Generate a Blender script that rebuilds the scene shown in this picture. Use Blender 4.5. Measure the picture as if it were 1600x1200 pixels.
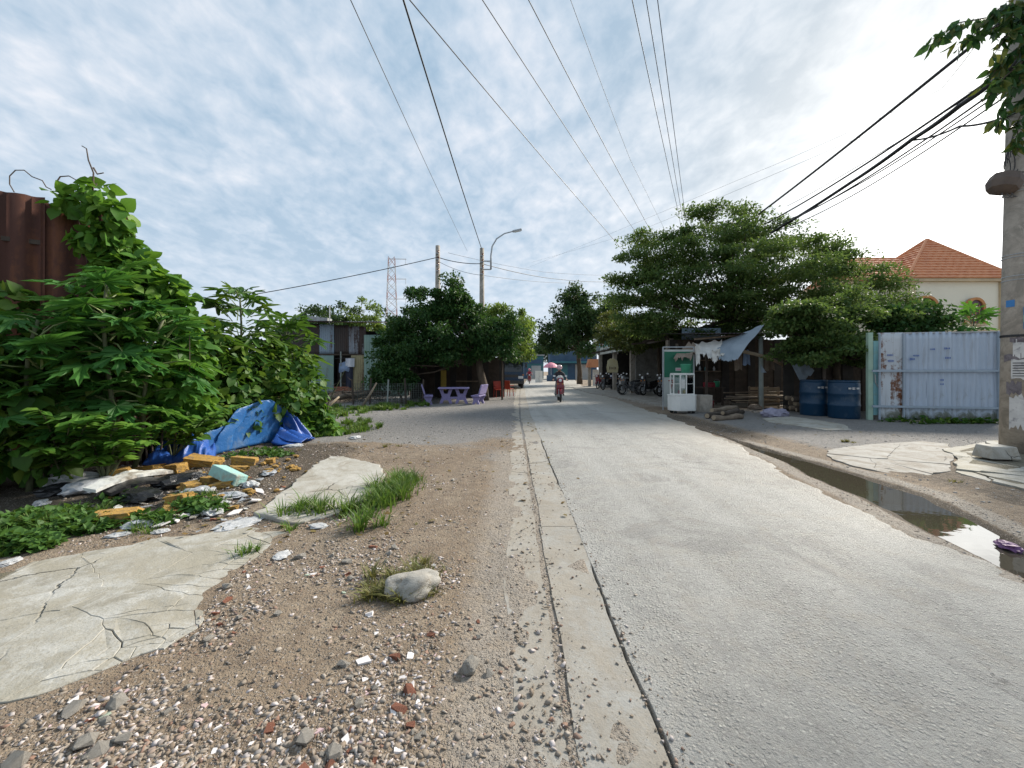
import bpy, bmesh, math, random
import numpy as np
from mathutils import Vector, Matrix, Euler, noise as mnoise

for o in list(bpy.data.objects): bpy.data.objects.remove(o)
SC = bpy.context.scene
COL = SC.collection
rnd = random.Random(11)
R = math.radians
PI = math.pi

# ------------------------------------------------------------------ camera, sky, sun, exposure
F, CH, HY = 640.0, 1.45, 580.0                 # focal length in photo pixels, eye height, horizon row
cam = bpy.data.cameras.new('camera'); cam.sensor_width = 36.0; cam.lens = 36.0 * F / 1600.0
cam.shift_y = -(600.0 - HY) / 1600.0; cam.clip_start = 0.05; cam.clip_end = 3000
co = bpy.data.objects.new('camera', cam); COL.objects.link(co)
co.location = (0, 0, CH); co.rotation_euler = (R(90), 0, 0); SC.camera = co

SUN_AZ, SUN_EL = 50.0, 34.0
SDIR = Vector((math.sin(R(SUN_AZ)) * math.cos(R(SUN_EL)), math.cos(R(SUN_AZ)) * math.cos(R(SUN_EL)), math.sin(R(SUN_EL))))
sl = bpy.data.lights.new('sun', 'SUN'); sl.energy = 4.2; sl.angle = R(11); sl.color = (1.0, 0.93, 0.82)
so = bpy.data.objects.new('sun', sl); COL.objects.link(so)
so.rotation_euler = (-SDIR).to_track_quat('-Z', 'Y').to_euler(); so.location = (20, 20, 30)

def build_world():
    w = bpy.data.worlds.new('World'); SC.world = w; w.use_nodes = True
    nt = w.node_tree; nt.nodes.clear(); N = nt.nodes.new; L = nt.links.new
    def math_(op, a, b=None, clamp=False):
        n = N('ShaderNodeMath'); n.operation = op; n.use_clamp = clamp
        for i, s in enumerate((a, b)):
            if s is None: continue
            if isinstance(s, (int, float)): n.inputs[i].default_value = s
            else: L(s, n.inputs[i])
        return n.outputs[0]
    out = N('ShaderNodeOutputWorld'); bg = N('ShaderNodeBackground'); bg.inputs['Strength'].default_value = 0.1
    L(bg.outputs[0], out.inputs[0])
    sky = N('ShaderNodeTexSky'); sky.sky_type = 'NISHITA'; sky.sun_disc = False
    sky.sun_elevation = R(SUN_EL); sky.sun_rotation = R(SUN_AZ); sky.air_density = 1.0; sky.dust_density = 0.6; sky.ozone_density = 1.5
    tc = N('ShaderNodeTexCoord'); sep = N('ShaderNodeSeparateXYZ'); L(tc.outputs['Generated'], sep.inputs[0])
    zc = math_('ADD', math_('MAXIMUM', sep.outputs['Z'], 0.0), 0.26)
    cb = N('ShaderNodeCombineXYZ')
    L(math_('DIVIDE', sep.outputs['X'], zc), cb.inputs[0]); L(math_('DIVIDE', sep.outputs['Y'], zc), cb.inputs[1])
    mp = N('ShaderNodeMapping'); mp.inputs['Rotation'].default_value = (0, 0, R(38)); mp.inputs['Scale'].default_value = (1.25, 0.95, 1.0)
    L(cb.outputs[0], mp.inputs[0])
    def nz(scale, detail, rough, dist, off=0.0):
        n = N('ShaderNodeTexNoise'); n.inputs['Scale'].default_value = scale; n.inputs['Detail'].default_value = detail
        n.inputs['Roughness'].default_value = rough; n.inputs['Distortion'].default_value = dist
        a = N('ShaderNodeVectorMath'); a.operation = 'ADD'; a.inputs[1].default_value = (off, off * 1.7, 0)
        L(mp.outputs[0], a.inputs[0]); L(a.outputs[0], n.inputs['Vector']); return n.outputs['Fac']
    big = nz(0.6, 3, 0.5, 0.2, 3.3); fine = nz(4.6, 6, 0.55, 0.25, 9.1); streak = nz(15.0, 4, 0.55, 0.3, 1.7)
    dens = math_('ADD', math_('ADD', math_('MULTIPLY', big, 0.46), math_('MULTIPLY', fine, 0.5)), math_('MULTIPLY', streak, 0.30))
    rp = N('ShaderNodeValToRGB'); L(dens, rp.inputs[0])
    rp.color_ramp.elements[0].position = 0.53; rp.color_ramp.elements[0].color = (0.05, 0.05, 0.05, 1)
    rp.color_ramp.elements[1].position = 0.80; rp.color_ramp.elements[1].color = (1, 1, 1, 1)
    # forward scattering: cloud is brighter toward the sun
    dt = N('ShaderNodeVectorMath'); dt.operation = 'DOT_PRODUCT'; L(tc.outputs['Generated'], dt.inputs[0])
    sd2 = Vector((math.sin(R(47.5)) * math.cos(R(16)), math.cos(R(47.5)) * math.cos(R(16)), math.sin(R(16))))
    dt.inputs[1].default_value = sd2
    mu = math_('MAXIMUM', dt.outputs['Value'], 0.0)
    g1 = math_('MULTIPLY', math_('POWER', mu, 12.0), 0.38); g2 = math_('MULTIPLY', math_('POWER', mu, 85.0), 3.0)
    ph = math_('ADD', math_('ADD', 1.0, g1), g2)
    lum = math_('ADD', math_('MULTIPLY', rp.outputs[0], 1.7), 3.75)
    lum = math_('MULTIPLY', lum, ph)
    # thin high cloud veil: bluish grey where thin, near white where thick
    cc = N('ShaderNodeMix'); cc.data_type = 'RGBA'; L(rp.outputs[0], cc.inputs[0])
    cc.inputs[6].default_value = (0.59, 0.835, 1.08, 1); cc.inputs[7].default_value = (0.93, 0.97, 1.04, 1)
    cw = N('ShaderNodeMix'); cw.data_type = 'RGBA'; L(math_('POWER', mu, 9.0), cw.inputs[0]); L(cc.outputs[2], cw.inputs[6]); cw.inputs[7].default_value = (1.0, 0.985, 0.93, 1)
    vm = N('ShaderNodeVectorMath'); vm.operation = 'SCALE'; L(cw.outputs[2], vm.inputs[0]); L(lum, vm.inputs['Scale'])
    mx = N('ShaderNodeMix'); mx.data_type = 'RGBA'
    mx.inputs[0].default_value = 0.94
    L(sky.outputs[0], mx.inputs[6]); L(vm.outputs[0], mx.inputs[7])
    hz = N('ShaderNodeMix'); hz.data_type = 'RGBA'
    L(math_('MULTIPLY', math_('POWER', math_('SUBTRACT', 1.0, math_('MAXIMUM', sep.outputs['Z'], 0.0), True), 5.0), 0.7), hz.inputs[0]); L(mx.outputs[2], hz.inputs[6])
    hv = N('ShaderNodeVectorMath'); hv.operation = 'SCALE'; hv.inputs[0].default_value = (5.2, 5.5, 6.0); L(ph, hv.inputs['Scale']); L(hv.outputs[0], hz.inputs[7])
    L(hz.outputs[2], bg.inputs['Color'])
build_world()
SC.view_settings.view_transform = 'Standard'; SC.view_settings.look = 'None'
SC.view_settings.exposure = 0.78; SC.view_settings.gamma = 1.0; SC.view_settings.use_curve_mapping = False
SC.render.engine = 'CYCLES'

# ------------------------------------------------------------------ helpers
def G(u, v, z=0.0):
    Y = F * (CH - z) / (v - HY); return Vector(((u - 800.0) / F * Y, Y, z))
def A(u, v, Y): return Vector(((u - 800.0) / F * Y, Y, CH - (v - HY) / F * Y))

def tag(o, label=None, cat=None, group=None, kind=None):
    if label: o['label'] = label
    if cat: o['category'] = cat
    if group: o['group'] = group
    if kind: o['kind'] = kind
    return o
def empty(name, loc=(0, 0, 0), rz=0.0, label=None, cat=None, group=None):
    o = bpy.data.objects.new(name, None); COL.objects.link(o); o.location = loc; o.rotation_euler = (0, 0, rz)
    o.empty_display_size = 0.1
    return tag(o, label, cat, group)
def link(name, me, mats=None, parent=None, loc=None, rot=None, scale=None):
    o = bpy.data.objects.new(name, me); COL.objects.link(o)
    if mats is not None:
        if not isinstance(mats, (list, tuple)): mats = [mats]
        if len(me.materials) == 0:
            for m in mats: me.materials.append(m)
    if parent: o.parent = parent
    if loc is not None: o.location = loc
    if rot is not None: o.rotation_euler = rot
    if scale is not None: o.scale = scale if not isinstance(scale, (int, float)) else (scale,) * 3
    return o

class MB:
    def __init__(s): s.v = []; s.f = []; s.m = []; s.cur = 0
    def add(s, vs, fs, M=None):
        b = len(s.v)
        for p in vs:
            p = Vector(p); s.v.append(M @ p if M else p)
        for f in fs: s.f.append([b + i for i in f]); s.m.append(s.cur)
        return s
    def box(s, c, d, rot=None, jit=0.0, M=None):
        hx, hy, hz = d[0] / 2, d[1] / 2, d[2] / 2
        vs = [Vector((x * hx, y * hy, z * hz)) for x in (-1, 1) for y in (-1, 1) for z in (-1, 1)]
        if jit: vs = [p + Vector((rnd.uniform(-jit, jit), rnd.uniform(-jit, jit), rnd.uniform(-jit, jit))) for p in vs]
        if rot: e = Euler(rot).to_matrix(); vs = [e @ p for p in vs]
        vs = [p + Vector(c) for p in vs]
        return s.add(vs, [(0, 1, 3, 2), (4, 6, 7, 5), (0, 4, 5, 1), (2, 3, 7, 6), (0, 2, 6, 4), (1, 5, 7, 3)], M)
    def tube(s, pts, r, n=8, cap=True, M=None):
        pts = [Vector(p) for p in pts]; k = len(pts)
        rs = r if isinstance(r, (list, tuple)) else [r] * k
        vs = []; fs = []; prev = None
        for i, p in enumerate(pts):
            d = (pts[min(i + 1, k - 1)] - pts[max(i - 1, 0)])
            if d.length < 1e-9: d = Vector((0, 0, 1))
            d.normalize()
            if prev is None:
                a = d.orthogonal().normalized()
            else:
                a = prev - d * prev.dot(d)
                a = a.normalized() if a.length > 1e-6 else d.orthogonal().normalized()
            prev = a; b = d.cross(a)
            for j in range(n):
                t = 2 * PI * j / n; vs.append(p + (a * math.cos(t) + b * math.sin(t)) * rs[i])
        for i in range(k - 1):
            for j in range(n):
                j2 = (j + 1) % n; fs.append((i * n + j, i * n + j2, (i + 1) * n + j2, (i + 1) * n + j))
        if cap:
            fs.append(tuple(range(n))[::-1]); fs.append(tuple((k - 1) * n + j for j in range(n)))
        return s.add(vs, fs, M)
    def lathe(s, prof, n=16, M=None):
        vs = []; fs = []
        for (r, z) in prof:
            for j in range(n): t = 2 * PI * j / n; vs.append((r * math.cos(t), r * math.sin(t), z))
        for i in range(len(prof) - 1):
            for j in range(n):
                j2 = (j + 1) % n; fs.append((i * n + j, i * n + j2, (i + 1) * n + j2, (i + 1) * n + j))
        fs.append(tuple(range(n))[::-1]); fs.append(tuple((len(prof) - 1) * n + j for j in range(n)))
        return s.add(vs, fs, M)
    def prism(s, poly, z0, z1, M=None):
        n = len(poly); vs = [(p[0], p[1], z0) for p in poly] + [(p[0], p[1], z1) for p in poly]
        fs = [tuple(range(n))[::-1], tuple(range(n, 2 * n))] + [(i, (i + 1) % n, n + (i + 1) % n, n + i) for i in range(n)]
        return s.add(vs, fs, M)
    def grid(s, fn, nu, nv, M=None):
        vs = [fn(i / nu, j / nv) for j in range(nv + 1) for i in range(nu + 1)]
        fs = [(j * (nu + 1) + i, j * (nu + 1) + i + 1, (j + 1) * (nu + 1) + i + 1, (j + 1) * (nu + 1) + i) for j in range(nv) for i in range(nu)]
        return s.add(vs, fs, M)
    def mesh(s, name, smooth=False):
        me = bpy.data.meshes.new(name); me.from_pydata([tuple(p) for p in s.v], [], s.f)
        me.polygons.foreach_set('material_index', s.m)
        if smooth: me.polygons.foreach_set('use_smooth', [True] * len(s.f))
        me.update(); return me
    def build(s, name, mats, parent=None, smooth=False, loc=None, rot=None, scale=None, bevel=0):
        o = link(name, s.mesh(name, smooth), mats, parent, loc, rot, scale)
        if bevel:
            b = o.modifiers.new('bevel', 'BEVEL'); b.width = bevel; b.segments = 2; b.limit_method = 'ANGLE'; b.angle_limit = R(40)
        return o

def np_mesh(name, V, Fc, mats, parent=None, smooth=False, mi=None):
    me = bpy.data.meshes.new(name); V = np.asarray(V, np.float32); Fc = np.asarray(Fc, np.int32)
    n, k = Fc.shape
    me.vertices.add(len(V)); me.vertices.foreach_set('co', V.ravel())
    me.loops.add(n * k); me.loops.foreach_set('vertex_index', Fc.ravel())
    me.polygons.add(n); me.polygons.foreach_set('loop_start', np.arange(0, n * k, k, dtype=np.int32))
    me.polygons.foreach_set('loop_total', np.full(n, k, np.int32))
    if smooth: me.polygons.foreach_set('use_smooth', np.ones(n, bool))
    if mi is not None: me.polygons.foreach_set('material_index', np.asarray(mi, np.int32))
    me.update(calc_edges=True)
    return link(name, me, mats, parent)

# value noise in numpy
_rs = np.random.RandomState(5); _T = _rs.rand(256, 256)
def vnoise(x, y):
    x = np.asarray(x, float); y = np.asarray(y, float)
    xi = np.floor(x).astype(int); yi = np.floor(y).astype(int); fx = x - xi; fy = y - yi
    fx = fx * fx * (3 - 2 * fx); fy = fy * fy * (3 - 2 * fy)
    a = _T[xi & 255, yi & 255]; b = _T[(xi + 1) & 255, yi & 255]; c = _T[xi & 255, (yi + 1) & 255]; d = _T[(xi + 1) & 255, (yi + 1) & 255]
    return (a * (1 - fx) + b * fx) * (1 - fy) + (c * (1 - fx) + d * fx) * fy - 0.5
def fbm(x, y, o=4):
    s = 0; a = 1.0; t = 0
    for i in range(o): s = s + a * vnoise(x * 2 ** i + 17.3 * i, y * 2 ** i + 9.1 * i); t += a; a *= 0.5
    return s / t * 2.0
def sstep(a, b, x):
    t = np.clip((np.asarray(x, float) - a) / (b - a), 0, 1); return t * t * (3 - 2 * t)

# ------------------------------------------------------------------ materials
class NT:
    def __init__(s, name):
        s.m = bpy.data.materials.new(name); s.m.use_nodes = True; s.t = s.m.node_tree; s.t.nodes.clear()
        s.out = s.t.nodes.new('ShaderNodeOutputMaterial'); s.tc = s.t.nodes.new('ShaderNodeTexCoord')
    def n(s, ty, **kw):
        x = s.t.nodes.new(ty)
        for k, v in kw.items(): setattr(x, k, v)
        return x
    def l(s, a, b): s.t.links.new(a, b)
    def setin(s, n, key, v):
        if isinstance(v, bpy.types.NodeSocket): s.l(v, n.inputs[key])
        else: n.inputs[key].default_value = v
    def noise(s, scale, detail=4, rough=0.55, dist=0.0, co=None, out='Fac', sc3=None):
        n = s.n('ShaderNodeTexNoise'); n.inputs['Scale'].default_value = scale; n.inputs['Detail'].default_value = detail
        n.inputs['Roughness'].default_value = rough; n.inputs['Distortion'].default_value = dist
        c = co or s.tc.outputs['Object']
        if sc3:
            mp = s.n('ShaderNodeMapping'); mp.inputs['Scale'].default_value = sc3; s.l(c, mp.inputs[0]); c = mp.outputs[0]
        s.l(c, n.inputs['Vector']); return n.outputs[out]
    def vor(s, scale, feature='F1', co=None, out='Distance', rand=1.0):
        n = s.n('ShaderNodeTexVoronoi'); n.feature = feature; n.inputs['Scale'].default_value = scale; n.inputs['Randomness'].default_value = rand
        s.l(co or s.tc.outputs['Object'], n.inputs['Vector']); return n.outputs[out]
    def ramp(s, fac, stops):
        r = s.n('ShaderNodeValToRGB'); s.l(fac, r.inputs[0]); e = r.color_ramp.elements
        while len(e) < len(stops): e.new(0.5)
        for i, (p, c) in enumerate(stops):
            e[i].position = p; e[i].color = (c, c, c, 1) if isinstance(c, (int, float)) else (c[0], c[1], c[2], 1)
        return r.outputs[0]
    def mix(s, fac, a, b, blend='MIX'):
        n = s.n('ShaderNodeMix'); n.data_type = 'RGBA'; n.blend_type = blend
        for k, v in ((0, fac), (6, a), (7, b)):
            if isinstance(v, bpy.types.NodeSocket): s.l(v, n.inputs[k])
            else: n.inputs[k].default_value = v if k == 0 else (v[0], v[1], v[2], 1)
        return n.outputs[2]
    def math(s, op, a, b=0.0, clamp=False):
        n = s.n('ShaderNodeMath'); n.operation = op; n.use_clamp = clamp; s.setin(n, 0, a); s.setin(n, 1, b); return n.outputs[0]
    def bump(s, h, dist=0.01, strength=1.0, nrm=None):
        b = s.n('ShaderNodeBump'); b.inputs['Distance'].default_value = dist; b.inputs['Strength'].default_value = strength
        s.l(h, b.inputs['Height'])
        if nrm: s.l(nrm, b.inputs['Normal'])
        return b.outputs[0]
    def bsdf(s, color, rough=0.7, metal=0.0, spec=0.5, normal=None, **kw):
        p = s.n('ShaderNodeBsdfPrincipled')
        if isinstance(color, (tuple, list)): color = (color[0], color[1], color[2], 1)
        s.setin(p, 'Base Color', color); s.setin(p, 'Roughness', rough); s.setin(p, 'Metallic', metal); s.setin(p, 'Specular IOR Level', spec)
        if normal: s.l(normal, p.inputs['Normal'])
        for k, v in kw.items(): s.setin(p, k.replace('_', ' '), v)
        return p.outputs[0]
    def done(s, sh): s.l(sh, s.out.inputs[0]); return s.m

def pm(name, c1, c2=None, scale=3.0, rough=0.75, bump=0.0, bscale=None, metal=0.0, spec=0.4, sc3=None, dirt=None, dscale=1.3, dlo=0.5, dhi=0.7, detail=5):
    t = NT(name); c2 = c2 or tuple(x * 0.7 for x in c1)
    nf = t.noise(scale, detail, 0.6, 0.3, sc3=sc3)
    col = t.mix(t.ramp(nf, [(0.32, 0.0), (0.68, 1.0)]), c1, c2)
    if dirt: col = t.mix(t.ramp(t.noise(dscale, 6, 0.65, 0.4, sc3=sc3), [(dlo, 0.0), (dhi, 1.0)]), col, dirt)
    nr = None
    if bump: nr = t.bump(t.noise(bscale or scale * 6, 4, 0.6), bump)
    rr = t.math('ADD', t.math('MULTIPLY', t.math('SUBTRACT', nf, 0.5), 0.25), rough, True)
    return t.done(t.bsdf(col, rr, metal, spec, nr))

def leafmat(name, c1, c2, c3=None, trans=0.35, rough=0.42, tcol=None, spec=0.22, gain=1.4, warm=0):
    c1, c2, c3 = [(c[0] * gain * (1 + .12 * warm), c[1] * gain * (1 + .08 * warm), c[2] * gain * (1 - .25 * warm)) if c else None for c in (c1, c2, c3)]; rough = max(rough, 0.52)
    t = NT(name); oi = t.n('ShaderNodeObjectInfo'); ge = t.n('ShaderNodeNewGeometry')
    rv = t.math('FRACT', t.math('ADD', oi.outputs['Random'], t.math('MULTIPLY', ge.outputs['Random Per Island'], 7.31)))
    st = [(0.0, c1), (0.6, c2), (1.0, c3 or c2)]
    col = t.ramp(rv, st)
    col = t.mix(t.math('MULTIPLY', t.noise(9.0, 3), 0.5), col, tuple(x * 0.65 for x in c1))
    p = t.bsdf(col, rough, 0.0, spec)
    tr = t.n('ShaderNodeBsdfTranslucent'); t.l(t.mix(0.45, col, tcol or (c2[0] * 1.6 + 0.02, c2[1] * 1.5, c2[2] * 0.7)), tr.inputs[0])
    ms = t.n('ShaderNodeMixShader'); ms.inputs[0].default_value = trans; t.l(p, ms.inputs[1]); t.l(tr.outputs[0], ms.inputs[2])
    return t.done(ms.outputs[0])

M = {}
def build_mats():
    # ground: brown dirt / grey gravel / dark damp soil by zone
    t = NT('dirt_ground'); at = t.n('ShaderNodeAttribute'); at.attribute_name = 'zone'
    sp = t.n('ShaderNodeSeparateColor'); t.l(at.outputs['Color'], sp.inputs[0])
    n1 = t.noise(1.1, 6, 0.6, 0.4); n2 = t.noise(9, 6, 0.65, 0.3); n3 = t.noise(60, 4, 0.6)
    soil = t.mix(t.ramp(n1, [(0.3, 0.0), (0.7, 1.0)]), (0.245, 0.178, 0.118), (0.345, 0.283, 0.212))
    soil = t.mix(t.ramp(n2, [(0.35, 0.0), (0.72, 1.0)]), soil, (0.17, 0.125, 0.09))
    grey = t.mix(t.ramp(n2, [(0.3, 0.0), (0.7, 1.0)]), (0.29, 0.285, 0.28), (0.20, 0.195, 0.19))
    pale = t.mix(t.ramp(n2, [(0.3, 0.0), (0.7, 1.0)]), (0.40, 0.36, 0.31), (0.30, 0.26, 0.22))
    def brk(ch, w=0.55):
        return t.ramp(t.math('ADD', ch, t.math('MULTIPLY', t.math('SUBTRACT', n2, 0.5), w)), [(0.38, 0.0), (0.62, 1.0)])
    col = t.mix(brk(sp.outputs[0]), soil, grey)
    col = t.mix(brk(sp.outputs[2]), col, pale)
    col = t.mix(brk(sp.outputs[1]), col, (0.075, 0.06, 0.045))
    vc = t.n('ShaderNodeTexVoronoi'); vc.inputs['Scale'].default_value = 55; t.l(t.tc.outputs['Object'], vc.inputs['Vector'])
    sc = t.n('ShaderNodeSeparateColor'); t.l(vc.outputs['Color'], sc.inputs[0])
    chip = t.math('MULTIPLY', t.ramp(sc.outputs[0], [(0.5, 0.0), (0.6, 1.0)]), t.ramp(vc.outputs['Distance'], [(0.3, 1.0), (0.45, 0.0)]))
    col = t.mix(t.math('MULTIPLY', chip, 0.7), col, t.mix(sc.outputs[1], (0.46, 0.42, 0.37), (0.22, 0.17, 0.14)))
    v2 = t.n('ShaderNodeTexVoronoi'); v2.inputs['Scale'].default_value = 120; t.l(t.tc.outputs['Object'], v2.inputs['Vector'])
    s2 = t.n('ShaderNodeSeparateColor'); t.l(v2.outputs['Color'], s2.inputs[0])
    chip2 = t.math('MULTIPLY', t.ramp(s2.outputs[0], [(0.45, 0.0), (0.55, 1.0)]), t.ramp(v2.outputs['Distance'], [(0.3, 1.0), (0.5, 0.0)]))
    col = t.mix(t.math('MULTIPLY', chip2, 0.65), col, t.mix(s2.outputs[1], (0.52, 0.465, 0.40), (0.2, 0.155, 0.115)))
    col = t.mix(t.math('MULTIPLY', n3, 0.5), col, t.mix(0.5, col, (0.07, 0.055, 0.04)))
    h = t.math('ADD', t.math('MULTIPLY', n3, 0.5), t.math('ADD', t.math('ADD', t.math('MULTIPLY', chip, 0.5), t.math('MULTIPLY', chip2, 0.3)), t.math('MULTIPLY', n2, 0.9)))
    M['ground'] = t.done(t.bsdf(col, 0.92, 0, 0.2, t.bump(h, 0.025)))
    # asphalt with exposed pale aggregate
    t = NT('worn_asphalt')
    n1 = t.noise(0.55, 6, 0.6, 0.5, sc3=(1.6, 0.5, 1)); n2 = t.noise(6, 6, 0.65, 0.3); nf = t.noise(140, 3, 0.6)
    base = t.mix(t.ramp(n1, [(0.3, 0.0), (0.7, 1.0)]), (0.335, 0.327, 0.303), (0.41, 0.396, 0.364))
    base = t.mix(t.ramp(n2, [(0.4, 0.0), (0.75, 0.6)]), base, (0.2, 0.195, 0.185))
    vc = t.n('ShaderNodeTexVoronoi'); vc.inputs['Scale'].default_value = 58; t.l(t.tc.outputs['Object'], vc.inputs['Vector'])
    sc = t.n('ShaderNodeSeparateColor'); t.l(vc.outputs['Color'], sc.inputs[0])
    stone = t.ramp(vc.outputs['Distance'], [(0.25, 1.0), (0.55, 0.0)])
    base = t.mix(t.math('MULTIPLY', stone, t.math('MULTIPLY', sc.outputs[0], 0.9)), base, t.mix(sc.outputs[1], (0.60, 0.58, 0.53), (0.22, 0.205, 0.19)))
    base = t.mix(t.math('MULTIPLY', t.ramp(nf, [(0.5, 0.0), (0.75, 1.0)]), 0.5), base, (0.13, 0.125, 0.12))
    trk = t.ramp(t.noise(1.0, 3, 0.5, 0.1, sc3=(2.6, 0.12, 1)), [(0.42, 0.0), (0.62, 1.0)])
    base = t.mix(t.math('MULTIPLY', trk, 0.5), base, (0.45, 0.44, 0.415))
    base = t.mix(t.math('MULTIPLY', t.ramp(t.noise(0.9, 7, 0.7, 1.2), [(0.53, 0.0), (0.62, 1.0)]), 0.45), base, (0.19, 0.183, 0.17))
    wv = t.n('ShaderNodeVectorMath', operation='ADD'); wn = t.n('ShaderNodeVectorMath', operation='SCALE'); wn.inputs['Scale'].default_value = 0.5; t.l(t.noise(2.2, 6, 0.7, out='Color'), wn.inputs[0]); t.l(t.tc.outputs['Object'], wv.inputs[0]); t.l(wn.outputs[0], wv.inputs[1])
    ck = t.math('MULTIPLY', t.ramp(t.vor(0.42, 'DISTANCE_TO_EDGE', wv.outputs[0]), [(0.0, 1.0), (0.0035, 0.0)]), t.ramp(t.noise(0.5, 3), [(0.48, 0.0), (0.56, 1.0)]))
    base = t.mix(t.math('MULTIPLY', ck, 0.75), base, (0.07, 0.065, 0.06))
    sand = t.math('MULTIPLY', t.ramp(t.noise(2.4, 8, 0.78, 0.9), [(0.5, 0.0), (0.64, 1.0)]), 0.45)
    base = t.mix(sand, base, (0.36, 0.32, 0.265))
    # dusty brown drift along the edges, by position across the road
    sx = t.n('ShaderNodeSeparateXYZ'); t.l(t.tc.outputs['Object'], sx.inputs[0])
    ed = t.math('MULTIPLY', t.ramp(t.math('DIVIDE', sx.outputs[0], 6.0), [(0.50, 0.0), (0.75, 1.0)]), t.ramp(n2, [(0.25, 0.2), (0.6, 1.0)]))
    base = t.mix(t.math('MULTIPLY', ed, 0.6), base, (0.30, 0.26, 0.205))
    pit = t.ramp(t.noise(34, 4, 0.7), [(0.36, 0.0), (0.5, 1.0)])
    h = t.math('ADD', t.math('MULTIPLY', t.math('MULTIPLY', stone, t.ramp(sc.outputs[2], [(0.45, 0.0), (0.9, 1.0)])), 0.9), t.math('ADD', t.math('MULTIPLY', t.noise(110, 5, 0.75), 1.5), t.math('MULTIPLY', pit, 0.5)))
    M['asphalt'] = t.done(t.bsdf(base, 0.66, 0, 0.5, t.bump(h, 0.009)))
    # old concrete with stains and hairline cracks
    def conc(name, a, b, st, cs=2.2, moss=None, dust=None):
        t = NT(name); n1 = t.noise(1.6, 7, 0.62, 0.6); n2 = t.noise(14, 5, 0.6); nf = t.noise(90, 3, 0.6)
        wc = t.n('ShaderNodeVectorMath', operation='ADD'); nn = t.noise(3.0, 5, 0.6, out='Color')
        sm = t.n('ShaderNodeVectorMath', operation='SCALE'); sm.inputs['Scale'].default_value = 0.22; t.l(nn, sm.inputs[0])
        t.l(t.tc.outputs['Object'], wc.inputs[0]); t.l(sm.outputs[0], wc.inputs[1])
        cr = t.vor(cs, 'DISTANCE_TO_EDGE', wc.outputs[0])
        crk = t.math('MULTIPLY', t.ramp(cr, [(0.0, 0.8), (0.009, 0.0)]), t.ramp(t.noise(1.3, 3), [(0.5, 0.0), (0.62, 1.0)]))
        col = t.mix(t.ramp(n1, [(0.35, 0.0), (0.62, 1.0)]), a, b)
        col = t.mix(t.ramp(t.noise(2.6, 7, 0.68, 0.9), [(0.47, 0.0), (0.6, 0.9)]), col, st)
        col = t.mix(t.ramp(t.noise(6.5, 9, 0.78, 0.7), [(0.46, 0.0), (0.62, 0.55)]), col, st)
        col = t.mix(t.ramp(t.noise(4.0, 8, 0.75, 1.2), [(0.58, 0.0), (0.66, 0.5)]), col, tuple(min(.62, x * 1.3) for x in a))
        if moss: col = t.mix(t.ramp(t.noise(1.1, 6, 0.65), [(0.55, 0.0), (0.7, 0.6)]), col, moss)
        col = t.mix(t.math('MULTIPLY', n2, 0.35), col, tuple(x * 0.6 for x in a))
        if dust:
            gr = t.noise(70, 4, 0.7); col = t.mix(t.ramp(t.math('ADD', t.math('MULTIPLY', t.noise(2.1, 8, 0.75, 0.6), 0.8), t.math('MULTIPLY', gr, 0.35)), [(0.5, 0.0), (0.66, 0.9)]), col, dust); col = t.mix(t.ramp(gr, [(0.56, 0.0), (0.7, 0.6)]), col, tuple(x * 0.5 for x in dust))
        col = t.mix(crk, col, (0.06, 0.055, 0.045))
        h = t.math('SUBTRACT', t.math('ADD', t.math('MULTIPLY', nf, 0.25), t.math('MULTIPLY', n2, 0.6)), t.math('MULTIPLY', crk, 2.0))
        M[name] = t.done(t.bsdf(col, 0.85, 0, 0.3, t.bump(h, 0.01)))
    conc('concrete', (0.47, 0.465, 0.44), (0.37, 0.36, 0.325), (0.22, 0.2, 0.155), 1.0, (0.25, 0.235, 0.15), (0.30, 0.275, 0.22))
    conc('concrete_strip', (0.36, 0.35, 0.325), (0.30, 0.29, 0.265), (0.26, 0.225, 0.18), 0.5, None, (0.30, 0.268, 0.222))
    conc('slab_concrete', (0.45, 0.435, 0.40), (0.37, 0.355, 0.31), (0.28, 0.25, 0.2), 1.2)
    conc('yard_concrete', (0.36, 0.35, 0.325), (0.29, 0.275, 0.25), (0.2, 0.17, 0.135), 1.2)
    conc('pole_concrete', (0.43, 0.385, 0.33), (0.34, 0.3, 0.255), (0.22, 0.2, 0.17), 0.25)
    conc('wall_plaster', (0.33, 0.33, 0.31), (0.25, 0.25, 0.235), (0.17, 0.165, 0.15), 0.7)
    # rust
    def corr(name, a, b, rust, lo, hi, metal=0.0, rough=0.6, moss=False):
        t = NT(name); st = t.noise(2.4, 6, 0.62, 0.3, sc3=(1, 1, 0.16)); n2 = t.noise(8, 6, 0.65, 0.3); 
        col = t.mix(t.ramp(t.noise(1.2, 4, sc3=(1, 1, 0.3)), [(0.35, 0.0), (0.65, 1.0)]), a, b)
        rf = t.ramp(t.math('ADD', t.math('MULTIPLY', st, 0.7), t.math('MULTIPLY', n2, 0.3)), [(lo, 0.0), (hi, 1.0)])
        col = t.mix(rf, col, t.mix(n2, rust, tuple(x * 0.45 for x in rust)))
        if moss:
            sx = t.n('ShaderNodeSeparateXYZ'); t.l(t.tc.outputs['Object'], sx.inputs[0]); mn = t.noise(3.5, 7, 0.7, 0.6)
            mf = t.ramp(t.math('SUBTRACT', mn, t.math('MULTIPLY', sx.outputs[2], 0.35)), [(0.36, 0.0), (0.5, 0.85)]); col = t.mix(mf, col, (0.12, 0.13, 0.085))
            col = t.mix(t.ramp(t.noise(3.0, 6, 0.7, 0.3, sc3=(3, 1, 0.25)), [(0.55, 0.0), (0.68, 0.5)]), col, (0.25, 0.25, 0.25))
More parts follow.
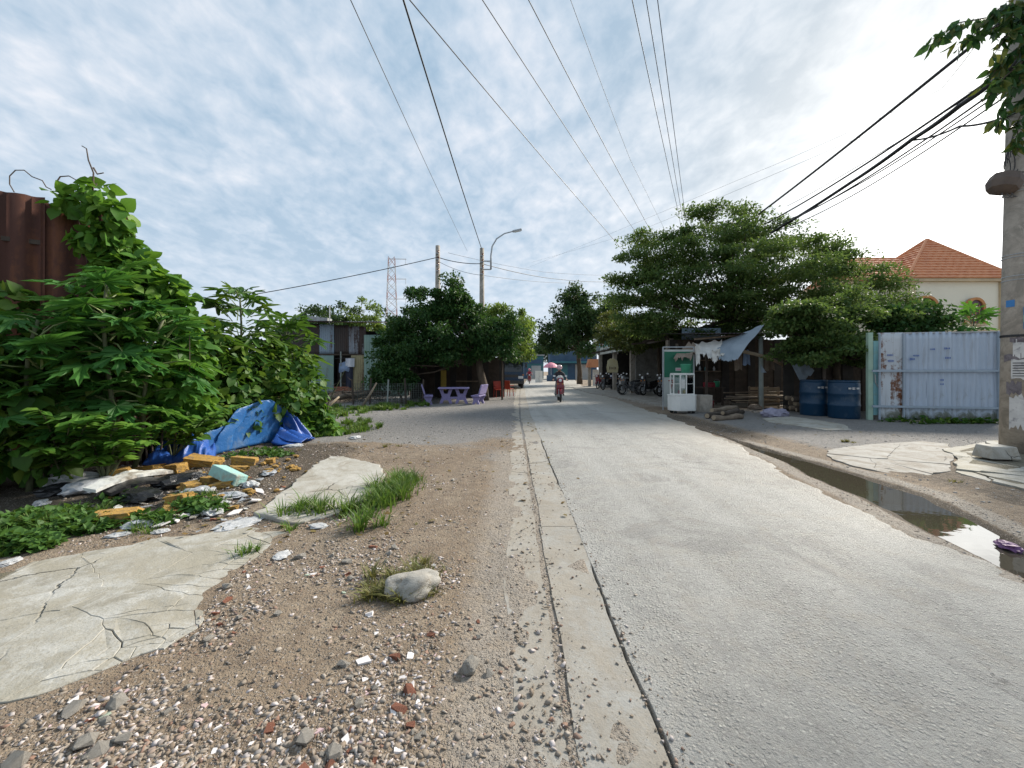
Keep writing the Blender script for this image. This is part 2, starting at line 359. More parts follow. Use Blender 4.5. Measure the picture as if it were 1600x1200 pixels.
        M[name] = t.done(t.bsdf(col, rough, metal, 0.4, t.bump(n2, 0.003)))
    corr('rusty_sheet', (0.095, 0.034, 0.020), (0.05, 0.019, 0.013), (0.21, 0.075, 0.03), 0.48, 0.6, 0, 0.85)
    corr('gate_sheet', (0.43, 0.495, 0.585), (0.35, 0.415, 0.5), (0.24, 0.19, 0.15), 0.62, 0.72, moss=True)
    corr('gate_rusty', (0.52, 0.56, 0.60), (0.44, 0.47, 0.5), (0.2, 0.075, 0.03), 0.50, 0.56, moss=True)
    corr('tin_blue', (0.25, 0.33, 0.41), (0.19, 0.26, 0.33), (0.12, 0.08, 0.06), 0.56, 0.68)
    corr('tin_green', (0.24, 0.34, 0.29), (0.19, 0.29, 0.26), (0.16, 0.12, 0.08), 0.58, 0.7)
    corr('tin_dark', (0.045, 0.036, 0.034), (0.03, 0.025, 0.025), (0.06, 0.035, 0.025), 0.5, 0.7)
    corr('tin_yellow', (0.33, 0.29, 0.16), (0.27, 0.23, 0.13), (0.13, 0.085, 0.05), 0.5, 0.66)
    corr('tin_streak', (0.27, 0.32, 0.38), (0.1, 0.08, 0.075), (0.06, 0.035, 0.028), 0.48, 0.56)
    corr('tin_roof', (0.40, 0.41, 0.41), (0.30, 0.30, 0.30), (0.15, 0.1, 0.07), 0.55, 0.7)
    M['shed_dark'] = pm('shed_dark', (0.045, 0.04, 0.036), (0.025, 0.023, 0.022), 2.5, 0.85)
    M['soil_dark'] = pm('soil_dark', (0.07, 0.055, 0.04), None, 5, 0.95, 0.02, 30)
    t = NT('puddle_water')
    M['water'] = t.done(t.bsdf((0.055, 0.048, 0.034), 0.025, 0, 0.5, t.bump(t.noise(5, 2), 0.0008)))
    M['crack'] = pm('crack_dirt', (0.2, 0.17, 0.13), (0.12, 0.11, 0.07), 9, 0.95, 0.02, 60)
    M['tarp_shaded'] = pm('tarp_shaded', (0.012, 0.055, 0.25), (0.02, 0.085, 0.34), 2.0, 0.42, 0.006, 20, dirt=(0.12, 0.14, 0.2), dscale=5, dlo=0.56, dhi=0.75)  # same tarpaulin, shade put into the colour of its darker parts
    M['tarp_lit'] = pm('tarp_lit', (0.018, 0.105, 0.31), (0.024, 0.13, 0.35), 2.0, 0.45, 0.012, 9, dirt=(0.12, 0.19, 0.3), dscale=4, dlo=0.5, dhi=0.72)  # same tarpaulin, light put into the colour of the smooth fold
    M['foam_yellow'] = pm('foam_yellow', (0.55, 0.33, 0.085), (0.47, 0.27, 0.06), 6, 0.9, 0.02, 30, dirt=(0.24, 0.17, 0.10), dscale=5, dlo=0.48, dhi=0.66)
    M['foam_mint'] = pm('foam_mint', (0.30, 0.50, 0.46), (0.25, 0.43, 0.39), 6, 0.85, 0.01, 30, dirt=(0.3, 0.29, 0.24), dscale=6, dlo=0.5, dhi=0.68)
    M['orange'] = pm('orange_plastic', (0.62, 0.12, 0.03), None, 4, 0.5)
    M['white_plastic'] = pm('white_plastic', (0.56, 0.565, 0.57), (0.36, 0.36, 0.365), 6, 0.4, 0.006, 25)
    M['grey_plastic'] = pm('grey_plastic', (0.42, 0.44, 0.47), (0.3, 0.31, 0.33), 6, 0.4, 0.006, 25)
    M['black_plastic'] = pm('black_plastic', (0.02, 0.02, 0.022), (0.012, 0.012, 0.014), 5, 0.3, 0.005, 25)
    M['white_board'] = pm('white_board', (0.62, 0.62, 0.60), (0.5, 0.5, 0.47), 5, 0.75, 0.01, 20, dirt=(0.22, 0.19, 0.15), dscale=4, dlo=0.52, dhi=0.68)
    M['purple_trash'] = pm('purple_trash', (0.18, 0.08, 0.19), None, 12, 0.6)
    M['stone'] = pm('stone', (0.42, 0.39, 0.345), (0.32, 0.29, 0.25), 9, 0.9, 0.01, 60)
    M['boulder'] = pm('boulder', (0.42, 0.40, 0.36), (0.30, 0.28, 0.245), 5, 0.88, 0.012, 40, dirt=(0.2, 0.16, 0.11), dscale=6, dlo=0.55, dhi=0.7)
    M['tile_white'] = pm('tile_white', (0.74, 0.70, 0.69), (0.62, 0.58, 0.56), 9, 0.45)
    M['tile_pink'] = pm('tile_pink', (0.62, 0.45, 0.45), (0.5, 0.36, 0.36), 9, 0.5)
    M['tile_green'] = pm('tile_green', (0.36, 0.42, 0.33), None, 9, 0.5)
    M['brick'] = pm('brick_bits', (0.34, 0.14, 0.085), (0.27, 0.11, 0.07), 14, 0.9, 0.01, 60)
    t = NT('pebbles'); ge = t.n('ShaderNodeNewGeometry')
    c = t.ramp(ge.outputs['Random Per Island'], [(0.0, (0.22, 0.165, 0.12)), (0.25, (0.34, 0.285, 0.225)), (0.5, (0.27, 0.23, 0.195)), (0.62, (0.42, 0.38, 0.33)), (0.75, (0.27, 0.15, 0.105)), (0.80, (0.26, 0.25, 0.24)), (0.85, (0.50, 0.45, 0.43)), (1.0, (0.70, 0.635, 0.625))])
    c = t.mix(t.math('MULTIPLY', t.noise(40, 4), 0.6), c, (0.12, 0.095, 0.075))
    M['pebbles'] = t.done(t.bsdf(c, 0.9, 0, 0.25))
    t = NT('grey_chips'); ge = t.n('ShaderNodeNewGeometry')
    c = t.ramp(ge.outputs['Random Per Island'], [(0.0, (0.17, 0.165, 0.16)), (0.5, (0.27, 0.265, 0.26)), (0.85, (0.34, 0.33, 0.32)), (1.0, (0.44, 0.42, 0.40))])
    M['grey_chips'] = t.done(t.bsdf(c, 0.9, 0, 0.25))
    # plants
    M['grass'] = leafmat('grass_blades', (0.05, 0.105, 0.02), (0.085, 0.16, 0.03), (0.17, 0.185, 0.06), 0.35, 0.5)
    M['grass_dry'] = leafmat('grass_dry', (0.12, 0.12, 0.045), (0.16, 0.15, 0.06), (0.09, 0.12, 0.03), 0.3, 0.6)
    M['weed'] = leafmat('weed_leaf', (0.035, 0.085, 0.018), (0.06, 0.125, 0.025), None, 0.3)
    M['papaya'] = leafmat('papaya_leaf', (0.022, 0.08, 0.026), (0.04, 0.12, 0.034), (0.085, 0.17, 0.038), 0.33, 0.4, gain=1.6, warm=1)
    M['vine'] = leafmat('vine_leaf', (0.032, 0.09, 0.02), (0.065, 0.15, 0.03), (0.11, 0.19, 0.04), 0.38, 0.4, gain=1.6, warm=1)
    M['pinnate'] = leafmat('spray_leaf', (0.04, 0.105, 0.024), (0.065, 0.15, 0.032), (0.10, 0.18, 0.04), 0.38, 0.42, gain=1.6, warm=1)
    M['bush'] = leafmat('bush_leaf', (0.022, 0.066, 0.018), (0.042, 0.10, 0.022), (0.10, 0.15, 0.03), 0.32, gain=1.5, warm=1)
    M['leaf_dark'] = leafmat('dark_tree_leaf', (0.016, 0.052, 0.016), (0.03, 0.078, 0.02), (0.065, 0.11, 0.03), 0.28, 0.38)
    M['leaf_lime'] = leafmat('lime_tree_leaf', (0.07, 0.125, 0.03), (0.11, 0.17, 0.038), (0.15, 0.2, 0.05), 0.4)
    M['leaf_olive'] = leafmat('olive_tree_leaf', (0.045, 0.068, 0.018), (0.075, 0.095, 0.026), (0.12, 0.12, 0.035), 0.34)
    M['leaf_fine'] = leafmat('fine_tree_leaf', (0.032, 0.066, 0.02), (0.055, 0.095, 0.028), (0.10, 0.125, 0.04), 0.42, gain=1.75)
    M['leaf_mid'] = leafmat('mid_tree_leaf', (0.022, 0.055, 0.02), (0.035, 0.072, 0.026), (0.06, 0.1, 0.03), 0.3)
    M['stem'] = pm('green_stem', (0.12, 0.135, 0.065), (0.085, 0.095, 0.05), 8, 0.7)
    M['petiole'] = pm('petiole', (0.22, 0.28, 0.11), (0.17, 0.22, 0.08), 8, 0.6)
    M['bark'] = pm('bark', (0.12, 0.092, 0.066), (0.07, 0.054, 0.04), 5, 0.95, 0.03, 22, sc3=(1, 1, 0.3))
    M['dry_vine'] = pm('dry_vine', (0.13, 0.10, 0.08), None, 5, 0.9)
    M['wood'] = pm('weathered_wood', (0.22, 0.175, 0.13), (0.14, 0.105, 0.075), 4, 0.9, 0.01, 25, sc3=(1, 1, 1))
    M['wood_pale'] = pm('pale_wood', (0.34, 0.27, 0.19), (0.24, 0.185, 0.125), 4, 0.9, 0.01, 25)
    M['wood_dark'] = pm('dark_wood', (0.075, 0.058, 0.045), (0.045, 0.035, 0.028), 4, 0.9, 0.01, 25)
    M['post_grey'] = pm('post_grey', (0.30, 0.33, 0.31), (0.22, 0.25, 0.235), 3, 0.8, 0.006, 20)
    # metal, paint
    M['paint_white'] = pm('white_paint', (0.72, 0.72, 0.69), (0.62, 0.62, 0.59), 3, 0.5, dirt=(0.35, 0.32, 0.27), dscale=4, dlo=0.6, dhi=0.78)
    M['alu'] = pm('aluminium', (0.6, 0.6, 0.6), (0.5, 0.5, 0.5), 6, 0.35, metal=0.7)
    M['steel'] = pm('steel', (0.36, 0.37, 0.38), (0.28, 0.29, 0.3), 6, 0.4, metal=0.7)
    M['galv'] = pm('galvanised', (0.42, 0.44, 0.46), (0.33, 0.35, 0.37), 5, 0.5, metal=0.3)
    M['rail_paint'] = pm('rail_paint', (0.33, 0.39, 0.45), (0.27, 0.33, 0.39), 5, 0.6)
    M['teal_post'] = pm('teal_post', (0.22, 0.45, 0.50), (0.18, 0.38, 0.42), 4, 0.6, dirt=(0.25, 0.3, 0.22), dscale=3, dlo=0.52, dhi=0.7)
    M['pale_green'] = pm('pale_green_post', (0.38, 0.52, 0.42), (0.3, 0.43, 0.34), 4, 0.65)
    M['rubber'] = pm('rubber', (0.022, 0.022, 0.022), None, 9, 0.8)
    M['black_paint'] = pm('black_paint', (0.016, 0.016, 0.018), (0.03, 0.03, 0.032), 4, 0.3, spec=0.5)
    M['red_paint'] = pm('red_paint', (0.22, 0.018, 0.03), (0.16, 0.014, 0.022), 4, 0.28, spec=0.5)
    M['blue_paint'] = pm('blue_bike_paint', (0.02, 0.04, 0.11), None, 4, 0.28)
    M['grey_paint'] = pm('grey_bike_paint', (0.15, 0.155, 0.165), None, 4, 0.3)
    M['truck_blue'] = pm('truck_blue', (0.012, 0.045, 0.10), (0.009, 0.035, 0.08), 3, 0.3, dirt=(0.08, 0.09, 0.1), dscale=2, dlo=0.58, dhi=0.75)
    M['lamp_glass'] = pm('lamp_glass', (0.72, 0.74, 0.76), None, 4, 0.12)
    M['red_lens'] = pm('red_lens', (0.4, 0.02, 0.02), None, 4, 0.2)
    M['amber'] = pm('amber_lens', (0.55, 0.2, 0.03), None, 4, 0.2)
    M['plate'] = pm('plate_white', (0.65, 0.65, 0.62), None, 4, 0.5)
    t = NT('dark_glass'); M['glass'] = t.done(t.bsdf((0.02, 0.026, 0.032), 0.06, 0, 0.6))
    t = NT('clear_glass'); g = t.n('ShaderNodeBsdfGlass'); g.inputs['Roughness'].default_value = 0.02; g.inputs['IOR'].default_value = 1.45
    tr = t.n('ShaderNodeBsdfTransparent'); tr.inputs[0].default_value = (0.86, 0.9, 0.9, 1); gl = t.n('ShaderNodeBsdfGlossy'); gl.inputs['Roughness'].default_value = 0.05
    fr = t.n('ShaderNodeFresnel'); ms = t.n('ShaderNodeMixShader'); t.l(fr.outputs[0], ms.inputs[0]); t.l(tr.outputs[0], ms.inputs[1]); t.l(gl.outputs[0], ms.inputs[2])
    M['clear'] = t.done(ms.outputs[0])
    M['drum_blue'] = pm('drum_blue', (0.004, 0.036, 0.082), (0.003, 0.028, 0.065), 2, 0.45, dirt=(0.06, 0.09, 0.12), dscale=3, dlo=0.55, dhi=0.75)
    M['cart_white'] = pm('cart_white', (0.70, 0.70, 0.67), (0.60, 0.60, 0.57), 2, 0.5, dirt=(0.42, 0.39, 0.34), dscale=3, dlo=0.58, dhi=0.75)
    M['banner_green'] = pm('banner_green', (0.010, 0.12, 0.068), (0.008, 0.10, 0.056), 1, 0.6)
    M['banner_white'] = pm('banner_white', (0.44, 0.46, 0.44), (0.36, 0.38, 0.36), 2, 0.7)
    M['ink_red'] = pm('ink_red', (0.3, 0.05, 0.04), None, 4, 0.7)
    M['ink_dark'] = pm('ink_dark', (0.045, 0.045, 0.05), None, 4, 0.7)
    M['ink_blue'] = pm('ink_blue', (0.07, 0.13, 0.36), (0.05, 0.1, 0.3), 4, 0.7)
    M['poster_blue'] = pm('poster_blue', (0.05, 0.22, 0.52), None, 3, 0.6)
    M['poster_green'] = pm('poster_green', (0.25, 0.5, 0.42), None, 3, 0.6)
    M['poster_white'] = pm('poster_white', (0.58, 0.57, 0.55), (0.46, 0.45, 0.44), 6, 0.8, dirt=(0.25, 0.24, 0.25), dscale=9, dlo=0.55, dhi=0.68)
    M['poster_dark'] = pm('poster_dark', (0.09, 0.075, 0.085), (0.2, 0.18, 0.19), 14, 0.85)
    M['sign_yellow'] = pm('sign_yellow', (0.5, 0.36, 0.06), None, 3, 0.6)
    M['sign_teal'] = pm('sign_teal', (0.06, 0.35, 0.38), (0.08, 0.42, 0.43), 3, 0.5)
    M['sign_pink'] = pm('sign_pink', (0.48, 0.17, 0.24), (0.55, 0.3, 0.33), 3, 0.5)
    M['sign_cream'] = pm('sign_cream', (0.58, 0.5, 0.26), (0.62, 0.58, 0.42), 6, 0.6)
    M['tarp_grey'] = pm('tarp_grey', (0.25, 0.30, 0.35), (0.19, 0.235, 0.28), 2, 0.6, 0.01, 10)
    M['rag_white'] = pm('rag_white', (0.62, 0.61, 0.58), (0.48, 0.47, 0.44), 4, 0.85, 0.01, 15)
    M['rag_brown'] = pm('rag_brown', (0.16, 0.115, 0.085), (0.24, 0.2, 0.16), 5, 0.9, 0.01, 15)
    M['stone_purple'] = pm('purple_terrazzo', (0.25, 0.215, 0.40), (0.2, 0.17, 0.33), 12, 0.6, dirt=(0.33, 0.3, 0.46), dscale=20, dlo=0.55, dhi=0.7)
    M['roof_tile'] = pm('roof_tile', (0.66, 0.30, 0.155), (0.58, 0.245, 0.12), 3, 0.75, dirt=(0.5, 0.19, 0.1), dscale=0.7, dlo=0.5, dhi=0.7)
    M['house_wall'] = pm('house_wall', (0.74, 0.70, 0.57), (0.7, 0.66, 0.53), 0.6, 0.85)
    M['house_trim'] = pm('house_trim', (0.62, 0.5, 0.33), None, 1, 0.8)
    M['house_arch'] = pm('house_arch', (0.55, 0.25, 0.09), None, 1, 0.7)
    M['house_glass'] = pm('house_shutter', (0.09, 0.045, 0.055), None, 1, 0.4)
    M['far_teal'] = pm('far_teal', (0.05, 0.17, 0.19), (0.04, 0.13, 0.15), 0.6, 0.7)
    M['far_blue'] = pm('far_blue', (0.05, 0.10, 0.17), None, 0.6, 0.7)
    M['far_grey'] = pm('far_grey', (0.4, 0.41, 0.41), None, 0.6, 0.7)
    M['umbrella'] = pm('umbrella_pink', (0.58, 0.12, 0.2), (0.65, 0.32, 0.38), 5, 0.6)
    M['cable'] = pm('cable_black', (0.02, 0.02, 0.022), None, 2, 0.55)
    M['cable_grey'] = pm('cable_grey', (0.11, 0.115, 0.125), None, 2, 0.6)
    M['ceramic'] = pm('insulator', (0.28, 0.12, 0.07), None, 3, 0.3)
    M['tower_red'] = pm('tower_red', (0.40, 0.24, 0.22), (0.45, 0.34, 0.33), 0.2, 0.6)
    M['tower_white'] = pm('tower_white', (0.6, 0.6, 0.6), None, 0.2, 0.6)
    M['box_grey'] = pm('meter_box', (0.13, 0.10, 0.08), (0.085, 0.065, 0.055), 4, 0.7)
    M['skin'] = pm('skin', (0.46, 0.27, 0.19), (0.42, 0.24, 0.165), 5, 0.55)
    M['jacket'] = pm('dark_jacket', (0.022, 0.022, 0.028), (0.035, 0.033, 0.04), 6, 0.8, 0.01, 20)
    M['jacket_red'] = pm('red_jacket', (0.36, 0.04, 0.07), None, 6, 0.8)
    M['trousers'] = pm('grey_trousers', (0.24, 0.22, 0.225), (0.17, 0.155, 0.16), 6, 0.85)
    M['helmet'] = pm('helmet_pink', (0.62, 0.42, 0.44), (0.58, 0.36, 0.39), 3, 0.25)
    M['mask_cloth'] = pm('face_mask', (0.35, 0.38, 0.42), None, 3, 0.8)
    M['shirt_white'] = pm('shirt_white', (0.62, 0.64, 0.68), (0.5, 0.53, 0.6), 4, 0.85)
    M['shirt_blue'] = pm('shirt_blue', (0.25, 0.34, 0.5), None, 4, 0.85)
    M['cloth_navy'] = pm('cloth_navy', (0.03, 0.035, 0.06), None, 4, 0.9)
    M['sack'] = pm('sack', (0.30, 0.29, 0.37), (0.2, 0.19, 0.26), 5, 0.8, 0.01, 25)
    M['chair_red'] = pm('chair_red', (0.4, 0.045, 0.02), None, 3, 0.4)
    M['green_plastic'] = pm('green_plastic', (0.05, 0.28, 0.16), None, 3, 0.4)
    M['net'] = pm('fence_net', (0.11, 0.125, 0.11), (0.07, 0.08, 0.07), 9, 0.9)
build_mats()

# ------------------------------------------------------------------ ground, road, kerb, puddle
RLY = [0, 8.4, 13.3, 23.2, 46, 70, 120]; RLX = [0.58, 0.60, 0.60, 0.78, 1.3, 2.6, 9.0]
RRY = [0, 2, 3.4, 4.8, 5.8, 7, 9, 12.4, 18.6, 30, 51, 70, 120]; RRX = [3.2, 3.4, 3.6, 3.85, 4.0, 4.25, 4.55, 5.0, 5.25, 6.0, 8.0, 11, 19]
PDY = [1.5, 2.0, 2.8, 3.44, 4.07, 4.8, 5.8, 6.6, 7.6, 8.6, 9.2]
PDL = [3.45, 3.5, 3.62, 3.76, 3.86, 4.05, 4.2, 4.42, 4.5, 4.62, 4.7]; PDR = [3.45, 3.85, 4.1, 4.32, 4.6, 4.88, 4.9, 4.88, 4.78, 4.70, 4.7]
def gh(x, y):
    x = np.asarray(x, float); y = np.asarray(y, float)
    near = 1 - sstep(14, 26, y)
    h = 0.022 * fbm(x * 0.7, y * 0.7, 3) + (0.012 * fbm(x * 4, y * 4, 3)) * near
    left = sstep(0.0, -0.5, x)
    h = h + 0.016 * left
    kb = sstep(-0.25, 0.05, x) * (x < 0.75); h = h * (1 - kb) + kb * (0.002 + 0.011 * sstep(0.16, -0.1, x + 0.22 * fbm(x * 0 + 3, y * 1.7, 4)) + 0.010 * fbm(x * 2.6 + 5, y * 1.3, 4) + 0.006 * fbm(x * 14, y * 9, 2) - 0.003 * np.exp(-((x - 0.25) / 0.03) ** 2))
    mound = sstep(-2.0, -3.6, x) * sstep(3.6, 4.8, y) * (1 - sstep(8.0, 9.5, y))
    h = h + mound * (0.06 + 0.06 * fbm(x * 1.6, y * 1.6, 3))
    rl = np.interp(y, RLY, RLX); rr = np.interp(y, RRY, RRX)
    inr = sstep(-0.035, 0.01, x - rl) * (1 - sstep(-0.35, -0.15, x - rr))
    h = h * (1 - inr) - 0.05 * inr
    pl = np.interp(y, PDY, PDL); pr = np.interp(y, PDY, PDR)
    c = (pl + pr) / 2; hw = np.maximum((pr - pl) / 2, 0.02)
    d = np.clip(1.0 - np.abs(x - c) / (hw * 1.35), 0, 1)
    h = h - 0.085 * sstep(0.0, 0.75, d) * (y > 1.0) * (1 - inr)
    return h
def H(x, y): return float(gh(x, y))

def axis(segs):
    out = [segs[0][0]]
    for a, b, s in segs:
        n = max(1, int(round((b - a) / s))); out += list(np.linspace(a, b, n + 1)[1:])
    return np.array(out)
def build_ground():
    xs = axis([(-700, -100, 60), (-100, -30, 7), (-30, -9, 0.6), (-9, -4, 0.09), (-4, 1.0, 0.045), (1.0, 3.0, 0.3), (3.0, 6.5, 0.055), (6.5, 14, 0.15), (14, 40, 1), (40, 100, 6), (100, 700, 60)])
    ys = axis([(-12, 0.6, 1.2), (0.6, 7, 0.055), (7, 14, 0.11), (14, 26, 0.3), (26, 60, 1.2), (60, 160, 8), (160, 1200, 80)])
    X, Y = np.meshgrid(xs, ys); Z = gh(X, Y)
    V = np.stack([X, Y, Z], -1).reshape(-1, 3); nx = len(xs); ny = len(ys)
    i = np.arange(nx - 1)[None, :] + nx * np.arange(ny - 1)[:, None]; i = i.ravel()
    Fc = np.stack([i, i + 1, i + nx + 1, i + nx], -1)
    o = np_mesh('ground', V, Fc, M['ground'], smooth=True)
    x, y = X.ravel(), Y.ravel()
    grey = sstep(6.9, 9.2, y + 2.6 * fbm(x * 0.45 + 3, y * 0.45, 3)) * (1 - sstep(24, 34, y)) * sstep(-9, -6.5, x) * (x < 1) * 0.85
    grey = np.maximum(grey, 0.65 * sstep(5.0, 6.2, x) * sstep(5.5, 8, y) * (1 - sstep(14, 18, y)))
    damp = 0.75 * sstep(-2.0, -3.2, x) * sstep(3.0, 4.2, y) * (1 - sstep(7.2, 8.5, y))
    damp = np.maximum(damp, 0.8 * sstep(-4.5, -7, x) * sstep(3.0, 4.0, y) * (1 - sstep(9, 11, y)))
    pl = np.interp(y, PDY, PDL); pr = np.interp(y, PDY, PDR)
    dd = np.abs(x - (pl + pr) / 2) - (pr - pl) / 2
    damp = np.maximum(damp, 0.7 * (1 - sstep(0.0, 0.1, dd)) * (y > 1.5) * (y < 9.4))
    damp = np.maximum(damp, 0.62 * sstep(4.3, 4.8, x) * (1 - sstep(5.3, 6.4, x)) * sstep(7.5, 9, y) * (1 - sstep(13, 16, y)))
    damp = np.maximum(damp, 0.55 * sstep(5.0, 5.6, x) * (1 - sstep(7, 8, x)) * sstep(2, 3, y) * (1 - sstep(6.0, 7.2, y)))
    pale = 0.58 * sstep(-0.75, -0.1, x) * (x < 0.7) * (1 - sstep(7, 9, y))
    pale = np.maximum(pale, 0.8 * sstep(0.02, 0.06, dd) * (1 - sstep(0.15, 0.45, dd)) * (y > 1.5) * (y < 9))
    pale = np.maximum(pale, 0.5 * (x > 5) * sstep(15, 17, y) * (1 - sstep(40, 50, y)))
    ca = o.data.color_attributes.new('zone', 'FLOAT_COLOR', 'POINT')
    C4 = np.stack([np.clip(grey, 0, 1), np.clip(damp, 0, 1), np.clip(pale, 0, 1), np.ones_like(x)], -1).astype(np.float32)
    ca.data.foreach_set('color', C4.ravel())
    tag(o, kind='structure')
build_ground()

def lip(y): return 0.012 * fbm(y * 5 + 40, y * 0 + 3, 4) + 0.012 * fbm(y * 0.8, y * 0 + 8, 2)
def build_road():
    ys = axis([(-10, 0.8, 1.0), (0.8, 9, 0.06), (9, 20, 0.25), (20, 60, 1.5), (60, 130, 5)])
    ts = np.concatenate([np.array([0, 0.0012, 0.0016, 0.0025, 0.01, 0.03]), np.linspace(0.06, 0.84, 14), np.linspace(0.86, 1.0, 22)])
    T, Y = np.meshgrid(ts, ys)
    rl = np.interp(Y, RLY, RLX); rr = np.interp(Y, RRY, RRX)
    rl = rl + lip(Y) + 0.006
    X = rl + (rr + 0.25 - rl) * T
    dr = rr - X
    edge = fbm(X * 1.3, Y * 1.3, 4) * 0.30 + fbm(X * 9, Y * 9, 3) * 0.07
    Z = 0.009 + 0.028 * np.sin(np.clip(T, 0, 1) * PI) + 0.006 * fbm(X * 0.8, Y * 0.8, 3)
    Z = Z - 0.13 * sstep(0.14, -0.24, dr + edge)
    Z = Z - 0.07 * (T < 0.0005) - 0.003 * ((T < 0.0014) & (T > 0.0005))
    V = np.stack([X, Y, Z], -1).reshape(-1, 3); nx = len(ts); ny = len(ys)
    i = (np.arange(nx - 1)[None, :] + nx * np.arange(ny - 1)[:, None]).ravel()
    o = np_mesh('road', V, np.stack([i, i + 1, i + nx + 1, i + nx], -1), M['asphalt'], smooth=True)
    tag(o, kind='structure')
    # flat kerb band and gutter band on the left, cast in lengths
    kerb = empty('kerb', (0, 0, 0)); tag(kerb, kind='structure')
    def band(name, xa, xb, y0, y1, z, wob, seed):
        n = max(3, int((y1 - y0) / 0.05)); ys = np.linspace(y0 + 0.004, y1 - 0.004, n)
        off = np.interp(ys, RLY, RLX) - 0.6
        a = xa + off + 0.025 * fbm(ys * 1.2 + seed, ys * 0 + 2, 4) * wob; b = xb + off + (0.018 * fbm(ys * 5 + seed + 9, ys * 0 + 5, 4) if xb < 0.5 else lip(ys) + 0.012 - np.interp(ys, [0, 2.9, 3.3, 4.9, 5.3, 8.5, 9.0], [0.012, 0.009, -0.03, -0.03, 0.007, 0.006, -0.03]) + 0.004 * fbm(ys * 18, ys * 0 + 1, 2))
        mb = MB(); vs = []; fs = []
        cols = 7
        for k in range(n):
            for c in range(cols):
                t = c / (cols - 1); x = a[k] + (b[k] - a[k]) * t
                zz = z + 0.004 * float(fbm(x * 3, ys[k] * 2, 2))
                if c in (0, cols - 1): zz = z - 0.07
                elif c == 1: x = a[k] + 0.006
                elif c == cols - 2: x = b[k] - 0.006
                vs.append((x, ys[k], zz))
        for k in range(n - 1):
            for c in range(cols - 1): q = k * cols + c; fs.append((q, q + 1, q + cols + 1, q + cols))
        mb.add(vs, fs); mb.build(name, M['concrete_strip'], kerb)
    y = 0.5; k = 0
    while y < 40:
        L = 2.6 if y < 9 else 6
        band('kerb_stone', -0.02, 0.235, y, y + L, 0.006, 2.0, 3.1 + y); band('gutter_slab', 0.268 + (0.01 if k % 2 else 0), 0.592, y + 0.7, y + 0.7 + L, 0.008, 1.0, 7.7 + y)
        y += L; k += 1
    # water
    ys = np.linspace(1.6, 9.1, 70); mb = MB(); vs = []
    for yy in ys:
        a = float(np.interp(yy, PDY, PDL)) - 0.16; b = float(np.interp(yy, PDY, PDR)) + 0.16
        for t in np.linspace(0, 1, 6): vs.append((a + (b - a) * t, yy, -0.036))
    mb.add(vs, [(k * 6 + c, k * 6 + c + 1, k * 6 + c + 7, k * 6 + c + 6) for k in range(69) for c in range(5)])
    tag(mb.build('puddle', M['water']), kind='structure')
build_road()

# broken concrete pads: Voronoi pieces clipped to an outline
def clip(poly, n, d):
    out = []
    for i in range(len(poly)):
        a = poly[i]; b = poly[(i + 1) % len(poly)]; da = a.dot(n) - d; db = b.dot(n) - d
        if da <= 0: out.append(a)
        if da * db < 0: out.append(a + (b - a) * (da / (da - db)))
    return out
def pieces(outline, seeds):
    res = []
    for i, s in enumerate(seeds):
        p = [q.copy() for q in outline]
        for j, t in enumerate(seeds):
            if i == j: continue
            n = (t - s); m = (t + s) / 2; n.normalize(); p = clip(p, n, m.dot(n))
            if len(p) < 3: break
        if len(p) >= 3: res.append((s, p))
    return res
def warp(p, amp=0.05, f=3.0):
    return Vector((p.x + amp * float(fbm(p.x * f, p.y * f + 31, 3)), p.y + amp * float(fbm(p.x * f + 57, p.y * f, 3))))
def rough_poly(p, step=0.045, amp=0.05, gap=0.0, f=3.0):
    c = sum(p, Vector((0, 0))) / len(p); out = []
    for i in range(len(p)):
        a, b = p[i], p[(i + 1) % len(p)]; n = max(1, int((b - a).length / step))
        for k in range(n): out.append(warp(warp(a.lerp(b, k / n), amp, f), amp * 0.4, f * 5))
    if gap: out = [q + (c - q).normalized() * min(gap, (c - q).length * 0.3) for q in out]
    return out
def pad(name, outline_px, seeds, mat, top, gapfn, thick=0.09, tilt=0.01, parent_kind='structure', sink=0.0):
    ol = [Vector(G(u, v)[:2]) for u, v in outline_px]
    root = empty(name); tag(root, kind=parent_kind)
    oc = sum(ol, Vector((0, 0))) / len(ol); zt = top(oc); fl = MB(); fv = [w + (oc - w).normalized() * min(.28, (oc - w).length * .4) for w in ol]
    fl.add([(w.x, w.y, zt - .011) for w in fv], [tuple(range(len(fv)))]); fl.build('joint_fill', M['crack'], root)
    for s, p in pieces(ol, seeds):
        q = rough_poly(p, gap=gapfn(s))
        c = sum(q, Vector((0, 0))) / len(q); z = top(c); mb = MB()
        n = len(q); tx, ty = rnd.uniform(-tilt, tilt), rnd.uniform(-tilt, tilt)
        
        def zf(w):
            d = 9.0
            for i in range(len(ol)):
                a, b = ol[i], ol[(i + 1) % len(ol)]; ab = b - a; tt = max(0, min(1, (w - a).dot(ab) / ab.length_squared)); d = min(d, (a + ab * tt - w).length)
            return z + (w.x - c.x) * tx + (w.y - c.y) * ty - sink * (1 - float(sstep(0.0, 0.3, d)))
        inner = [w + (c - w).normalized() * 0.004 for w in q]
        vs = [(w.x, w.y, zf(w) - thick) for w in q] + [(w.x, w.y, zf(w) - 0.003) for w in q] + [(w.x, w.y, zf(w)) for w in inner]
        fs = [(i, (i + 1) % n, n + (i + 1) % n, n + i) for i in range(n)] + [(n + i, n + (i + 1) % n, 2 * n + (i + 1) % n, 2 * n + i) for i in range(n)] + [tuple(range(2 * n, 3 * n))]
        mb.add(vs, fs); mb.build('concrete_piece', mat, root)
    return root
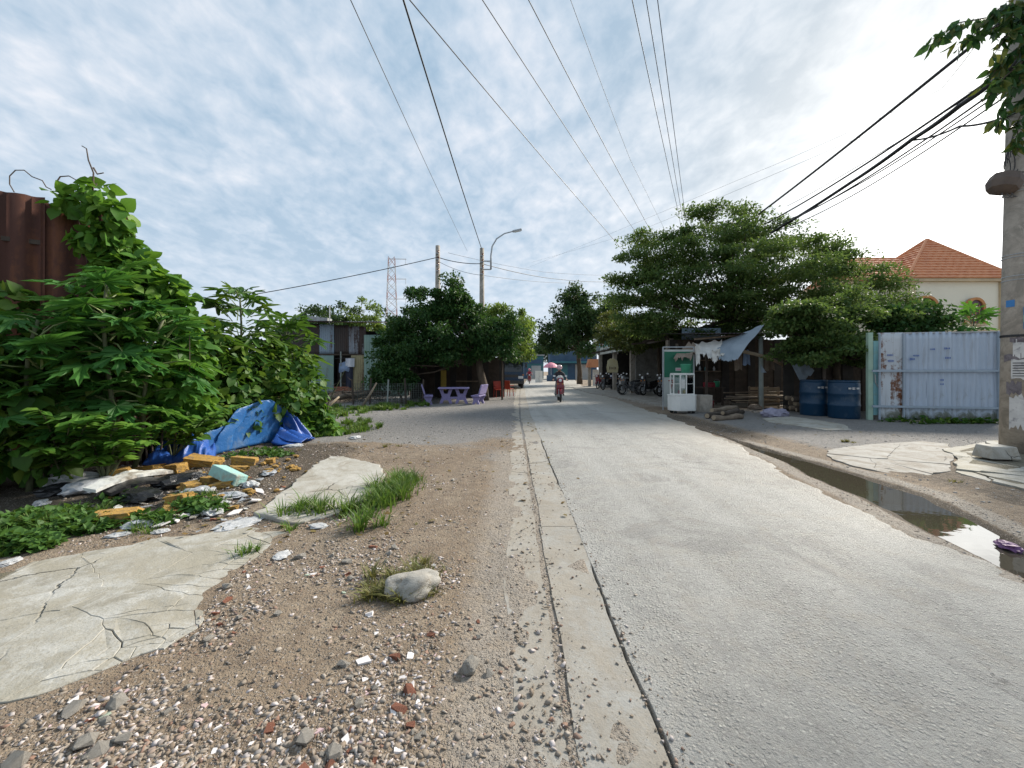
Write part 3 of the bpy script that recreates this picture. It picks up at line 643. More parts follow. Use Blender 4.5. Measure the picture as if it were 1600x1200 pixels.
def seeds_px(big, edge, ne, jit):
    s = [Vector(G(u, v)[:2]) for u, v in big]
    for k in range(ne):
        t = k / max(1, ne - 1) * (len(edge) - 1); i = min(int(t), len(edge) - 2); a = Vector(G(*edge[i])[:2]); b = Vector(G(*edge[i + 1])[:2])
        p = a.lerp(b, t - i); s.append(p + Vector((rnd.uniform(-jit, jit), rnd.uniform(-jit, jit))))
    return s
S1 = [(-260, 930), (-80, 905), (0, 888), (130, 864), (250, 842), (380, 826), (450, 836), (425, 862), (380, 888), (345, 925), (300, 985), (255, 1018), (170, 1048), (60, 1098), (-120, 1130), (-420, 1080)]
pad('cracked_concrete_pad', S1, seeds_px([(-150, 960), (60, 930), (230, 880), (330, 848), (-150, 1060), (80, 1040)],
    [(440, 838), (405, 865), (372, 885), (345, 915), (312, 960), (275, 1000), (225, 1025), (150, 1045)], 52, 0.16),
    M['concrete'], lambda c: 0.043 + rnd.uniform(-0.002, 0.002), lambda s: 0.0 if s.x < -2.3 else rnd.uniform(0.0, 0.004), tilt=0.003, sink=0.024)
S3 = [(1300, 702), (1360, 694), (1440, 690), (1480, 694), (1490, 712), (1480, 738), (1445, 745), (1390, 740), (1330, 728), (1290, 712)]
pad('yard_slab', S3, seeds_px([(1350, 705), (1440, 715)], [(1330, 728), (1480, 738)], 3, 0.2), M['yard_concrete'], lambda c: 0.012, lambda s: 0.002)
S4 = [(1470, 702), (1540, 692), (1620, 690), (1720, 700), (1720, 765), (1600, 768), (1540, 752), (1490, 738), (1492, 716)]
pad('broken_yard_slab', S4, seeds_px([(1620, 715), (1690, 745)], [(1490, 712), (1530, 745), (1590, 758), (1520, 705)], 9, 0.25), M['concrete'], lambda c: 0.025 + rnd.uniform(-0.015, 0.015), lambda s: rnd.uniform(0.003, 0.02), tilt=0.03)
S5 = [(1192, 654), (1235, 651), (1270, 656), (1318, 664), (1330, 672), (1290, 673), (1240, 665), (1200, 660)]
pad('driveway_patch', S5, seeds_px([(1220, 656), (1290, 667)], [(1235, 655), (1270, 660)], 1, 0.1), M['slab_concrete'], lambda c: 0.016, lambda s: 0.002)
S6 = [(895, 607), (930, 603), (1000, 600), (1100, 603), (1110, 625), (1060, 640), (1010, 632), (960, 622), (920, 615)]
pad('shop_apron', S6, seeds_px([(940, 609), (1000, 615), (1060, 622)], [(930, 608), (1090, 610)], 3, 0.5), M['yard_concrete'], lambda c: 0.07, lambda s: 0.004, tilt=0.001)

# tilted slab lying in the weeds
def tilted_slab():
    pts = [(400, 795), (450, 758), (515, 719), (556, 721), (592, 728), (598, 742), (580, 762), (530, 790), (455, 806)]
    p = [Vector(G(u, v, 0.1)[:2]) for u, v in pts]; q = rough_poly(p, 0.06, 0.10, f=3.5)
    c = sum(q, Vector((0, 0))) / len(q); mb = MB(); n = len(q)
    q = [w - c for w in q]
    mb.prism([(w.x, w.y) for w in q], -0.16, 0.0)
    o = mb.build('broken_slab', M['slab_concrete'], None, loc=(c.x, c.y, 0.10), rot=(R(2.5), R(2.5), 0), bevel=0.012)
    tag(o, 'large broken pale concrete slab lying tilted beside tufts of grass', 'concrete slab')
tilted_slab()

# ------------------------------------------------------------------ loose stones, shards, gravel
def rock_mesh(name, mat, seed, sub=2, flat=0.65, rough=0.35, smooth=False):
    bm = bmesh.new(); bmesh.ops.create_icosphere(bm, subdivisions=sub, radius=0.5); r = random.Random(seed)
    off = Vector((r.uniform(0, 50), r.uniform(0, 50), r.uniform(0, 50)))
    for v in bm.verts:
        d = mnoise.noise(v.co * 2.2 + off) * rough + mnoise.noise(v.co * 6 + off) * rough * 0.3
        v.co *= 1 + d; v.co.z *= flat
    zmin = min(v.co.z for v in bm.verts)
    for v in bm.verts: v.co.z -= zmin + 0.1
    me = bpy.data.meshes.new(name); bm.to_mesh(me); bm.free(); me.materials.append(mat)
    if smooth: me.polygons.foreach_set('use_smooth', [True] * len(me.polygons))
    return me
def hull_rock(name, mat, seed, npt=13, flat=0.65):
    r = random.Random(seed); bm = bmesh.new()
    for k in range(npt):
        q = Vector((r.gauss(0, 1), r.gauss(0, 1), r.gauss(0, 1))).normalized() * r.uniform(.36, .58); bm.verts.new((q.x, q.y * r.uniform(.75, 1), q.z * flat))
    res = bmesh.ops.convex_hull(bm, input=bm.verts[:]); bmesh.ops.delete(bm, geom=[v for v in bm.verts if not v.link_faces], context='VERTS')
    z = min(v.co.z for v in bm.verts)
    for v in bm.verts: v.co.z -= z + .08
    me = bpy.data.meshes.new(name); bm.to_mesh(me); bm.free(); me.materials.append(mat); return me
def shard_mesh(name, mat, seed, thick=0.16):
    r = random.Random(seed); n = r.randint(3, 5); mb = MB()
    poly = []
    for k in range(n):
        a = 2 * PI * (k + r.uniform(-0.25, 0.25)) / n; q = r.uniform(0.35, 0.62); poly.append((q * math.cos(a), q * math.sin(a) * 0.8))
    mb.prism(poly, -0.05, thick); me = mb.mesh(name); me.materials.append(mat); return me
def brick_mesh(seed):
    r = random.Random(seed); mb = MB(); mb.box((0, 0, 0.14), (0.9, 0.6, 0.4), jit=0.13); me = mb.mesh('brick_fragment'); me.materials.append(M['brick']); return me
def gravel_density(x, y):
    d = 0.18 + 0.9 * math.exp(-((x + 1.5) / 1.1) ** 2) * math.exp(-((y - 1.6) / 1.9) ** 2)
    d += 0.35 * math.exp(-((x + 0.9) / 0.5) ** 2) * math.exp(-((y - 2.7) / 0.8) ** 2)
    d += 0.5 * math.exp(-((x + 2.0) / 0.8) ** 2) * math.exp(-((y - 3.6) / 0.5) ** 2)
    if x > -0.35: d *= 0.25
    if x > 0.0: d *= 0.4
    d *= min(1.6, max(0.06, 0.3 + 2.2 * float(fbm(x * 1.7, y * 1.7, 3))))
    return d
PADPOLY = [Vector(G(u, v)[:2]) for u, v in S1]
def inpoly(x, y, poly):
    c = False; j = len(poly) - 1
    for i in range(len(poly)):
        a, b = poly[i], poly[j]
        if (a.y > y) != (b.y > y) and x < (b.x - a.x) * (y - a.y) / (b.y - a.y) + a.x: c = not c
        j = i
    return c
def loose():
    kinds = [('white_tile_shard', [shard_mesh('white_tile_shard', M['tile_white'], s) for s in range(6)], 'angular white ceramic tile shard lying', 'tile shard', 'white tile shards', 0.022, 0.085, 125),
             ('pink_tile_shard', [shard_mesh('pink_tile_shard', M['tile_pink'], s + 20) for s in range(4)], 'small pinkish tile shard lying', 'tile shard', 'pink tile shards', 0.018, 0.05, 90),
             ('green_tile_shard', [shard_mesh('green_tile_shard', M['tile_green'], s + 40) for s in range(2)], 'pale green tile shard lying', 'tile shard', 'green tile shards', 0.04, 0.07, 7),
             ('brick_fragment', [brick_mesh(s) for s in range(5)], 'red brick fragment lying', 'brick fragment', 'brick fragments', 0.022, 0.075, 60),
             ('loose_stone', [hull_rock('loose_stone', M['stone'], s, 16, 0.7) for s in range(9)], 'angular grey stone lying loose', 'stone', 'loose stones', 0.03, 0.10, 130)]
    r = random.Random(3)
    for name, ms, lab, cat, grp, a, b, n in kinds:
        k = 0; guard = 0
        while k < n and guard < 20000:
            guard += 1
            y = 1.35 + (r.random() ** 1.8) * 5.2; x = r.uniform(-3.6, 0.1)
            if (x / y < -1.3) or inpoly(x, y, PADPOLY) or r.random() > gravel_density(x, y): continue
            if name.endswith('shard') and y > 3.2 and r.random() < 0.7: continue
            s = a + (b - a) * r.random() ** 3.0
            o = link(name, ms[k % len(ms)], None, None, (x, y, H(x, y) - s * 0.06), (r.uniform(-.3, .3), r.uniform(-.3, .3), r.uniform(0, 6.3)), (s, s * r.uniform(.7, 1.1), s * r.uniform(.7, 1.0)))
            bo = G(645, 925); wh = 'close around the rounded boulder' if (x - bo.x) ** 2 + (y - bo.y) ** 2 < .4 else 'close beside the kerb band' if x > -.6 else 'along the broken edge of the concrete pad' if x < -1.15 * y + 1.0 or x < -2.2 else 'on the bare dirt beyond the boulder' if y > 2.9 else 'in the thick gravel between pad and kerb'
            tag(o, lab + ' ' + wh, cat, grp + ' ' + wh); k += 1
    # gravel: tens of thousands of small chips, one mesh
    base = []
    for s in range(14):
        me = hull_rock('chip', M['pebbles'], 900 + s, 7 + s % 4, 0.6); vs = np.array([tuple(v.co) for v in me.vertices]); vs[:, 2] -= vs[:, 2].mean()
        fs = np.array([list(f.vertices)[:3] for f in me.polygons]); base.append((vs, fs)); bpy.data.meshes.remove(me)
    def scatter(name, n, sampler, mat, smin, smax, label, pw=3.4):
        rs = np.random.RandomState(len(name)); VV = []; FF = []; CT = []; b = 0
        k = 0
        while k < n:
            if callable(sampler): p = sampler(rs)
            else: p = sampler[k]
            if p is None: continue
            x, y = p; v, f = base[k % 14]; s = smin + (smax - smin) * rs.rand() ** pw
            a = rs.rand() * 6.28; ca, sa = math.cos(a), math.sin(a); st = rs.uniform(0.7, 1.3)
            w = v * [s * st, s / st, s * rs.uniform(0.6, 1.1)]
            VV.append(np.stack([w[:, 0] * ca - w[:, 1] * sa + x, w[:, 0] * sa + w[:, 1] * ca + y, w[:, 2] + s * rs.uniform(-.12, .12)], -1)); FF.append(f + b); b += len(v); k += 1; CT.append((x, y, len(v)))
        V = np.concatenate(VV); ctr = np.array(CT); hz = gh(ctr[:, 0], ctr[:, 1]); hz = np.where((ctr[:, 0] > 0.0) & (ctr[:, 0] < 3.0) & (ctr[:, 1] < 20), np.maximum(hz, 0.012), hz); V[:, 2] += np.repeat(hz, ctr[:, 2].astype(int))
        o = np_mesh(name, V, np.concatenate(FF), mat); tag(o, label, 'gravel', kind='stuff')
    def s_verge(rs):
        y = 1.3 + rs.rand() ** 1.9 * 6.5; x = rs.uniform(-4.5, 0.28)
        if x / y < -1.35 or rs.rand() > gravel_density(x, y) or inpoly(x, y, PADPOLY): return None
        return x, y
    rs = np.random.RandomState(77); yy = 1.3 + rs.rand(400000) ** 1.9 * 6.5; xx = rs.uniform(-4.5, 0.28, 400000)
    dn = 0.2 + 0.9 * np.exp(-((xx + 1.5) / 1.2) ** 2) * np.exp(-((yy - 1.6) / 1.9) ** 2) + 0.35 * np.exp(-((xx + 0.9) / 0.5) ** 2) * np.exp(-((yy - 2.7) / 0.8) ** 2) + 0.5 * np.exp(-((xx + 2.0) / 0.8) ** 2) * np.exp(-((yy - 3.6) / 0.5) ** 2)
    dn = dn * np.where(xx > -0.35, 0.3, 1.0) * np.clip(0.6 + 2.2 * fbm(xx * 1.7, yy * 1.7, 3), 0.12, 2.0)
    ok = (xx / yy > -1.35) & (rs.rand(400000) < dn); P = [(a, b) for a, b in zip(xx[ok], yy[ok]) if not inpoly(a, b, PADPOLY)][:46000]
    scatter('verge_gravel', len(P), P, M['pebbles'], 0.004, 0.042, 'brown and pink gravel covering the dirt verge beside the kerb')
    def s_cross(rs):
        y = rs.uniform(7.0, 14.5); x = rs.uniform(-6.5, 0.0)
        if x < -y * 0.42: return None
        return x, y
    scatter('crossing_gravel', 3500, s_cross, M['grey_chips'], 0.015, 0.06, 'grey crushed stone spread over the side track')
    def s_right(rs):
        y = rs.uniform(2.5, 12); x = rs.uniform(4.5, 12)
        if x > y * 1.35 or rs.rand() > 0.35 + 0.65 * max(0, 0.5 + float(fbm(x, y, 2))): return None
        if y < 9.3 and np.interp(y, PDY, PDL) - 0.1 < x < np.interp(y, PDY, PDR) + 0.1: return None
        return x, y
    scatter('yard_gravel', 3500, s_right, M['grey_chips'], 0.012, 0.06, 'grey gravel scattered over the yard in front of the metal gate')
    def s_kerb(rs):
        y = 1.3 + rs.rand() ** 1.7 * 7; q = rs.rand(); x = 0.25 + rs.randn() * 0.05 if q < 0.4 else 0.61 + rs.randn() * 0.035 if q < 0.7 else rs.uniform(0.0, 0.8) if q < 0.93 else 0.6 + abs(rs.randn()) * 0.7
        return x, y
    rs_ = len('x')
    scatter('gutter_grit', 2600, s_kerb, M['pebbles'], 0.004, 0.03, 'fine grit gathered in the joint beside the kerb', 3.5)
    def s_dmp(rs):
        y = rs.uniform(3.9, 7.6); x = -y * rs.uniform(0.33, 1.1)
        return x, y
    scatter('dump_rubble', 2600, s_dmp, M['pebbles'], 0.012, 0.07, 'small rubble crumbs among the dumped rubbish')
    def s_shore(rs):
        y = rs.uniform(2.2, 9.2); w = 0.16 * abs(rs.randn()) + 0.02
        x = np.interp(y, PDY, PDL) - w if rs.rand() < 0.6 else np.interp(y, PDY, PDR) + w
        return x, y
    scatter('shore_grit', 3000, s_shore, M['pebbles'], 0.006, 0.028, 'pale grit along the margin of the puddle', 3)
loose()
def boulders():
    p = G(645, 925); o = link('boulder', rock_mesh('boulder', M['boulder'], 79, 4, 0.6, 0.42, True), None, None, (p.x, p.y, H(p.x, p.y) - 0.015), (0, 0, 0.4), (0.34, 0.25, 0.26))
    tag(o, 'smooth rounded pale boulder half buried beside a dry grass tuft', 'boulder')
    p = G(735, 1050); o = link('boulder', rock_mesh('boulder', M['stone'], 78, 3, 0.8, 0.4), None, None, (p.x, p.y, H(p.x, p.y)), (0, 0, 1.4), (0.095, 0.075, 0.085))
    tag(o, 'dark grey angular rock standing alone near the kerb band', 'rock')
    p = G(1556, 720); mb = MB(); mb.prism([(-.19, -.13), (.19, -.13), (.19, .13), (-.19, .13)], 0, 0.01)
    mb = MB(); mb.add([(-.21, -.17, 0), (.21, -.17, 0), (.21, .17, 0), (-.21, .17, 0), (-.17, -.14, .2), (.17, -.14, .2), (.17, .14, .2), (-.17, .14, .2)], [(3, 2, 1, 0), (4, 5, 6, 7), (0, 1, 5, 4), (1, 2, 6, 5), (2, 3, 7, 6), (3, 0, 4, 7)])
    tag(mb.build('concrete_block', M['slab_concrete'], loc=(p.x, p.y, 0.05), rot=(0, 0, -0.15), bevel=0.015), 'squat grey concrete block standing at the foot of the utility pole', 'concrete block')
boulders()

# ------------------------------------------------------------------ plants
def fan_leaf(name, outline, mat, droop=0.12, fold=0.1, stem=0.0, stem_mat=None, center=(0, 0)):
    """blade in the XY plane, base at the origin, growing along +Y; outline = points, fan from the centre"""
    mb = MB(); n = len(outline); cx, cy = center
    def z(x, y): return fold * abs(x) - droop * (y * y)
    vs = [(cx, cy, z(cx, cy))] + [(x, y, z(x, y)) for x, y in outline]
    mb.add(vs, [(0, 1 + i, 1 + (i + 1) % n) for i in range(n)])
    mats = [mat]
    if stem:
        mb.cur = 1; mats.append(stem_mat or M['petiole']); mb.tube([(0, -stem, -0.12 * stem), (0, -stem * 0.5, 0.0), (0, cy * 0.6, 0.0)], [0.016, 0.012, 0.008], 4, False)
    me = mb.mesh(name)
    for m in mats: me.materials.append(m)
    return me
def heart_leaf(name, mat, w=0.52):
    o = [(0.0, 0.06), (0.18, -0.05), (0.4, 0.02), (w, 0.25), (0.45, 0.55), (0.24, 0.82), (0, 1.05)]
    return fan_leaf(name, o + [(-x, y) for x, y in o[-2:0:-1]], mat, 0.22, 0.18, 0.0, None, (0, 0.35))
def lance_leaf(name, mat, w=0.2):
    mb = MB(); z = lambda y: -0.25 * y * y
    mb.add([(0, 0, 0), (w, .35, z(.35) + .05), (w * .8, .68, z(.68) + .04), (0, 1, z(1)), (-w * .8, .68, z(.68) + .04), (-w, .35, z(.35) + .05), (0, .35, z(.35)), (0, .68, z(.68))],
           [(0, 1, 6), (0, 6, 5), (6, 1, 2, 7), (5, 6, 7, 4), (7, 2, 3), (4, 7, 3)])
    me = mb.mesh(name); me.materials.append(mat); return me
def palm_leaf(name, mat, lobes=8, seed=0, deep=0.42, toothed=True, stem=0.9):
    """palmate, deeply cut blade (papaya / castor); radius about 1"""
    r = random.Random(seed); o = []; span = R(300)
    for k in range(lobes):
        a = -span / 2 + span * k / (lobes - 1); L = (1.0 - 0.35 * abs(k - (lobes - 1) / 2) / lobes * 2) * r.uniform(0.88, 1.08)
        da = span / (lobes - 1)
        if k > 0: o.append((deep * 0.9, a - da * 0.5))
        if toothed:
            o += [(L * 0.55, a - da * 0.26), (L * 0.78, a - da * 0.30), (L * 0.76, a - da * 0.12), (L, a), (L * 0.76, a + da * 0.12), (L * 0.78, a + da * 0.30), (L * 0.55, a + da * 0.26)]
        else:
            o += [(L * 0.6, a - da * 0.27), (L * 0.85, a - da * 0.16), (L, a), (L * 0.85, a + da * 0.16), (L * 0.6, a + da * 0.27)]
    pts = [(q * math.sin(a), q * math.cos(a)) for q, a in o]
    mb = MB(); vs = [(0, 0, 0.0)]
    for i, (x, y) in enumerate(pts):
        q = math.hypot(x, y); vs.append((x, y, 0.10 * q - 0.36 * q * q + (0.03 if o[i][0] < deep else -0.02)))
    n = len(pts); mb.add(vs, [(0, 1 + i, 2 + i) for i in range(n - 1)])
    mb.cur = 1; mb.tube([(0, -stem, -0.32 * stem), (0, -stem * 0.5, -0.05), (0, 0, 0)], [0.03, 0.022, 0.016], 4, False)
    me = mb.mesh(name); me.materials.append(mat); me.materials.append(M['petiole']); return me

def me_arrays(me):
    v = np.array([tuple(x.co) for x in me.vertices]); tri = []; mi = []
    for p in me.polygons:
        ix = list(p.vertices)
        for k in range(1, len(ix) - 1): tri.append((ix[0], ix[k], ix[k + 1])); mi.append(p.material_index)
    return v, np.array(tri), np.array(mi)
def orient(fwd, up=Vector((0, 0, 1)), roll=0.0):
    y = Vector(fwd).normalized(); x = y.cross(up)
    if x.length < 1e-4: x = Vector((1, 0, 0))
    x.normalize(); z = x.cross(y); m = Matrix((x, y, z)).transposed()
    return m @ Matrix.Rotation(roll, 3, 'Y')
def join_leaves(name, meshes, places, mats, parent=None):
    """places: list of (pos, 3x3 matrix, size)"""
    ar = [me_arrays(m) for m in meshes]; V = []; Fc = []; MI = []; b = 0
    for k, (p, m3, s) in enumerate(places):
        v, t, mi = ar[k % len(ar)]; V.append(v @ (np.array(m3).T * s) + np.array(p)); Fc.append(t + b); MI.append(mi); b += len(v)
    return np_mesh(name, np.concatenate(V), np.concatenate(Fc), mats, parent, mi=np.concatenate(MI))
def put_leaves(root, meshes, places, limit=300, name='leaf', rest_name='foliage'):
    mats = list(meshes[0].materials)
    for k, (p, m3, s) in enumerate(places[:limit]):
        o = link(name, meshes[k % len(meshes)], None, root); o.matrix_basis = Matrix.Translation(p) @ m3.to_4x4() @ Matrix.Scale(s, 4)
    if len(places) > limit:
        o = join_leaves(rest_name, meshes, places[limit:], mats, root); o['kind'] = 'stuff'
def rvec(r, up=0.0):
    while True:
        v = Vector((r.uniform(-1, 1), r.uniform(-1, 1), r.uniform(-1, 1)))
        if 0.05 < v.length < 1: break
    v.normalize(); v.z += up; return v.normalized()

def papaya(base, top, n, size, seed, label, lobes=8, deep=0.42, spread=0.7, zmin=0.35, mat='papaya', group=None, toothed=True, name='papaya_plant', bias=None):
    r = random.Random(seed); base = Vector(base); top = Vector(top)
    root = empty(name, base, 0, label, 'plant', group); d = top - base
    st = [d * t + Vector((0.05 * math.sin(3 * t + seed), 0.05 * math.cos(4 * t), 0)) * (1 if 0 < t < 1 else 0) for t in np.linspace(0, 1, 7)]
    MB().tube(st, [0.032 * (1 - 0.5 * k / 6) for k in range(7)], 8).build('stem', M['stem'], root, True)
    ms = [palm_leaf('leaf', M[mat], lobes, seed * 7 + k, deep, toothed, 0.9) for k in range(4)]; pl = []
    for k in range(n):
        t = zmin + (1 - zmin) * ((k + 0.5) / n) ** 0.75; a = k * 2.399 + r.uniform(-.3, .3)
        el = R(r.uniform(-15, 35) + 35 * t ** 4); f = Vector((math.cos(a) * math.cos(el), math.sin(a) * math.cos(el), math.sin(el)))
        if bias: f = (f + Vector(bias) * r.uniform(0, 1)).normalized()
        s = size * r.uniform(0.75, 1.1) * (1.0 - 0.35 * max(0, t - 0.85) / 0.15)
        pos = d * t + f * (0.9 * s * spread / 0.7)
        f2 = Vector((f.x, f.y, f.z - r.uniform(0.15, 0.6))).normalized()
        pl.append((pos, orient(f2, roll=r.uniform(-.4, .4)), s))
    put_leaves(root, ms, pl); return root

def leaf_blob(root, meshes, blobs, n, size, seed, limit=300, up=0.3, shell=0.55, face=None):
    r = random.Random(seed); pl = []; vol = [b[3] * b[4] * b[5] for b in blobs]
    for k in range(n):
        b = r.choices(blobs, [v ** 0.67 for v in vol])[0]; q = rvec(r); rad = shell + (1 - shell) * r.random()
        p = Vector((b[0] + q.x * b[3] * rad, b[1] + q.y * b[4] * rad, max(b[2] + q.z * b[5] * rad, 0.06)))
        f = (q * 0.8 + rvec(r) * 0.9 + Vector((0, 0, -0.45))).normalized()
        nup = (q * 0.9 + Vector((0, 0, 0.9)) + rvec(r) * 0.6).normalized()
        pl.append((q.y * 1.0 - q.z * 0.2, (p, orient(f, nup, r.uniform(-.5, .5)), size * r.uniform(0.45, 1.3))))
    pl.sort(key=lambda t: t[0]); put_leaves(root, meshes, [x[1] for x in pl], limit)

def left_plants():
    hl = [heart_leaf('leaf', M['vine'], w) for w in (0.5, 0.56)]
    r = random.Random(21)
    # climbing vine over the corner of the rusty fence
    root = empty('climbing_vine', (-5.5, 6.0, 0), 0, 'broad leaved climbing vine draped over the corner of the rusty fence', 'vine'); base = Vector((-5.5, 6.0, 0))
    path = [(92, 312, 5.55, .14), (125, 318, 5.6, .2), (150, 305, 5.7, .2), (165, 335, 5.6, .26), (150, 370, 5.55, .22), (175, 375, 5.7, .26), (125, 375, 5.5, .14), (185, 410, 5.7, .28), (215, 430, 5.7, .3), (165, 425, 5.6, .25), (250, 455, 5.8, .3), (205, 480, 5.5, .35), (270, 500, 5.9, .35), (240, 540, 5.8, .4), (290, 560, 6.2, .4), (140, 470, 5.5, .2), (130, 500, 5.4, .3), (185, 350, 5.75, .2), (195, 390, 5.75, .22), (228, 425, 5.8, .2), (262, 445, 5.9, .22), (285, 470, 6, .25), (180, 560, 5.4, .35), (100, 560, 5.0, .3), (250, 600, 5.7, .4), (290, 620, 6.2, .4)]
    blobs = []
    for u, v, Y, q in path: p = A(u, v, Y) - base; blobs.append((p.x, p.y, p.z, q, q * 0.7, q))
    leaf_blob(root, hl, blobs, 2300, 0.15, 4, 300)
    for k in range(9):
        a = A(200 + 10 * k, 742, 5.9 + 0.05 * k) - base; a.z = H(-5.5, 6.0); b = A(120 + 22 * k, 330 + 24 * k, 5.7) - base; m = (a + b) / 2 + Vector((r.uniform(-.2, .2), 0.1, 0.2))
        MB().tube([a, m, b], [0.014, 0.01, 0.005], 5).build('vine_stem', M['dry_vine'], root)
    for pts in ([(145, 300), (146, 270), (138, 250), (135, 232), (128, 228)], [(146, 262), (152, 272), (162, 270)], [(88, 300), (88, 285), (94, 276), (108, 275), (124, 284)], [(146, 285), (150, 292), (151, 286)]):
        MB().tube([A(u, v, 5.7) - base for u, v in pts], [0.012 * (1 - 0.6 * i / len(pts)) for i in range(len(pts))], 5).build('tendril', M['dry_vine'], root)
    MB().tube([A(u, v, 5.45) - base for u, v in [(22, 300), (15, 288), (15, 275), (24, 266), (38, 266), (50, 276), (66, 282), (72, 292), (80, 296)]], 0.007, 5).build('tendril', M['dry_vine'], root)
    # shaded thicket at the foot of the fence
    c = G(40, 765); root = empty('fence_thicket', c, 0, 'shaded leafy thicket covering the foot of the rusty fence', 'shrub'); bl = []
    for u, v, Y, q in [(-40, 470, 4.9, .3), (20, 480, 5.0, .25), (-30, 540, 4.7, .4), (40, 560, 4.9, .35), (5, 620, 4.6, .4), (70, 640, 4.9, .35), (-50, 640, 4.5, .5), (30, 690, 4.7, .35), (110, 640, 5.1, .35), (-60, 720, 4.5, .4), (80, 720, 4.9, .25), (130, 580, 5.2, .3)]:
        p = A(u, v, Y) - c; bl.append((p.x, p.y, p.z, q, q * .7, q))
    leaf_blob(root, [heart_leaf('leaf', M['bush'], .45), lance_leaf('leaf', M['pinnate'], .28)], bl, 1700, 0.17, 77, 300)
    for k in range(8):
        a = Vector((r.uniform(-.8, .6), r.uniform(-.1, .4), -.02)); MB().tube([a, a + Vector((r.uniform(-.2, .2), 0, .8)), a + Vector((r.uniform(-.5, .5), r.uniform(-.2, .2), 1.7))], [.018, .013, .006], 5).build('stem', M['stem'], root)
    # papayas
    p = G(172, 760); papaya((p.x, p.y, H(p.x, p.y) - .02), A(168, 440, 5.15), 40, 0.44, 1, 'tall papaya plant with deeply cut leaves in front of the rusty fence', zmin=0.25, spread=0.8)
    p = G(205, 748); papaya((p.x, p.y, H(p.x, p.y) - .02), A(255, 500, 5.4), 36, 0.44, 2, 'leaning papaya plant with broad cut leaves right of the tallest papaya', zmin=0.2, spread=0.8)
    p = G(45, 775); papaya((p.x, p.y, H(p.x, p.y) - .02), A(60, 500, 4.7), 26, 0.40, 3, 'young papaya plant shaded against the foot of the rusty fence', zmin=0.3, spread=0.8)
    p = G(380, 690); papaya((p.x, p.y, H(p.x, p.y) - .02), A(375, 466, 8.2), 70, 0.40, 5, 'castor bush with dark star shaped leaves standing behind the blue tarpaulin', 7, 0.36, 1.1, 0.2, 'bush', None, False, 'castor_bush')
    p = G(330, 700); papaya((p.x, p.y, H(p.x, p.y) - .02), A(310, 520, 7.2), 34, 0.42, 6, 'shorter castor bush between the papayas and the tall castor bush', 7, 0.36, 0.9, 0.2, 'bush', None, False, 'castor_bush')
    p = G(455, 668); papaya((p.x, p.y, H(p.x, p.y) - .02), A(448, 512, 9.4), 64, 0.42, 8, 'castor bush with yellowish lower leaves overgrown by creeper near the grey track', 7, 0.36, 1.1, 0.15, 'bush', None, False, 'castor_bush')
    # creeper mass under them
    ll = [heart_leaf('leaf', M['bush'], 0.45), lance_leaf('leaf', M['bush'], 0.26)]
    c = G(430, 680); root = empty('creeper_thicket', c, 0, 'dense small leaved creeper thicket covering the ground behind the blue tarpaulin', 'shrub')
    bl = []
    for u, v, Y, q in [(330, 600, 7.6, .9), (395, 575, 8.5, .75), (430, 620, 8.3, .6), (468, 605, 9.1, .6), (485, 655, 9.2, .5), (500, 670, 9.4, .35), (360, 640, 7.6, .6), (300, 640, 6.9, .6), (280, 690, 6.5, .4), (305, 545, 7.0, .5), (440, 575, 9.2, .7)]:
        p = A(u, v, Y) - c; bl.append((p.x, p.y, p.z, q, q * .8, q))
    leaf_blob(root, ll, bl, 5200, 0.145, 9, 300)
    for k in range(14):
        a = Vector((r.uniform(-1.6, 0.8), r.uniform(-.6, .9), -0.03)); MB().tube([a, a + Vector((r.uniform(-.3, .3), 0, .7)), a + Vector((r.uniform(-.6, .6), r.uniform(-.3, .3), 1.5))], [.02, .014, .006], 5).build('stem', M['stem'], root)
    yl = [heart_leaf('leaf', M['vine'], 0.5)]
    c = G(500, 678); root = empty('bright_creeper', c, 0, 'bright yellow green creeper sprawling at the end of the thicket by the grey track', 'creeper')
    bl = []
    for u, v, Y, q in [(490, 640, 9.2, .3), (505, 665, 9.2, .25), (520, 680, 9, .2), (470, 670, 8.8, .25)]:
        p = A(u, v, Y) - c; bl.append((p.x, p.y, max(p.z, .1), q, q, q))
    leaf_blob(root, yl, bl, 420, 0.13, 10, 300)
    MB().tube([(-.3, 0, 0), (-.1, .1, .3), (0.05, .1, .55)], [.015, .01, .006], 5).build('stem', M['stem'], root)
    # leaf sprays reaching out of the shade (alternate leaves on arching twigs)
    sp = [heart_leaf('leaf', M['pinnate'], 0.36), lance_leaf('leaf', M['pinnate'], 0.3)]
    def spray_shrub(base_px, twigs, label, seed):
        b = G(*base_px); b.z = H(b.x, b.y) - 0.03; rr = random.Random(seed); root = empty('leafy_shrub', b, 0, label, 'shrub'); pl = []
        for (u, v, Y) in twigs:
            e = A(u, v, Y) - b; m = e * 0.5 + Vector((0, 0, 0.35)); pts = [Vector((0, 0, 0)).lerp(m, t).lerp(m.lerp(e, t), t) for t in np.linspace(0, 1, 12)]
            MB().tube(pts, [.014 * (1 - .75 * i / 11) for i in range(12)], 5).build('twig', M['stem'], root)
            for k in range(26):
                t = 0.3 + 0.7 * k / 25; i = min(int(t * 11), 10); p = pts[i].lerp(pts[i + 1], t * 11 - i); d = (pts[i + 1] - pts[i]).normalized()
                side = d.cross(Vector((0, 0, 1))).normalized() * (1 if k % 2 else -1)
                f = (side * 0.9 + d * 0.55 + Vector((0, 0, rr.uniform(-.45, .1)))).normalized()
                pl.append((p, orient(f, Vector((0, 0, 1)), rr.uniform(-.35, .35)), 0.15 * rr.uniform(.75, 1.2) * (1.15 - .4 * t)))
        rr.shuffle(pl); put_leaves(root, sp, pl, 300)
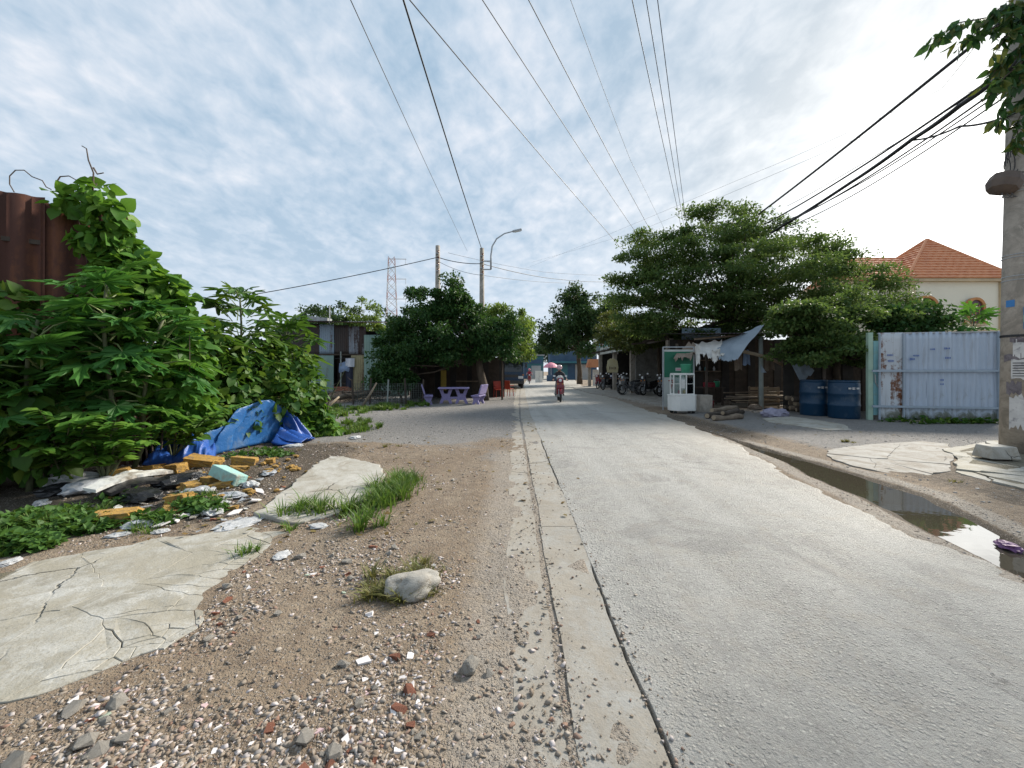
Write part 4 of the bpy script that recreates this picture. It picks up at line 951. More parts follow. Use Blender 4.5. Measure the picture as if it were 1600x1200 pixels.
    spray_shrub((100, 765), [(10, 655, 4.4), (60, 640, 4.3), (30, 690, 4.4), (110, 660, 4.4), (90, 700, 4.5), (150, 650, 4.5), (5, 610, 4.6), (60, 705, 4.3)], 'leafy shrub with arching sprays in the dark corner under the rusty fence', 1)
    spray_shrub((165, 765), [(190, 690, 4.6), (130, 690, 4.5), (240, 690, 4.8), (180, 660, 4.6), (110, 710, 4.5), (150, 720, 4.6), (220, 660, 4.8), (260, 660, 5)], 'leafy shrub with pale arching sprays around the papaya stem', 2)
    spray_shrub((270, 730), [(300, 650, 5.6), (350, 640, 5.8), (380, 630, 6.0), (280, 670, 5.5), (320, 670, 5.8), (240, 640, 5.4), (360, 660, 6.0)], 'leafy shrub with drooping sprays hanging over the crumpled tarpaulin', 3)

def tree(name, base, blobs, label, mat, n, leaf, seed, trunk=0.16, flat=0.6, group=None, clump=0.5, limbs=True, fork=None, cat='tree', w=0.3, clumps=90, bark='bark', droop=-0.2):
    """crown: leaf blades gathered in clumps inside ellipsoid blobs (world x, y, z, rx, ry, rz)"""
    r = random.Random(seed); rs = np.random.RandomState(seed); base = Vector(base)
    root = empty(name, base, 0, label, cat, group); mb = MB()
    top = Vector((0, 0, 0)); wt = sum(b[3] * b[4] * b[5] for b in blobs)
    for b in blobs: top += (Vector(b[:3]) - base) * (b[3] * b[4] * b[5] / wt)
    fk = Vector(fork) - base if fork else Vector((top.x * 0.35, top.y * 0.35, top.z * 0.5))
    pts = [Vector((0, 0, -0.05)), fk * 0.35 + Vector((.05, .03, 0)), fk * 0.7 + Vector((-.04, 0.04, 0)), fk]
    mb.tube(pts, [trunk * 1.25, trunk, trunk * 0.85, trunk * 0.7], 10)
    ctr = []
    vol = [(b[3] * b[4] * b[5]) ** 0.67 for b in blobs]
    for k in range(clumps):
        b = r.choices(blobs, vol)[0]; q = rvec(r); rad = r.random() ** 0.45
        ctr.append((Vector((b[0] + q.x * b[3] * rad, b[1] + q.y * b[4] * rad, b[2] + q.z * b[5] * rad)) - base, q))
    mb.build('trunk', M[bark], root, True)
    if limbs:
        lb = MB()
        for c, q in ctr[:max(14, min(46, clumps // 3))]:
            m = fk.lerp(c, 0.5) + Vector((r.uniform(-.2, .2), r.uniform(-.2, .2), -0.08 * (c - fk).length))
            lb.tube([fk * 0.96, m, c], [trunk * 0.36, trunk * 0.2, trunk * 0.05], 5, False)
        lb.build('limbs', M[bark], root, True)
    # vectorised leaf quads (bent pair of triangles sharing the midrib)
    ci = rs.randint(0, len(ctr), n); C = np.array([tuple(c[0]) for c in ctr])[ci]; Q = np.array([tuple(c[1]) for c in ctr])[ci]
    csz = (clump * rs.uniform(0.55, 1.35, len(ctr)))[ci]
    off = rs.normal(size=(n, 3)); off /= np.linalg.norm(off, axis=1, keepdims=True); off *= (rs.rand(n, 1) ** 0.5) * csz[:, None]; off[:, 2] *= flat
    P = C + off
    f = rs.normal(size=(n, 3)) + off / csz[:, None] * 0.9 + Q * 0.3; f[:, 2] += droop; f /= np.linalg.norm(f, axis=1, keepdims=True)
    up = rs.normal(size=(n, 3)) * 0.7 + np.array([0, 0, 1.0]); x = np.cross(f, up); x /= np.linalg.norm(x, axis=1, keepdims=True) + 1e-9; z = np.cross(x, f)
    s = leaf * rs.uniform(0.6, 1.25, (n, 1))
    V = np.stack([P, P + f * s * .5 + x * s * w + z * s * .06, P + f * s - z * s * 0.12, P + f * s * .5 - x * s * w + z * s * .06], 1).reshape(-1, 3)
    i = np.arange(n) * 4
    Fc = np.concatenate([np.stack([i, i + 1, i + 2], -1), np.stack([i, i + 2, i + 3], -1)])
    o = np_mesh('crown', V, Fc, M[mat], root); o['kind'] = 'stuff'
    return root

def W(u, v, Y, rx, ry, rz): p = A(u, v, Y); return (p.x, p.y, p.z, rx, ry, rz)
def trees():
    # pruned dense tree over the purple table
    b = G(757, 626)
    tree('shade_tree', b, [W(700, 520, 19.5, 2.3, 1.8, 1.5), W(640, 545, 19.5, 1.6, 1.5, 1.5), W(760, 520, 20, 1.7, 1.6, 1.4), W(705, 450, 19.5, .75, .8, .7), W(665, 480, 19.5, 1.1, 1, .9), W(615, 585, 19, 1.0, 1, .7), W(780, 545, 20, 1.3, 1.2, .7), W(725, 485, 19.5, 1.3, 1.2, .8), W(690, 545, 19.8, 2.2, 1.4, .5)],
         'dark dense shade tree with a knobbly pruned crown over the purple stone table', 'leaf_dark', 50000, 0.17, 31, 0.2, 0.65, None, 0.48, True, (b.x - .3, b.y, 2.3), w=.27, clumps=230)
    b = G(800, 607)
    tree('roadside_tree', (-0.6, 36, 0), [W(790, 520, 33, 2.0, 2, 2.2), W(812, 530, 36, 1.5, 2, 1.8), W(775, 500, 34, 1.5, 2, 1.2), W(800, 550, 34, 2.0, 2, .7)], 'lime green tree overhanging the parked blue truck', 'leaf_lime', 19000, 0.24, 32, 0.2, 0.8, None, 0.6, True, (-0.6, 35.5, 3), clumps=110)
    # far trees behind the tin shack
    for k, (u, v, Y, rx, rz, mt, lab) in enumerate([(500, 498, 42, 2.2, 1.3, 'leaf_mid', 'small dark tree rising behind the dark end of the tin shack roof'), (530, 495, 46, 2.6, 1.8, 'leaf_mid', 'rounded green tree rising behind the middle of the tin shack roof'), (570, 495, 47, 2.6, 2.0, 'leaf_lime', 'pale green tree rising behind the white part of the tin shack roof'), (598, 505, 50, 3.0, 1.6, 'leaf_mid', 'dull green tree between the tin shack roof and the shade tree')]):
        p = A(u, v, Y); tree('distant_tree', (p.x, Y, 0), [(p.x, Y, p.z, rx, 2, rz), (p.x - .8, Y, p.z - 1.2, rx * 1.1, 2, rz), (p.x, Y, p.z - 2.6, rx * 1.3, 2, rz)], lab, mt, 4500, 0.32, 40 + k, .18, .8, 'trees behind the tin shack', .6, True, None, clumps=60)
    # tree by the bend, far right side
    tree('bend_tree', (7.6, 46, 0), [W(900, 490, 45, 3.2, 3, 2.4), W(885, 520, 44, 3.0, 3, 2.2), W(935, 500, 44, 2.8, 3, 2.4), W(905, 465, 45, 1.8, 2, 1.3), W(870, 530, 45, 1.8, 2, 1.6), W(915, 545, 43, 2.4, 2, 1.2)], 'tall rounded dark tree standing at the bend of the road', 'leaf_mid', 22000, 0.30, 51, 0.28, .8, None, 0.8, True, (7.4, 45.5, 4), clumps=150)
    tree('bend_tree', (2.6, 88, 0), [W(846, 548, 85, 3, 3, 2), W(826, 553, 85, 3, 3, 2.2), W(862, 548, 84, 2.5, 3, 2.4)], 'small pale tree at the far end of the street', 'leaf_mid', 5000, 0.45, 52, 0.25, .8, None, 1.0, True, None, clumps=60)
    # broad layered tree over the stall
    b = Vector((10.9, 20.5, 0)); bl = []
    for u, v, Y, rx, rz in [(1140, 345, 20.5, 1.7, .35), (1110, 375, 20, 2.6, .4), (1190, 365, 20.5, 2.6, .4), (1060, 400, 19.5, 2.4, .4), (1250, 390, 20, 2.4, .4), (1150, 400, 19, 3.0, .45), (1010, 425, 19.5, 1.7, .4), (1300, 415, 19.5, 2.1, .4), (1090, 435, 18.5, 3.0, .5), (1210, 430, 18.5, 3.0, .5), (1340, 445, 19, 1.6, .35), (1020, 465, 19, 1.7, .45), (1130, 465, 18.5, 2.6, .5), (1270, 460, 18, 2.4, .5), (1060, 490, 19, 1.9, .4), (1000, 495, 19.5, 1.2, .4), (1200, 485, 18, 1.7, .4), (1145, 500, 21, 2.4, .4), (1100, 330, 20.5, .8, .25), (1170, 325, 20.5, .9, .25), (975, 440, 20, .7, .3), (1360, 425, 19, .9, .25), (985, 470, 19.5, 1.0, .35), (1075, 515, 19.5, 1.5, .4), (1120, 520, 20, 1.4, .3), (1040, 445, 19, 1.6, .4), (1180, 510, 20, 1.5, .35), (1000, 400, 19.5, 1.2, .3), (1030, 375, 20, 1.5, .3), (990, 510, 20, 1.0, .35), (970, 475, 20.5, .8, .3), (1020, 515, 20, 1.3, .35), (1380, 470, 17, 1.2, .3), (1330, 480, 16.5, 1.5, .35), (1400, 450, 18, .9, .25)]:
        p = A(u, v, Y); bl.append((p.x, p.y, p.z, rx, rx * .9, rz))
    tree('layered_tree', b, bl, 'broad tree with feathery layered branches spreading over the tarpaulin stall', 'leaf_fine', 92000, 0.15, 61, .24, .34, None, .7, True, (10.9, 20.3, 4.2), w=.26, clumps=640, droop=-0.05)
    tree('olive_tree', (9.2, 25.5, 0), [W(1000, 515, 24, 1.8, 1.4, .9), W(1035, 528, 22.5, 1.2, 1.2, .6), W(960, 515, 26, 1.2, 1.2, 1.2), W(985, 535, 23.5, 1.1, 1, .5)], 'yellowish olive tree hanging over the motorbike shop sign', 'leaf_olive', 13000, 0.17, 62, .12, .7, None, .45, True, (9.0, 25, 3.2), clumps=110)
    # low foliage right of the stall
    rb = random.Random(12); bl = []
    for v in range(455, 572, 13):
        lo, hi = (1290, 1395) if v < 480 else (1235, 1400) if v < 530 else (1225, 1370)
        for q in range(1 if v < 480 else 4):
            p = A(rb.uniform(lo, hi), v + rb.uniform(-5, 5), 13.8 + rb.uniform(-.9, 1.2)); bl.append((p.x, p.y, p.z, rb.uniform(.45, 1.0), rb.uniform(.5, .9), rb.uniform(.12, .26)))
    tree('bushy_tree', (11.9, 15.0, 0), bl, 'bushy tree with hanging fine foliage between the stall and the metal gate', 'leaf_fine', 30000, 0.13, 63, .13, .34, None, .42, True, (11.8, 14.8, 2), clumps=230)
    tree('yard_shrub', (13.8, 14.2, 0), [W(1420, 497, 14, .8, .7, .5), W(1385, 505, 14, .6, .6, .5), W(1455, 508, 14, .6, .6, .3)], 'dark green shrub showing over the rusty end of the metal gate', 'leaf_dark', 4000, 0.17, 64, .06, .7, None, .35, True, None, cat='shrub', clumps=40)
    for k, (u, v, Y, lab) in enumerate([(1520, 492, 14.3, 'papaya crown showing over the right half of the metal gate'), (1480, 505, 14.6, 'small papaya crown showing over the middle of the metal gate')]):
        t = A(u, v, Y); papaya((t.x, t.y, -.02), t, 14, .48, 70 + k, lab, zmin=.75, spread=.8)
    tree('wall_shrub', A(622, 608, 18) * Vector((1, 1, 0)) if False else Vector((-4.9, 18.2, 0)), [W(605, 575, 18.3, .7, .6, .8), W(628, 590, 18.2, .6, .6, .7), W(590, 590, 18.6, .4, .5, .5)], 'dark shrub filling the corner beside the tin shack under the shade tree', 'leaf_dark', 4200, .16, 65, .05, .8, None, .3, True, None, cat='shrub', clumps=60)

def vine_on_pole():
    p0 = Vector((8.85, 7.2, 4.2)); root = empty('overhanging_branch', (p0.x, p0.y, 0), 0, 'leafy branch overhanging the top of the utility pole beside the cables', 'branch'); b = Vector((p0.x, p0.y, 0)); r = random.Random(8)
    ms = [lance_leaf('leaf', M['leaf_dark'], .2), lance_leaf('leaf', M['leaf_olive'], .22)]; pl = []
    tw = [[(1640, 20), (1560, 25), (1500, 35), (1450, 65)], [(1640, 10), (1580, 35), (1530, 50), (1495, 70)], [(1640, 60), (1590, 75), (1560, 100), (1545, 130)], [(1650, 100), (1600, 110), (1575, 150), (1555, 205)], [(1650, 130), (1610, 150), (1590, 190), (1590, 235)], [(1650, 0), (1600, 5), (1565, 10), (1545, 30)], [(1650, 90), (1600, 95), (1570, 120), (1545, 150)], [(1650, 40), (1600, 40), (1570, 60), (1550, 90)]]
    for k, t in enumerate(tw):
        pts = [A(u, v, 6.9 - .05 * k) - b for u, v in t]; MB().tube(pts, [.02, .014, .009, .004], 5).build('twig', M['bark'], root)
        for q in range(72):
            s = r.random() * 2.98; i = int(s); p = pts[i].lerp(pts[i + 1], s - i); f = (rvec(r) * .8 + Vector((-.2, 0, -1.0))).normalized()
            pl.append((p + rvec(r) * .06, orient(f, rvec(r), r.uniform(-1, 1)), .24 * r.uniform(.6, 1.2)))
    r.shuffle(pl); put_leaves(root, ms, pl, 300)

def grass_patch(name, spots, n, hgt, mat, label, seed, lean=.5, width=.006, weeds=0):
    """spots: (x, y, rx, ry) ; blades are bent 2-segment strips"""
    rs = np.random.RandomState(seed); a = np.array([s[2] * s[3] for s in spots]); k = rs.choice(len(spots), n, p=a / a.sum()); S = np.array(spots)[k]
    nt = max(6, n // 38); kt = rs.choice(len(spots), nt, p=a / a.sum()); T = np.array(spots)[kt]
    ang = rs.rand(nt) * 6.283; rr = np.sqrt(rs.rand(nt)) * (1 + 0.25 * rs.randn(nt)); tx = T[:, 0] + np.cos(ang) * rr * T[:, 2]; ty = T[:, 1] + np.sin(ang) * rr * T[:, 3]
    th = rs.uniform(.35, 1.25, nt); tr = hgt * rs.uniform(.1, .5, nt); q = rs.choice(nt, n, p=(th / th.sum())); oa = rs.rand(n) * 6.283; orr = np.abs(rs.randn(n)) * tr[q]
    x = tx[q] + np.cos(oa) * orr; y = ty[q] + np.sin(oa) * orr; h = hgt * th[q] * rs.uniform(.4, 1.15, n); z = gh(x, y) - .01
    d = oa + rs.randn(n) * .7; dx, dy = np.cos(d), np.sin(d); ln = lean * rs.uniform(.3, 1.3, n) * h; wd = width * rs.uniform(.6, 1.4, n); px, py = -dy * wd, dx * wd
    B = lambda t, wf: (x + dx * ln * t * t, y + dy * ln * t * t, z + h * (t - .25 * t * t), wf)
    V = []
    for t, wf in ((0, 1), (.5, .85), (1, 0.12)):
        bx, by, bz, q = B(t, wf); V += [np.stack([bx - px * q, by - py * q, bz], -1), np.stack([bx + px * q, by + py * q, bz], -1)]
    V = np.stack(V, 1).reshape(-1, 3); i = np.arange(n) * 6
    o = np_mesh(name, V, np.concatenate([np.stack([i, i + 1, i + 3, i + 2], -1), np.stack([i + 2, i + 3, i + 5, i + 4], -1)]), M[mat])
    tag(o, label, 'grass', kind='stuff')
def weed_patch(name, spots, n, size, label, seed, hmax=.12, mat='weed'):
    r = random.Random(seed); pl = []; ms = [heart_leaf('weed', M[mat], .5), lance_leaf('weed', M[mat], .28)]
    for k in range(n):
        s = r.choice(spots); a = r.random() * 6.283; q = math.sqrt(r.random()); x, y = s[0] + math.cos(a) * q * s[2], s[1] + math.sin(a) * q * s[3]
        f = (rvec(r) + Vector((0, 0, .35))).normalized(); pl.append((Vector((x, y, H(x, y) + r.random() * hmax * (1.2 - q * .7))), orient(f, Vector((0, 0, 1)), r.uniform(-.5, .5)), size * r.uniform(.6, 1.3)))
    o = join_leaves(name, ms, pl, [M[mat]]); tag(o, label, 'weeds', kind='stuff')
def E(u, v, ru, rv):
    p = G(u, v); return (p.x, p.y, ru * p.y / F, max(.06, rv * p.y * p.y / (F * CH)))
def ground_cover():
    grass_patch('slab_grass', [E(612, 770, 34, 14), E(590, 790, 40, 12), E(540, 808, 60, 9), E(470, 808, 34, 9), E(560, 830, 40, 7), E(630, 755, 20, 9)], 2700, .21, 'grass', 'bright green grass tufts around the tilted concrete slab', 1, .7)
    grass_patch('corner_grass', [E(60, 830, 70, 18), E(20, 860, 60, 12), E(110, 815, 60, 12), E(-60, 850, 60, 25)], 4200, .13, 'grass', 'low green grass between the concrete pad and the dumped rubbish', 2, .9)
    weed_patch('corner_weeds', [E(60, 820, 70, 18), E(30, 860, 60, 14), E(130, 830, 50, 12), E(-60, 840, 60, 25)], 2600, .055, 'low leafy weeds between the concrete pad and the dumped rubbish', 3)
    grass_patch('track_grass', [E(545, 668, 35, 10), E(520, 680, 30, 7), E(570, 672, 20, 6)], 2400, .2, 'grass', 'grass clump between the creeper and the grey track', 4, .6, .01)
    grass_patch('boulder_grass', [E(608, 918, 45, 16), E(640, 935, 40, 8), E(590, 935, 30, 10), E(650, 900, 30, 5)], 1500, .11, 'grass_dry', 'dry grass tuft around the rounded boulder', 5, .9, .004)
    grass_patch('yard_lawn', [E(560, 640, 55, 6), E(620, 637, 40, 4), E(525, 650, 30, 6), E(650, 632, 25, 3)], 4200, .22, 'grass', 'bright grass strip in front of the tin shack', 6, .6, .02)
    weed_patch('dump_weeds', [E(390, 722, 40, 6), E(300, 800, 30, 8), E(240, 820, 40, 8), E(430, 720, 25, 6), E(330, 805, 25, 6), E(200, 790, 40, 8)], 1100, .06, 'small weeds growing among the yellow blocks and rubbish', 7, .1)
    grass_patch('dump_grass', [E(320, 800, 40, 8), E(400, 870, 30, 6), E(445, 830, 20, 5), E(240, 830, 40, 6), E(300, 790, 25, 8)], 1100, .12, 'grass', 'thin grass among the rubbish beside the concrete pad', 8, .8, .004)
    grass_patch('verge_tufts', [E(585, 1000, 6, 5), E(660, 880, 6, 4), E(400, 985, 6, 4), E(610, 700, 10, 3), E(1330, 690, 12, 2), E(1500, 752, 20, 4)], 420, .09, 'grass_dry', 'scattered dry grass tufts on bare dirt', 9, .8, .004)
    weed_patch('gate_weeds', [E(1430, 659, 60, .7), E(1520, 662, 45, .7), E(1480, 662, 60, .6)], 420, .10, 'dark weeds along the foot of the metal gate', 10, .14, 'bush')
left_plants(); trees(); vine_on_pole(); ground_cover()

# ------------------------------------------------------------------ sheet metal, fences, buildings
def sheet_mesh(name, w, h, pitch=.1, depth=.018, kind='wave', nz=1):
    mb = MB(); n = max(4, int(w / pitch * (6 if kind == 'wave' else 6))); xs = []; ds = []
    for k in range(n + 1):
        x = w * k / n; t = (x / pitch) % 1.0
        d = depth * .5 * math.sin(2 * PI * t) if kind == 'wave' else depth * (1 if .12 < t < .38 else 0 if (t > .5 or t < .0) else .5)
        xs.append(x); ds.append(d)
    sd = rnd.uniform(0, 99)
    dent = (lambda x, z: .035 * mnoise.noise(Vector((x * 1.3 + sd, z * 1.1, sd))) + .012 * mnoise.noise(Vector((x * 4 + sd, z * 3, 2)))) if nz > 1 else (lambda x, z: 0)
    vs = [(xs[i], ds[i] + th + dent(xs[i], h * j / nz), h * j / nz) for th in (0, .003) for j in range(nz + 1) for i in range(n + 1)]; fs = []
    o = (nz + 1) * (n + 1)
    for j in range(nz):
        for i in range(n):
            q = j * (n + 1) + i; fs.append((q, q + 1, q + n + 2, q + n + 1)); fs.append((o + q, o + q + n + 1, o + q + n + 2, o + q + 1))
    for i in range(n):
        q = nz * (n + 1) + i; fs.append((q, q + 1, o + q + 1, o + q)); fs.append((i, o + i, o + i + 1, i + 1))
    mb.add(vs, fs); return mb.mesh(name, True)
def rusty_fence():
    a = Vector((-10.2, 3.05, 0)); b = Vector((-5.62, 6.04, 0)); d = (b - a); L = d.length; ang = math.atan2(d.y, d.x)
    root = empty('rusty_fence', a, ang, 'tall rusty corrugated iron fence overgrown with vines', 'fence')
    n = 6; w = L / n; me = sheet_mesh('sheet', w + .04, 3.75, .26, .045, 'trap')
    for k in range(n): link('sheet', me, M['rusty_sheet'], root, (k * w, -.006 * (k % 2), 0), (R(rnd.uniform(-.4, .4)), 0, 0), (1, 1, 1 + .006 * ((k * 7) % 5)))
    for z in (.5, 1.8, 3.2): MB().box((L / 2, .06, z), (L, .04, .06)).build('rail', M['wood_dark'], root)
    for k in range(4): MB().tube([(k * L / 3.02 + .02, .13, -.1), (k * L / 3.02 + .02, .13, 3.5)], .05, 8).build('post', M['wood_dark'], root)
    # return side going away from the road
    root2 = empty('rusty_fence', b, R(97), 'rusty corrugated iron fence side hidden behind the thicket', 'fence')
    me2 = sheet_mesh('sheet', 1.04, 1.9, .26, .045, 'trap')
    for k in range(5): link('sheet', me2, M['rusty_sheet'], root2, (k * 1.0 + .02, .006 * (k % 2), 0))
    for k in range(3): MB().tube([(k * 2.4 + .1, .13, -.1), (k * 2.4 + .1, .13, 1.85)], .05, 8).build('post', M['wood_dark'], root2)
def metal_gate():
    a = G(1372, 657); b = G(1560, 661); a.z = b.z = 0; d = b - a; L = d.length; ang = math.atan2(d.y, d.x)
    root = empty('metal_gate', a, ang, 'pale blue corrugated metal gate with rails and a rusty left panel', 'gate')
    hh = 2.58; ws = [.62] + [(L - .62) / 4] * 4; x = 0
    for k, w in enumerate(ws):
        o = link('sheet', sheet_mesh('sheet', w + .03, hh - .02 - .012 * (k % 2), .155, .03, 'trap', 12) if k else sheet_mesh('sheet', w - .01, hh - .02, .3, .008, 'trap', 12), M['gate_sheet'] if k else M['gate_rusty'], root, (x + .005, .006 * (k % 2), .02))
        if not k: o['label'] = 'rust streaked flat panel'
        x += w
    for z in (.42, 1.46): MB().box((L / 2 - .05, -.05, z), (L + .25, .045, .06)).build('rail', M['rail_paint'], root)
    for z in (2.56,): MB().box((L / 2, .03, z), (L, .05, .035)).build('top_rail', M['steel'], root)
    for x in (.02, .62, L - .02): MB().box((x, -.03, hh / 2), (.035, .05, hh - .06)).build('stile', M['rail_paint'], root)
    r = random.Random(4)
    for (x, z, w, h) in [(.22, 1.92, .16, .08), (.24, 1.75, .16, .07), (.78, 1.8, .13, .1), (.86, 1.9, .16, .05), (1.28, 2.08, .12, .06), (1.62, 2.1, .14, .06), (1.64, 1.83, .14, .07), (1.52, 1.2, .09, .06), (1.52, 1.08, .09, .05), (2.98, 1.84, .12, .05), (2.95, 1.2, .1, .08)]:
        mb = MB(); n = max(3, int(w / .03))
        for k in range(n):
            mb.box((x + k * w / n, -.036, z), (w / n * .55, .004, h * r.uniform(.5, 1)))
        mb.build('stencil_mark', M['ink_blue'], root)
    pa = G(1364, 656); pa.z = 0
    t = empty('gate_post', pa, ang, 'turquoise and pale green painted gate post with a hanging chain', 'post')
    MB().box((-.09, 0, 1.3), (.12, .12, 2.6)).build('post', M['pale_green'], t); MB().box((.05, -.03, 1.25), (.14, .06, 2.2)).build('face_board', M['teal_post'], t)
    MB().tube([(.0, -.09, 1.35), (.01, -.1, 1.1), (.1, -.1, .95), (.16, -.09, .9)], .014, 6).build('chain', M['steel'], t)
    pb = G(1574, 662); pb.z = 0
    t = empty('gate_post', pb, ang, 'thin galvanised gate post between the metal gate and the utility pole', 'post')
    MB().box((0, 0, 1.35), (.09, .09, 2.7)).build('post', M['galv'], t); MB().box((.0, -.05, 1.46), (.3, .04, .06)).build('latch', M['rail_paint'], t)
    # low wall continuing behind the pole
    wl = empty('yard_wall', (pb.x + .15, pb.y + .1, 0), ang - .05, 'grey plastered yard wall continuing behind the utility pole', 'wall')
    MB().box((4, 0, .95), (8, .14, 1.9)).build('wall', M['wall_plaster'], wl); MB().box((4, 0, 1.94), (8.05, .22, .08)).build('coping', M['pole_concrete'], wl)

def tin_shack():
    Y = 24.0; x0 = A(430, 600, Y).x; x1 = A(640, 600, Y).x; root = empty('tin_shack', (x0, Y, 0), 0, 'patched corrugated tin shack with dark and pale panels behind grass', 'shack')
    X = lambda u: A(u, 600, Y).x - x0
    Z = lambda v: CH - (v - HY) / F * Y
    def sh(u0, u1, v0, v1, mat, dy=0.0, pitch=.12, kind='trap'):
        w = X(u1) - X(u0); z0 = max(0.0, Z(v1)); link('sheet', sheet_mesh('sheet', w - .01, Z(v0) - z0, pitch, .025, kind, 8), M[mat], root, (X(u0), dy, z0))
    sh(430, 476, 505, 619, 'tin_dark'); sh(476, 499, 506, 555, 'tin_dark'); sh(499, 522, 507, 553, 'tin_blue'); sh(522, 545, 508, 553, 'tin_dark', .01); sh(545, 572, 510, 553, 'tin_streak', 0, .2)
    sh(572, 640, 524, 619, 'tin_green', -.35, .16)
    sh(476, 522, 555, 619, 'tin_green', -.04); sh(549, 573, 555, 619, 'tin_yellow', -.04, .14)
    MB().box(((X(430) + X(580)) / 2, -.02, Z(554)), (X(580) - X(430), .06, .09)).build('beam', M['wood_dark'], root)
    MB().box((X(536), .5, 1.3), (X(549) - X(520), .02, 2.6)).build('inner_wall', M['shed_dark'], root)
    for k in range(4):
        for j in range(5):
            MB().box((X(526) + (k + .5 * (j % 2)) * .24, -.05, .08 + j * .105), (.22, .1, .09)).build('brick', M['brick'], root)
    MB().box((X(533), -.03, 1.3), (.07, .07, 2.6)).build('door_post', M['post_grey'], root)
    MB().box((X(586), -.36, .5), (.1, .1, .2)).build('door_post', M['wood_dark'], root)
    # roof: two mono-pitch halves, sheets side by side
    zt = Z(504); L = X(640)
    for k in range(7):
        w = L / 7; me = sheet_mesh('roof_sheet', w + .04, 5.2, .15, .03, 'wave')
        link('roof_sheet', me, M['tin_roof'] if k > 3 else M['tin_dark'], root, (k * w - .1, -.75 if k < 5 else -.95, zt + .03 - k * .015), (R(-84 if k != 5 else -83), 0, 0))
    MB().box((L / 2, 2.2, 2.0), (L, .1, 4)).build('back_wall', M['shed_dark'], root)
    for x in (.05, L - .05): MB().box((x, 1.1, 2.0), (.06, 2.2, 4)).build('side_wall', M['tin_dark'], root)
    MB().tube([(X(521), -.5, zt - .1), (X(521), -.5, zt + .95)], .03, 6).build('roof_pole', M['paint_white'], root)
    MB().tube([(X(521), -.5, zt + .9), (X(560), -.3, zt + .72), (X(620), -.3, zt + .62)], .012, 5).build('guy_wire', M['cable_grey'], root)
    MB().tube([(X(521), -.5, zt + .6), (X(505), -.4, zt + .2)], .012, 5).build('guy_wire', M['cable_grey'], root)
    MB().box((X(492), .6, zt + .25), (1.2, .6, .25), (0, .1, 0)).build('roof_tank_cover', M['tin_roof'], root)
    # washing on a line in the doorway
    MB2 = empty('washing', (x0 + X(541), Y - .12, 0), 0, 'white and blue shirt with dark trousers hanging in the shack doorway', 'laundry')
    def sh1(u, v): return ((u - .5) * .75, .05 * math.sin(u * 9) + .03 * math.sin(v * 7), 2.02 - v * .55 - .12 * abs(u - .5) * 2)
    MB().grid(sh1, 12, 6).build('shirt', M['shirt_blue'], MB2, True)
    MB().grid(lambda u, v: (.28 + (u - .5) * .5, -.06 + .05 * math.sin(u * 8), 2.2 - v * .5), 8, 6).build('shirt', M['shirt_white'], MB2, True)
    MB().grid(lambda u, v: (.22 + (u - .5) * .42, .02 + .05 * math.sin(u * 6 + v), 1.75 - v * 1.25), 8, 8).build('trousers', M['cloth_navy'], MB2, True)
    MB().tube([(-.6, 0.02, 2.2), (.6, 0.02, 2.24)], .01, 5).build('line', M['cable_grey'], MB2)
    # fence with netting left of the purple set
    p = G(628, 632); fz = empty('net_fence', (p.x - 2.05, 17.6, 0), R(2), 'low weathered net fence with posts in front of the dark shrub', 'fence')
    for k in range(5): MB().box((k * .75, 0, .55), (.06, .06, 1.1 + .1 * (k % 2)), (0, R(rnd.uniform(-3, 3)), 0)).build('post', M['post_grey'] if k == 2 else M['wood_dark'], fz)
    nm = MB()
    for k in range(31): nm.tube([(k * .1, .02, .02), (k * .1, .02, .92)], .009, 4, False)
    for k in range(10): nm.tube([(0, .025, .05 + k * .095), (3.0, .025, .05 + k * .095)], .008, 4, False)
    o = nm.build('netting', M['net'], fz); o['kind'] = 'stuff'
    # felled logs and brush
    spots = [((495, 628), (595, 620), .16, 'wood_dark', 'thick dark felled log lying on the brush heap by the shack'), ((505, 633), (575, 626), .11, 'wood', 'pale grey felled log lying along the grass before the shack'), ((490, 622), (570, 613), .10, 'wood_dark', 'thin dark felled log at the back of the brush heap'), ((520, 625), (610, 624), .14, 'wood_dark', 'dark felled log ending at the net fence')]
    for k, (a, b, q, m, lab) in enumerate(spots):
        pa, pb = G(*a), G(*b); pa.z = q * .9 + .16 * (k % 2); pb.z = q * .9 + .22; c = (pa + pb) / 2; root = empty('felled_log', (c.x, c.y, 0), 0, lab, 'log', 'felled logs by the tin shack')
        c.z = 0; n = 7; pts = [(pa - c).lerp(pb - c, t / n) + Vector((0, rnd.uniform(-.05, .05), rnd.uniform(-.04, .04))) for t in range(n + 1)]
        MB().tube(pts, [q * rnd.uniform(.75, 1.1) for _ in pts], 9).build('log', M[m], root, True)
        for e in (0, 1): MB().tube([pts[-1 if e else 0], pts[-1 if e else 0] + Vector((.012 if e else -.012, 0, 0))], q * .7, 9).build('cut_end', M['wood_pale'], root)
    for k, (a, az, b, lab) in enumerate([((497, 650), .02, (522, 628, .6), 'pale crooked branch propped against the brush heap'), ((563, 640), .02, (583, 612, 1.0), 'dark slanting branch propped in front of the thick log')]):
        pa = G(*a); pb = G(b[0], 640); pb = Vector(((b[0] - 800) / F * pa.y, pa.y + .4, b[2])); m = (pa + pb) / 2 + Vector((.05, 0, .06))
        o = MB().tube([Vector((0, 0, 0)), m - pa, pb - pa], [.05, .042, .03], 7).build('branch_prop', M['wood_pale'] if k == 0 else M['wood'], None, True, loc=pa); tag(o, lab, 'branch')
    br = MB()
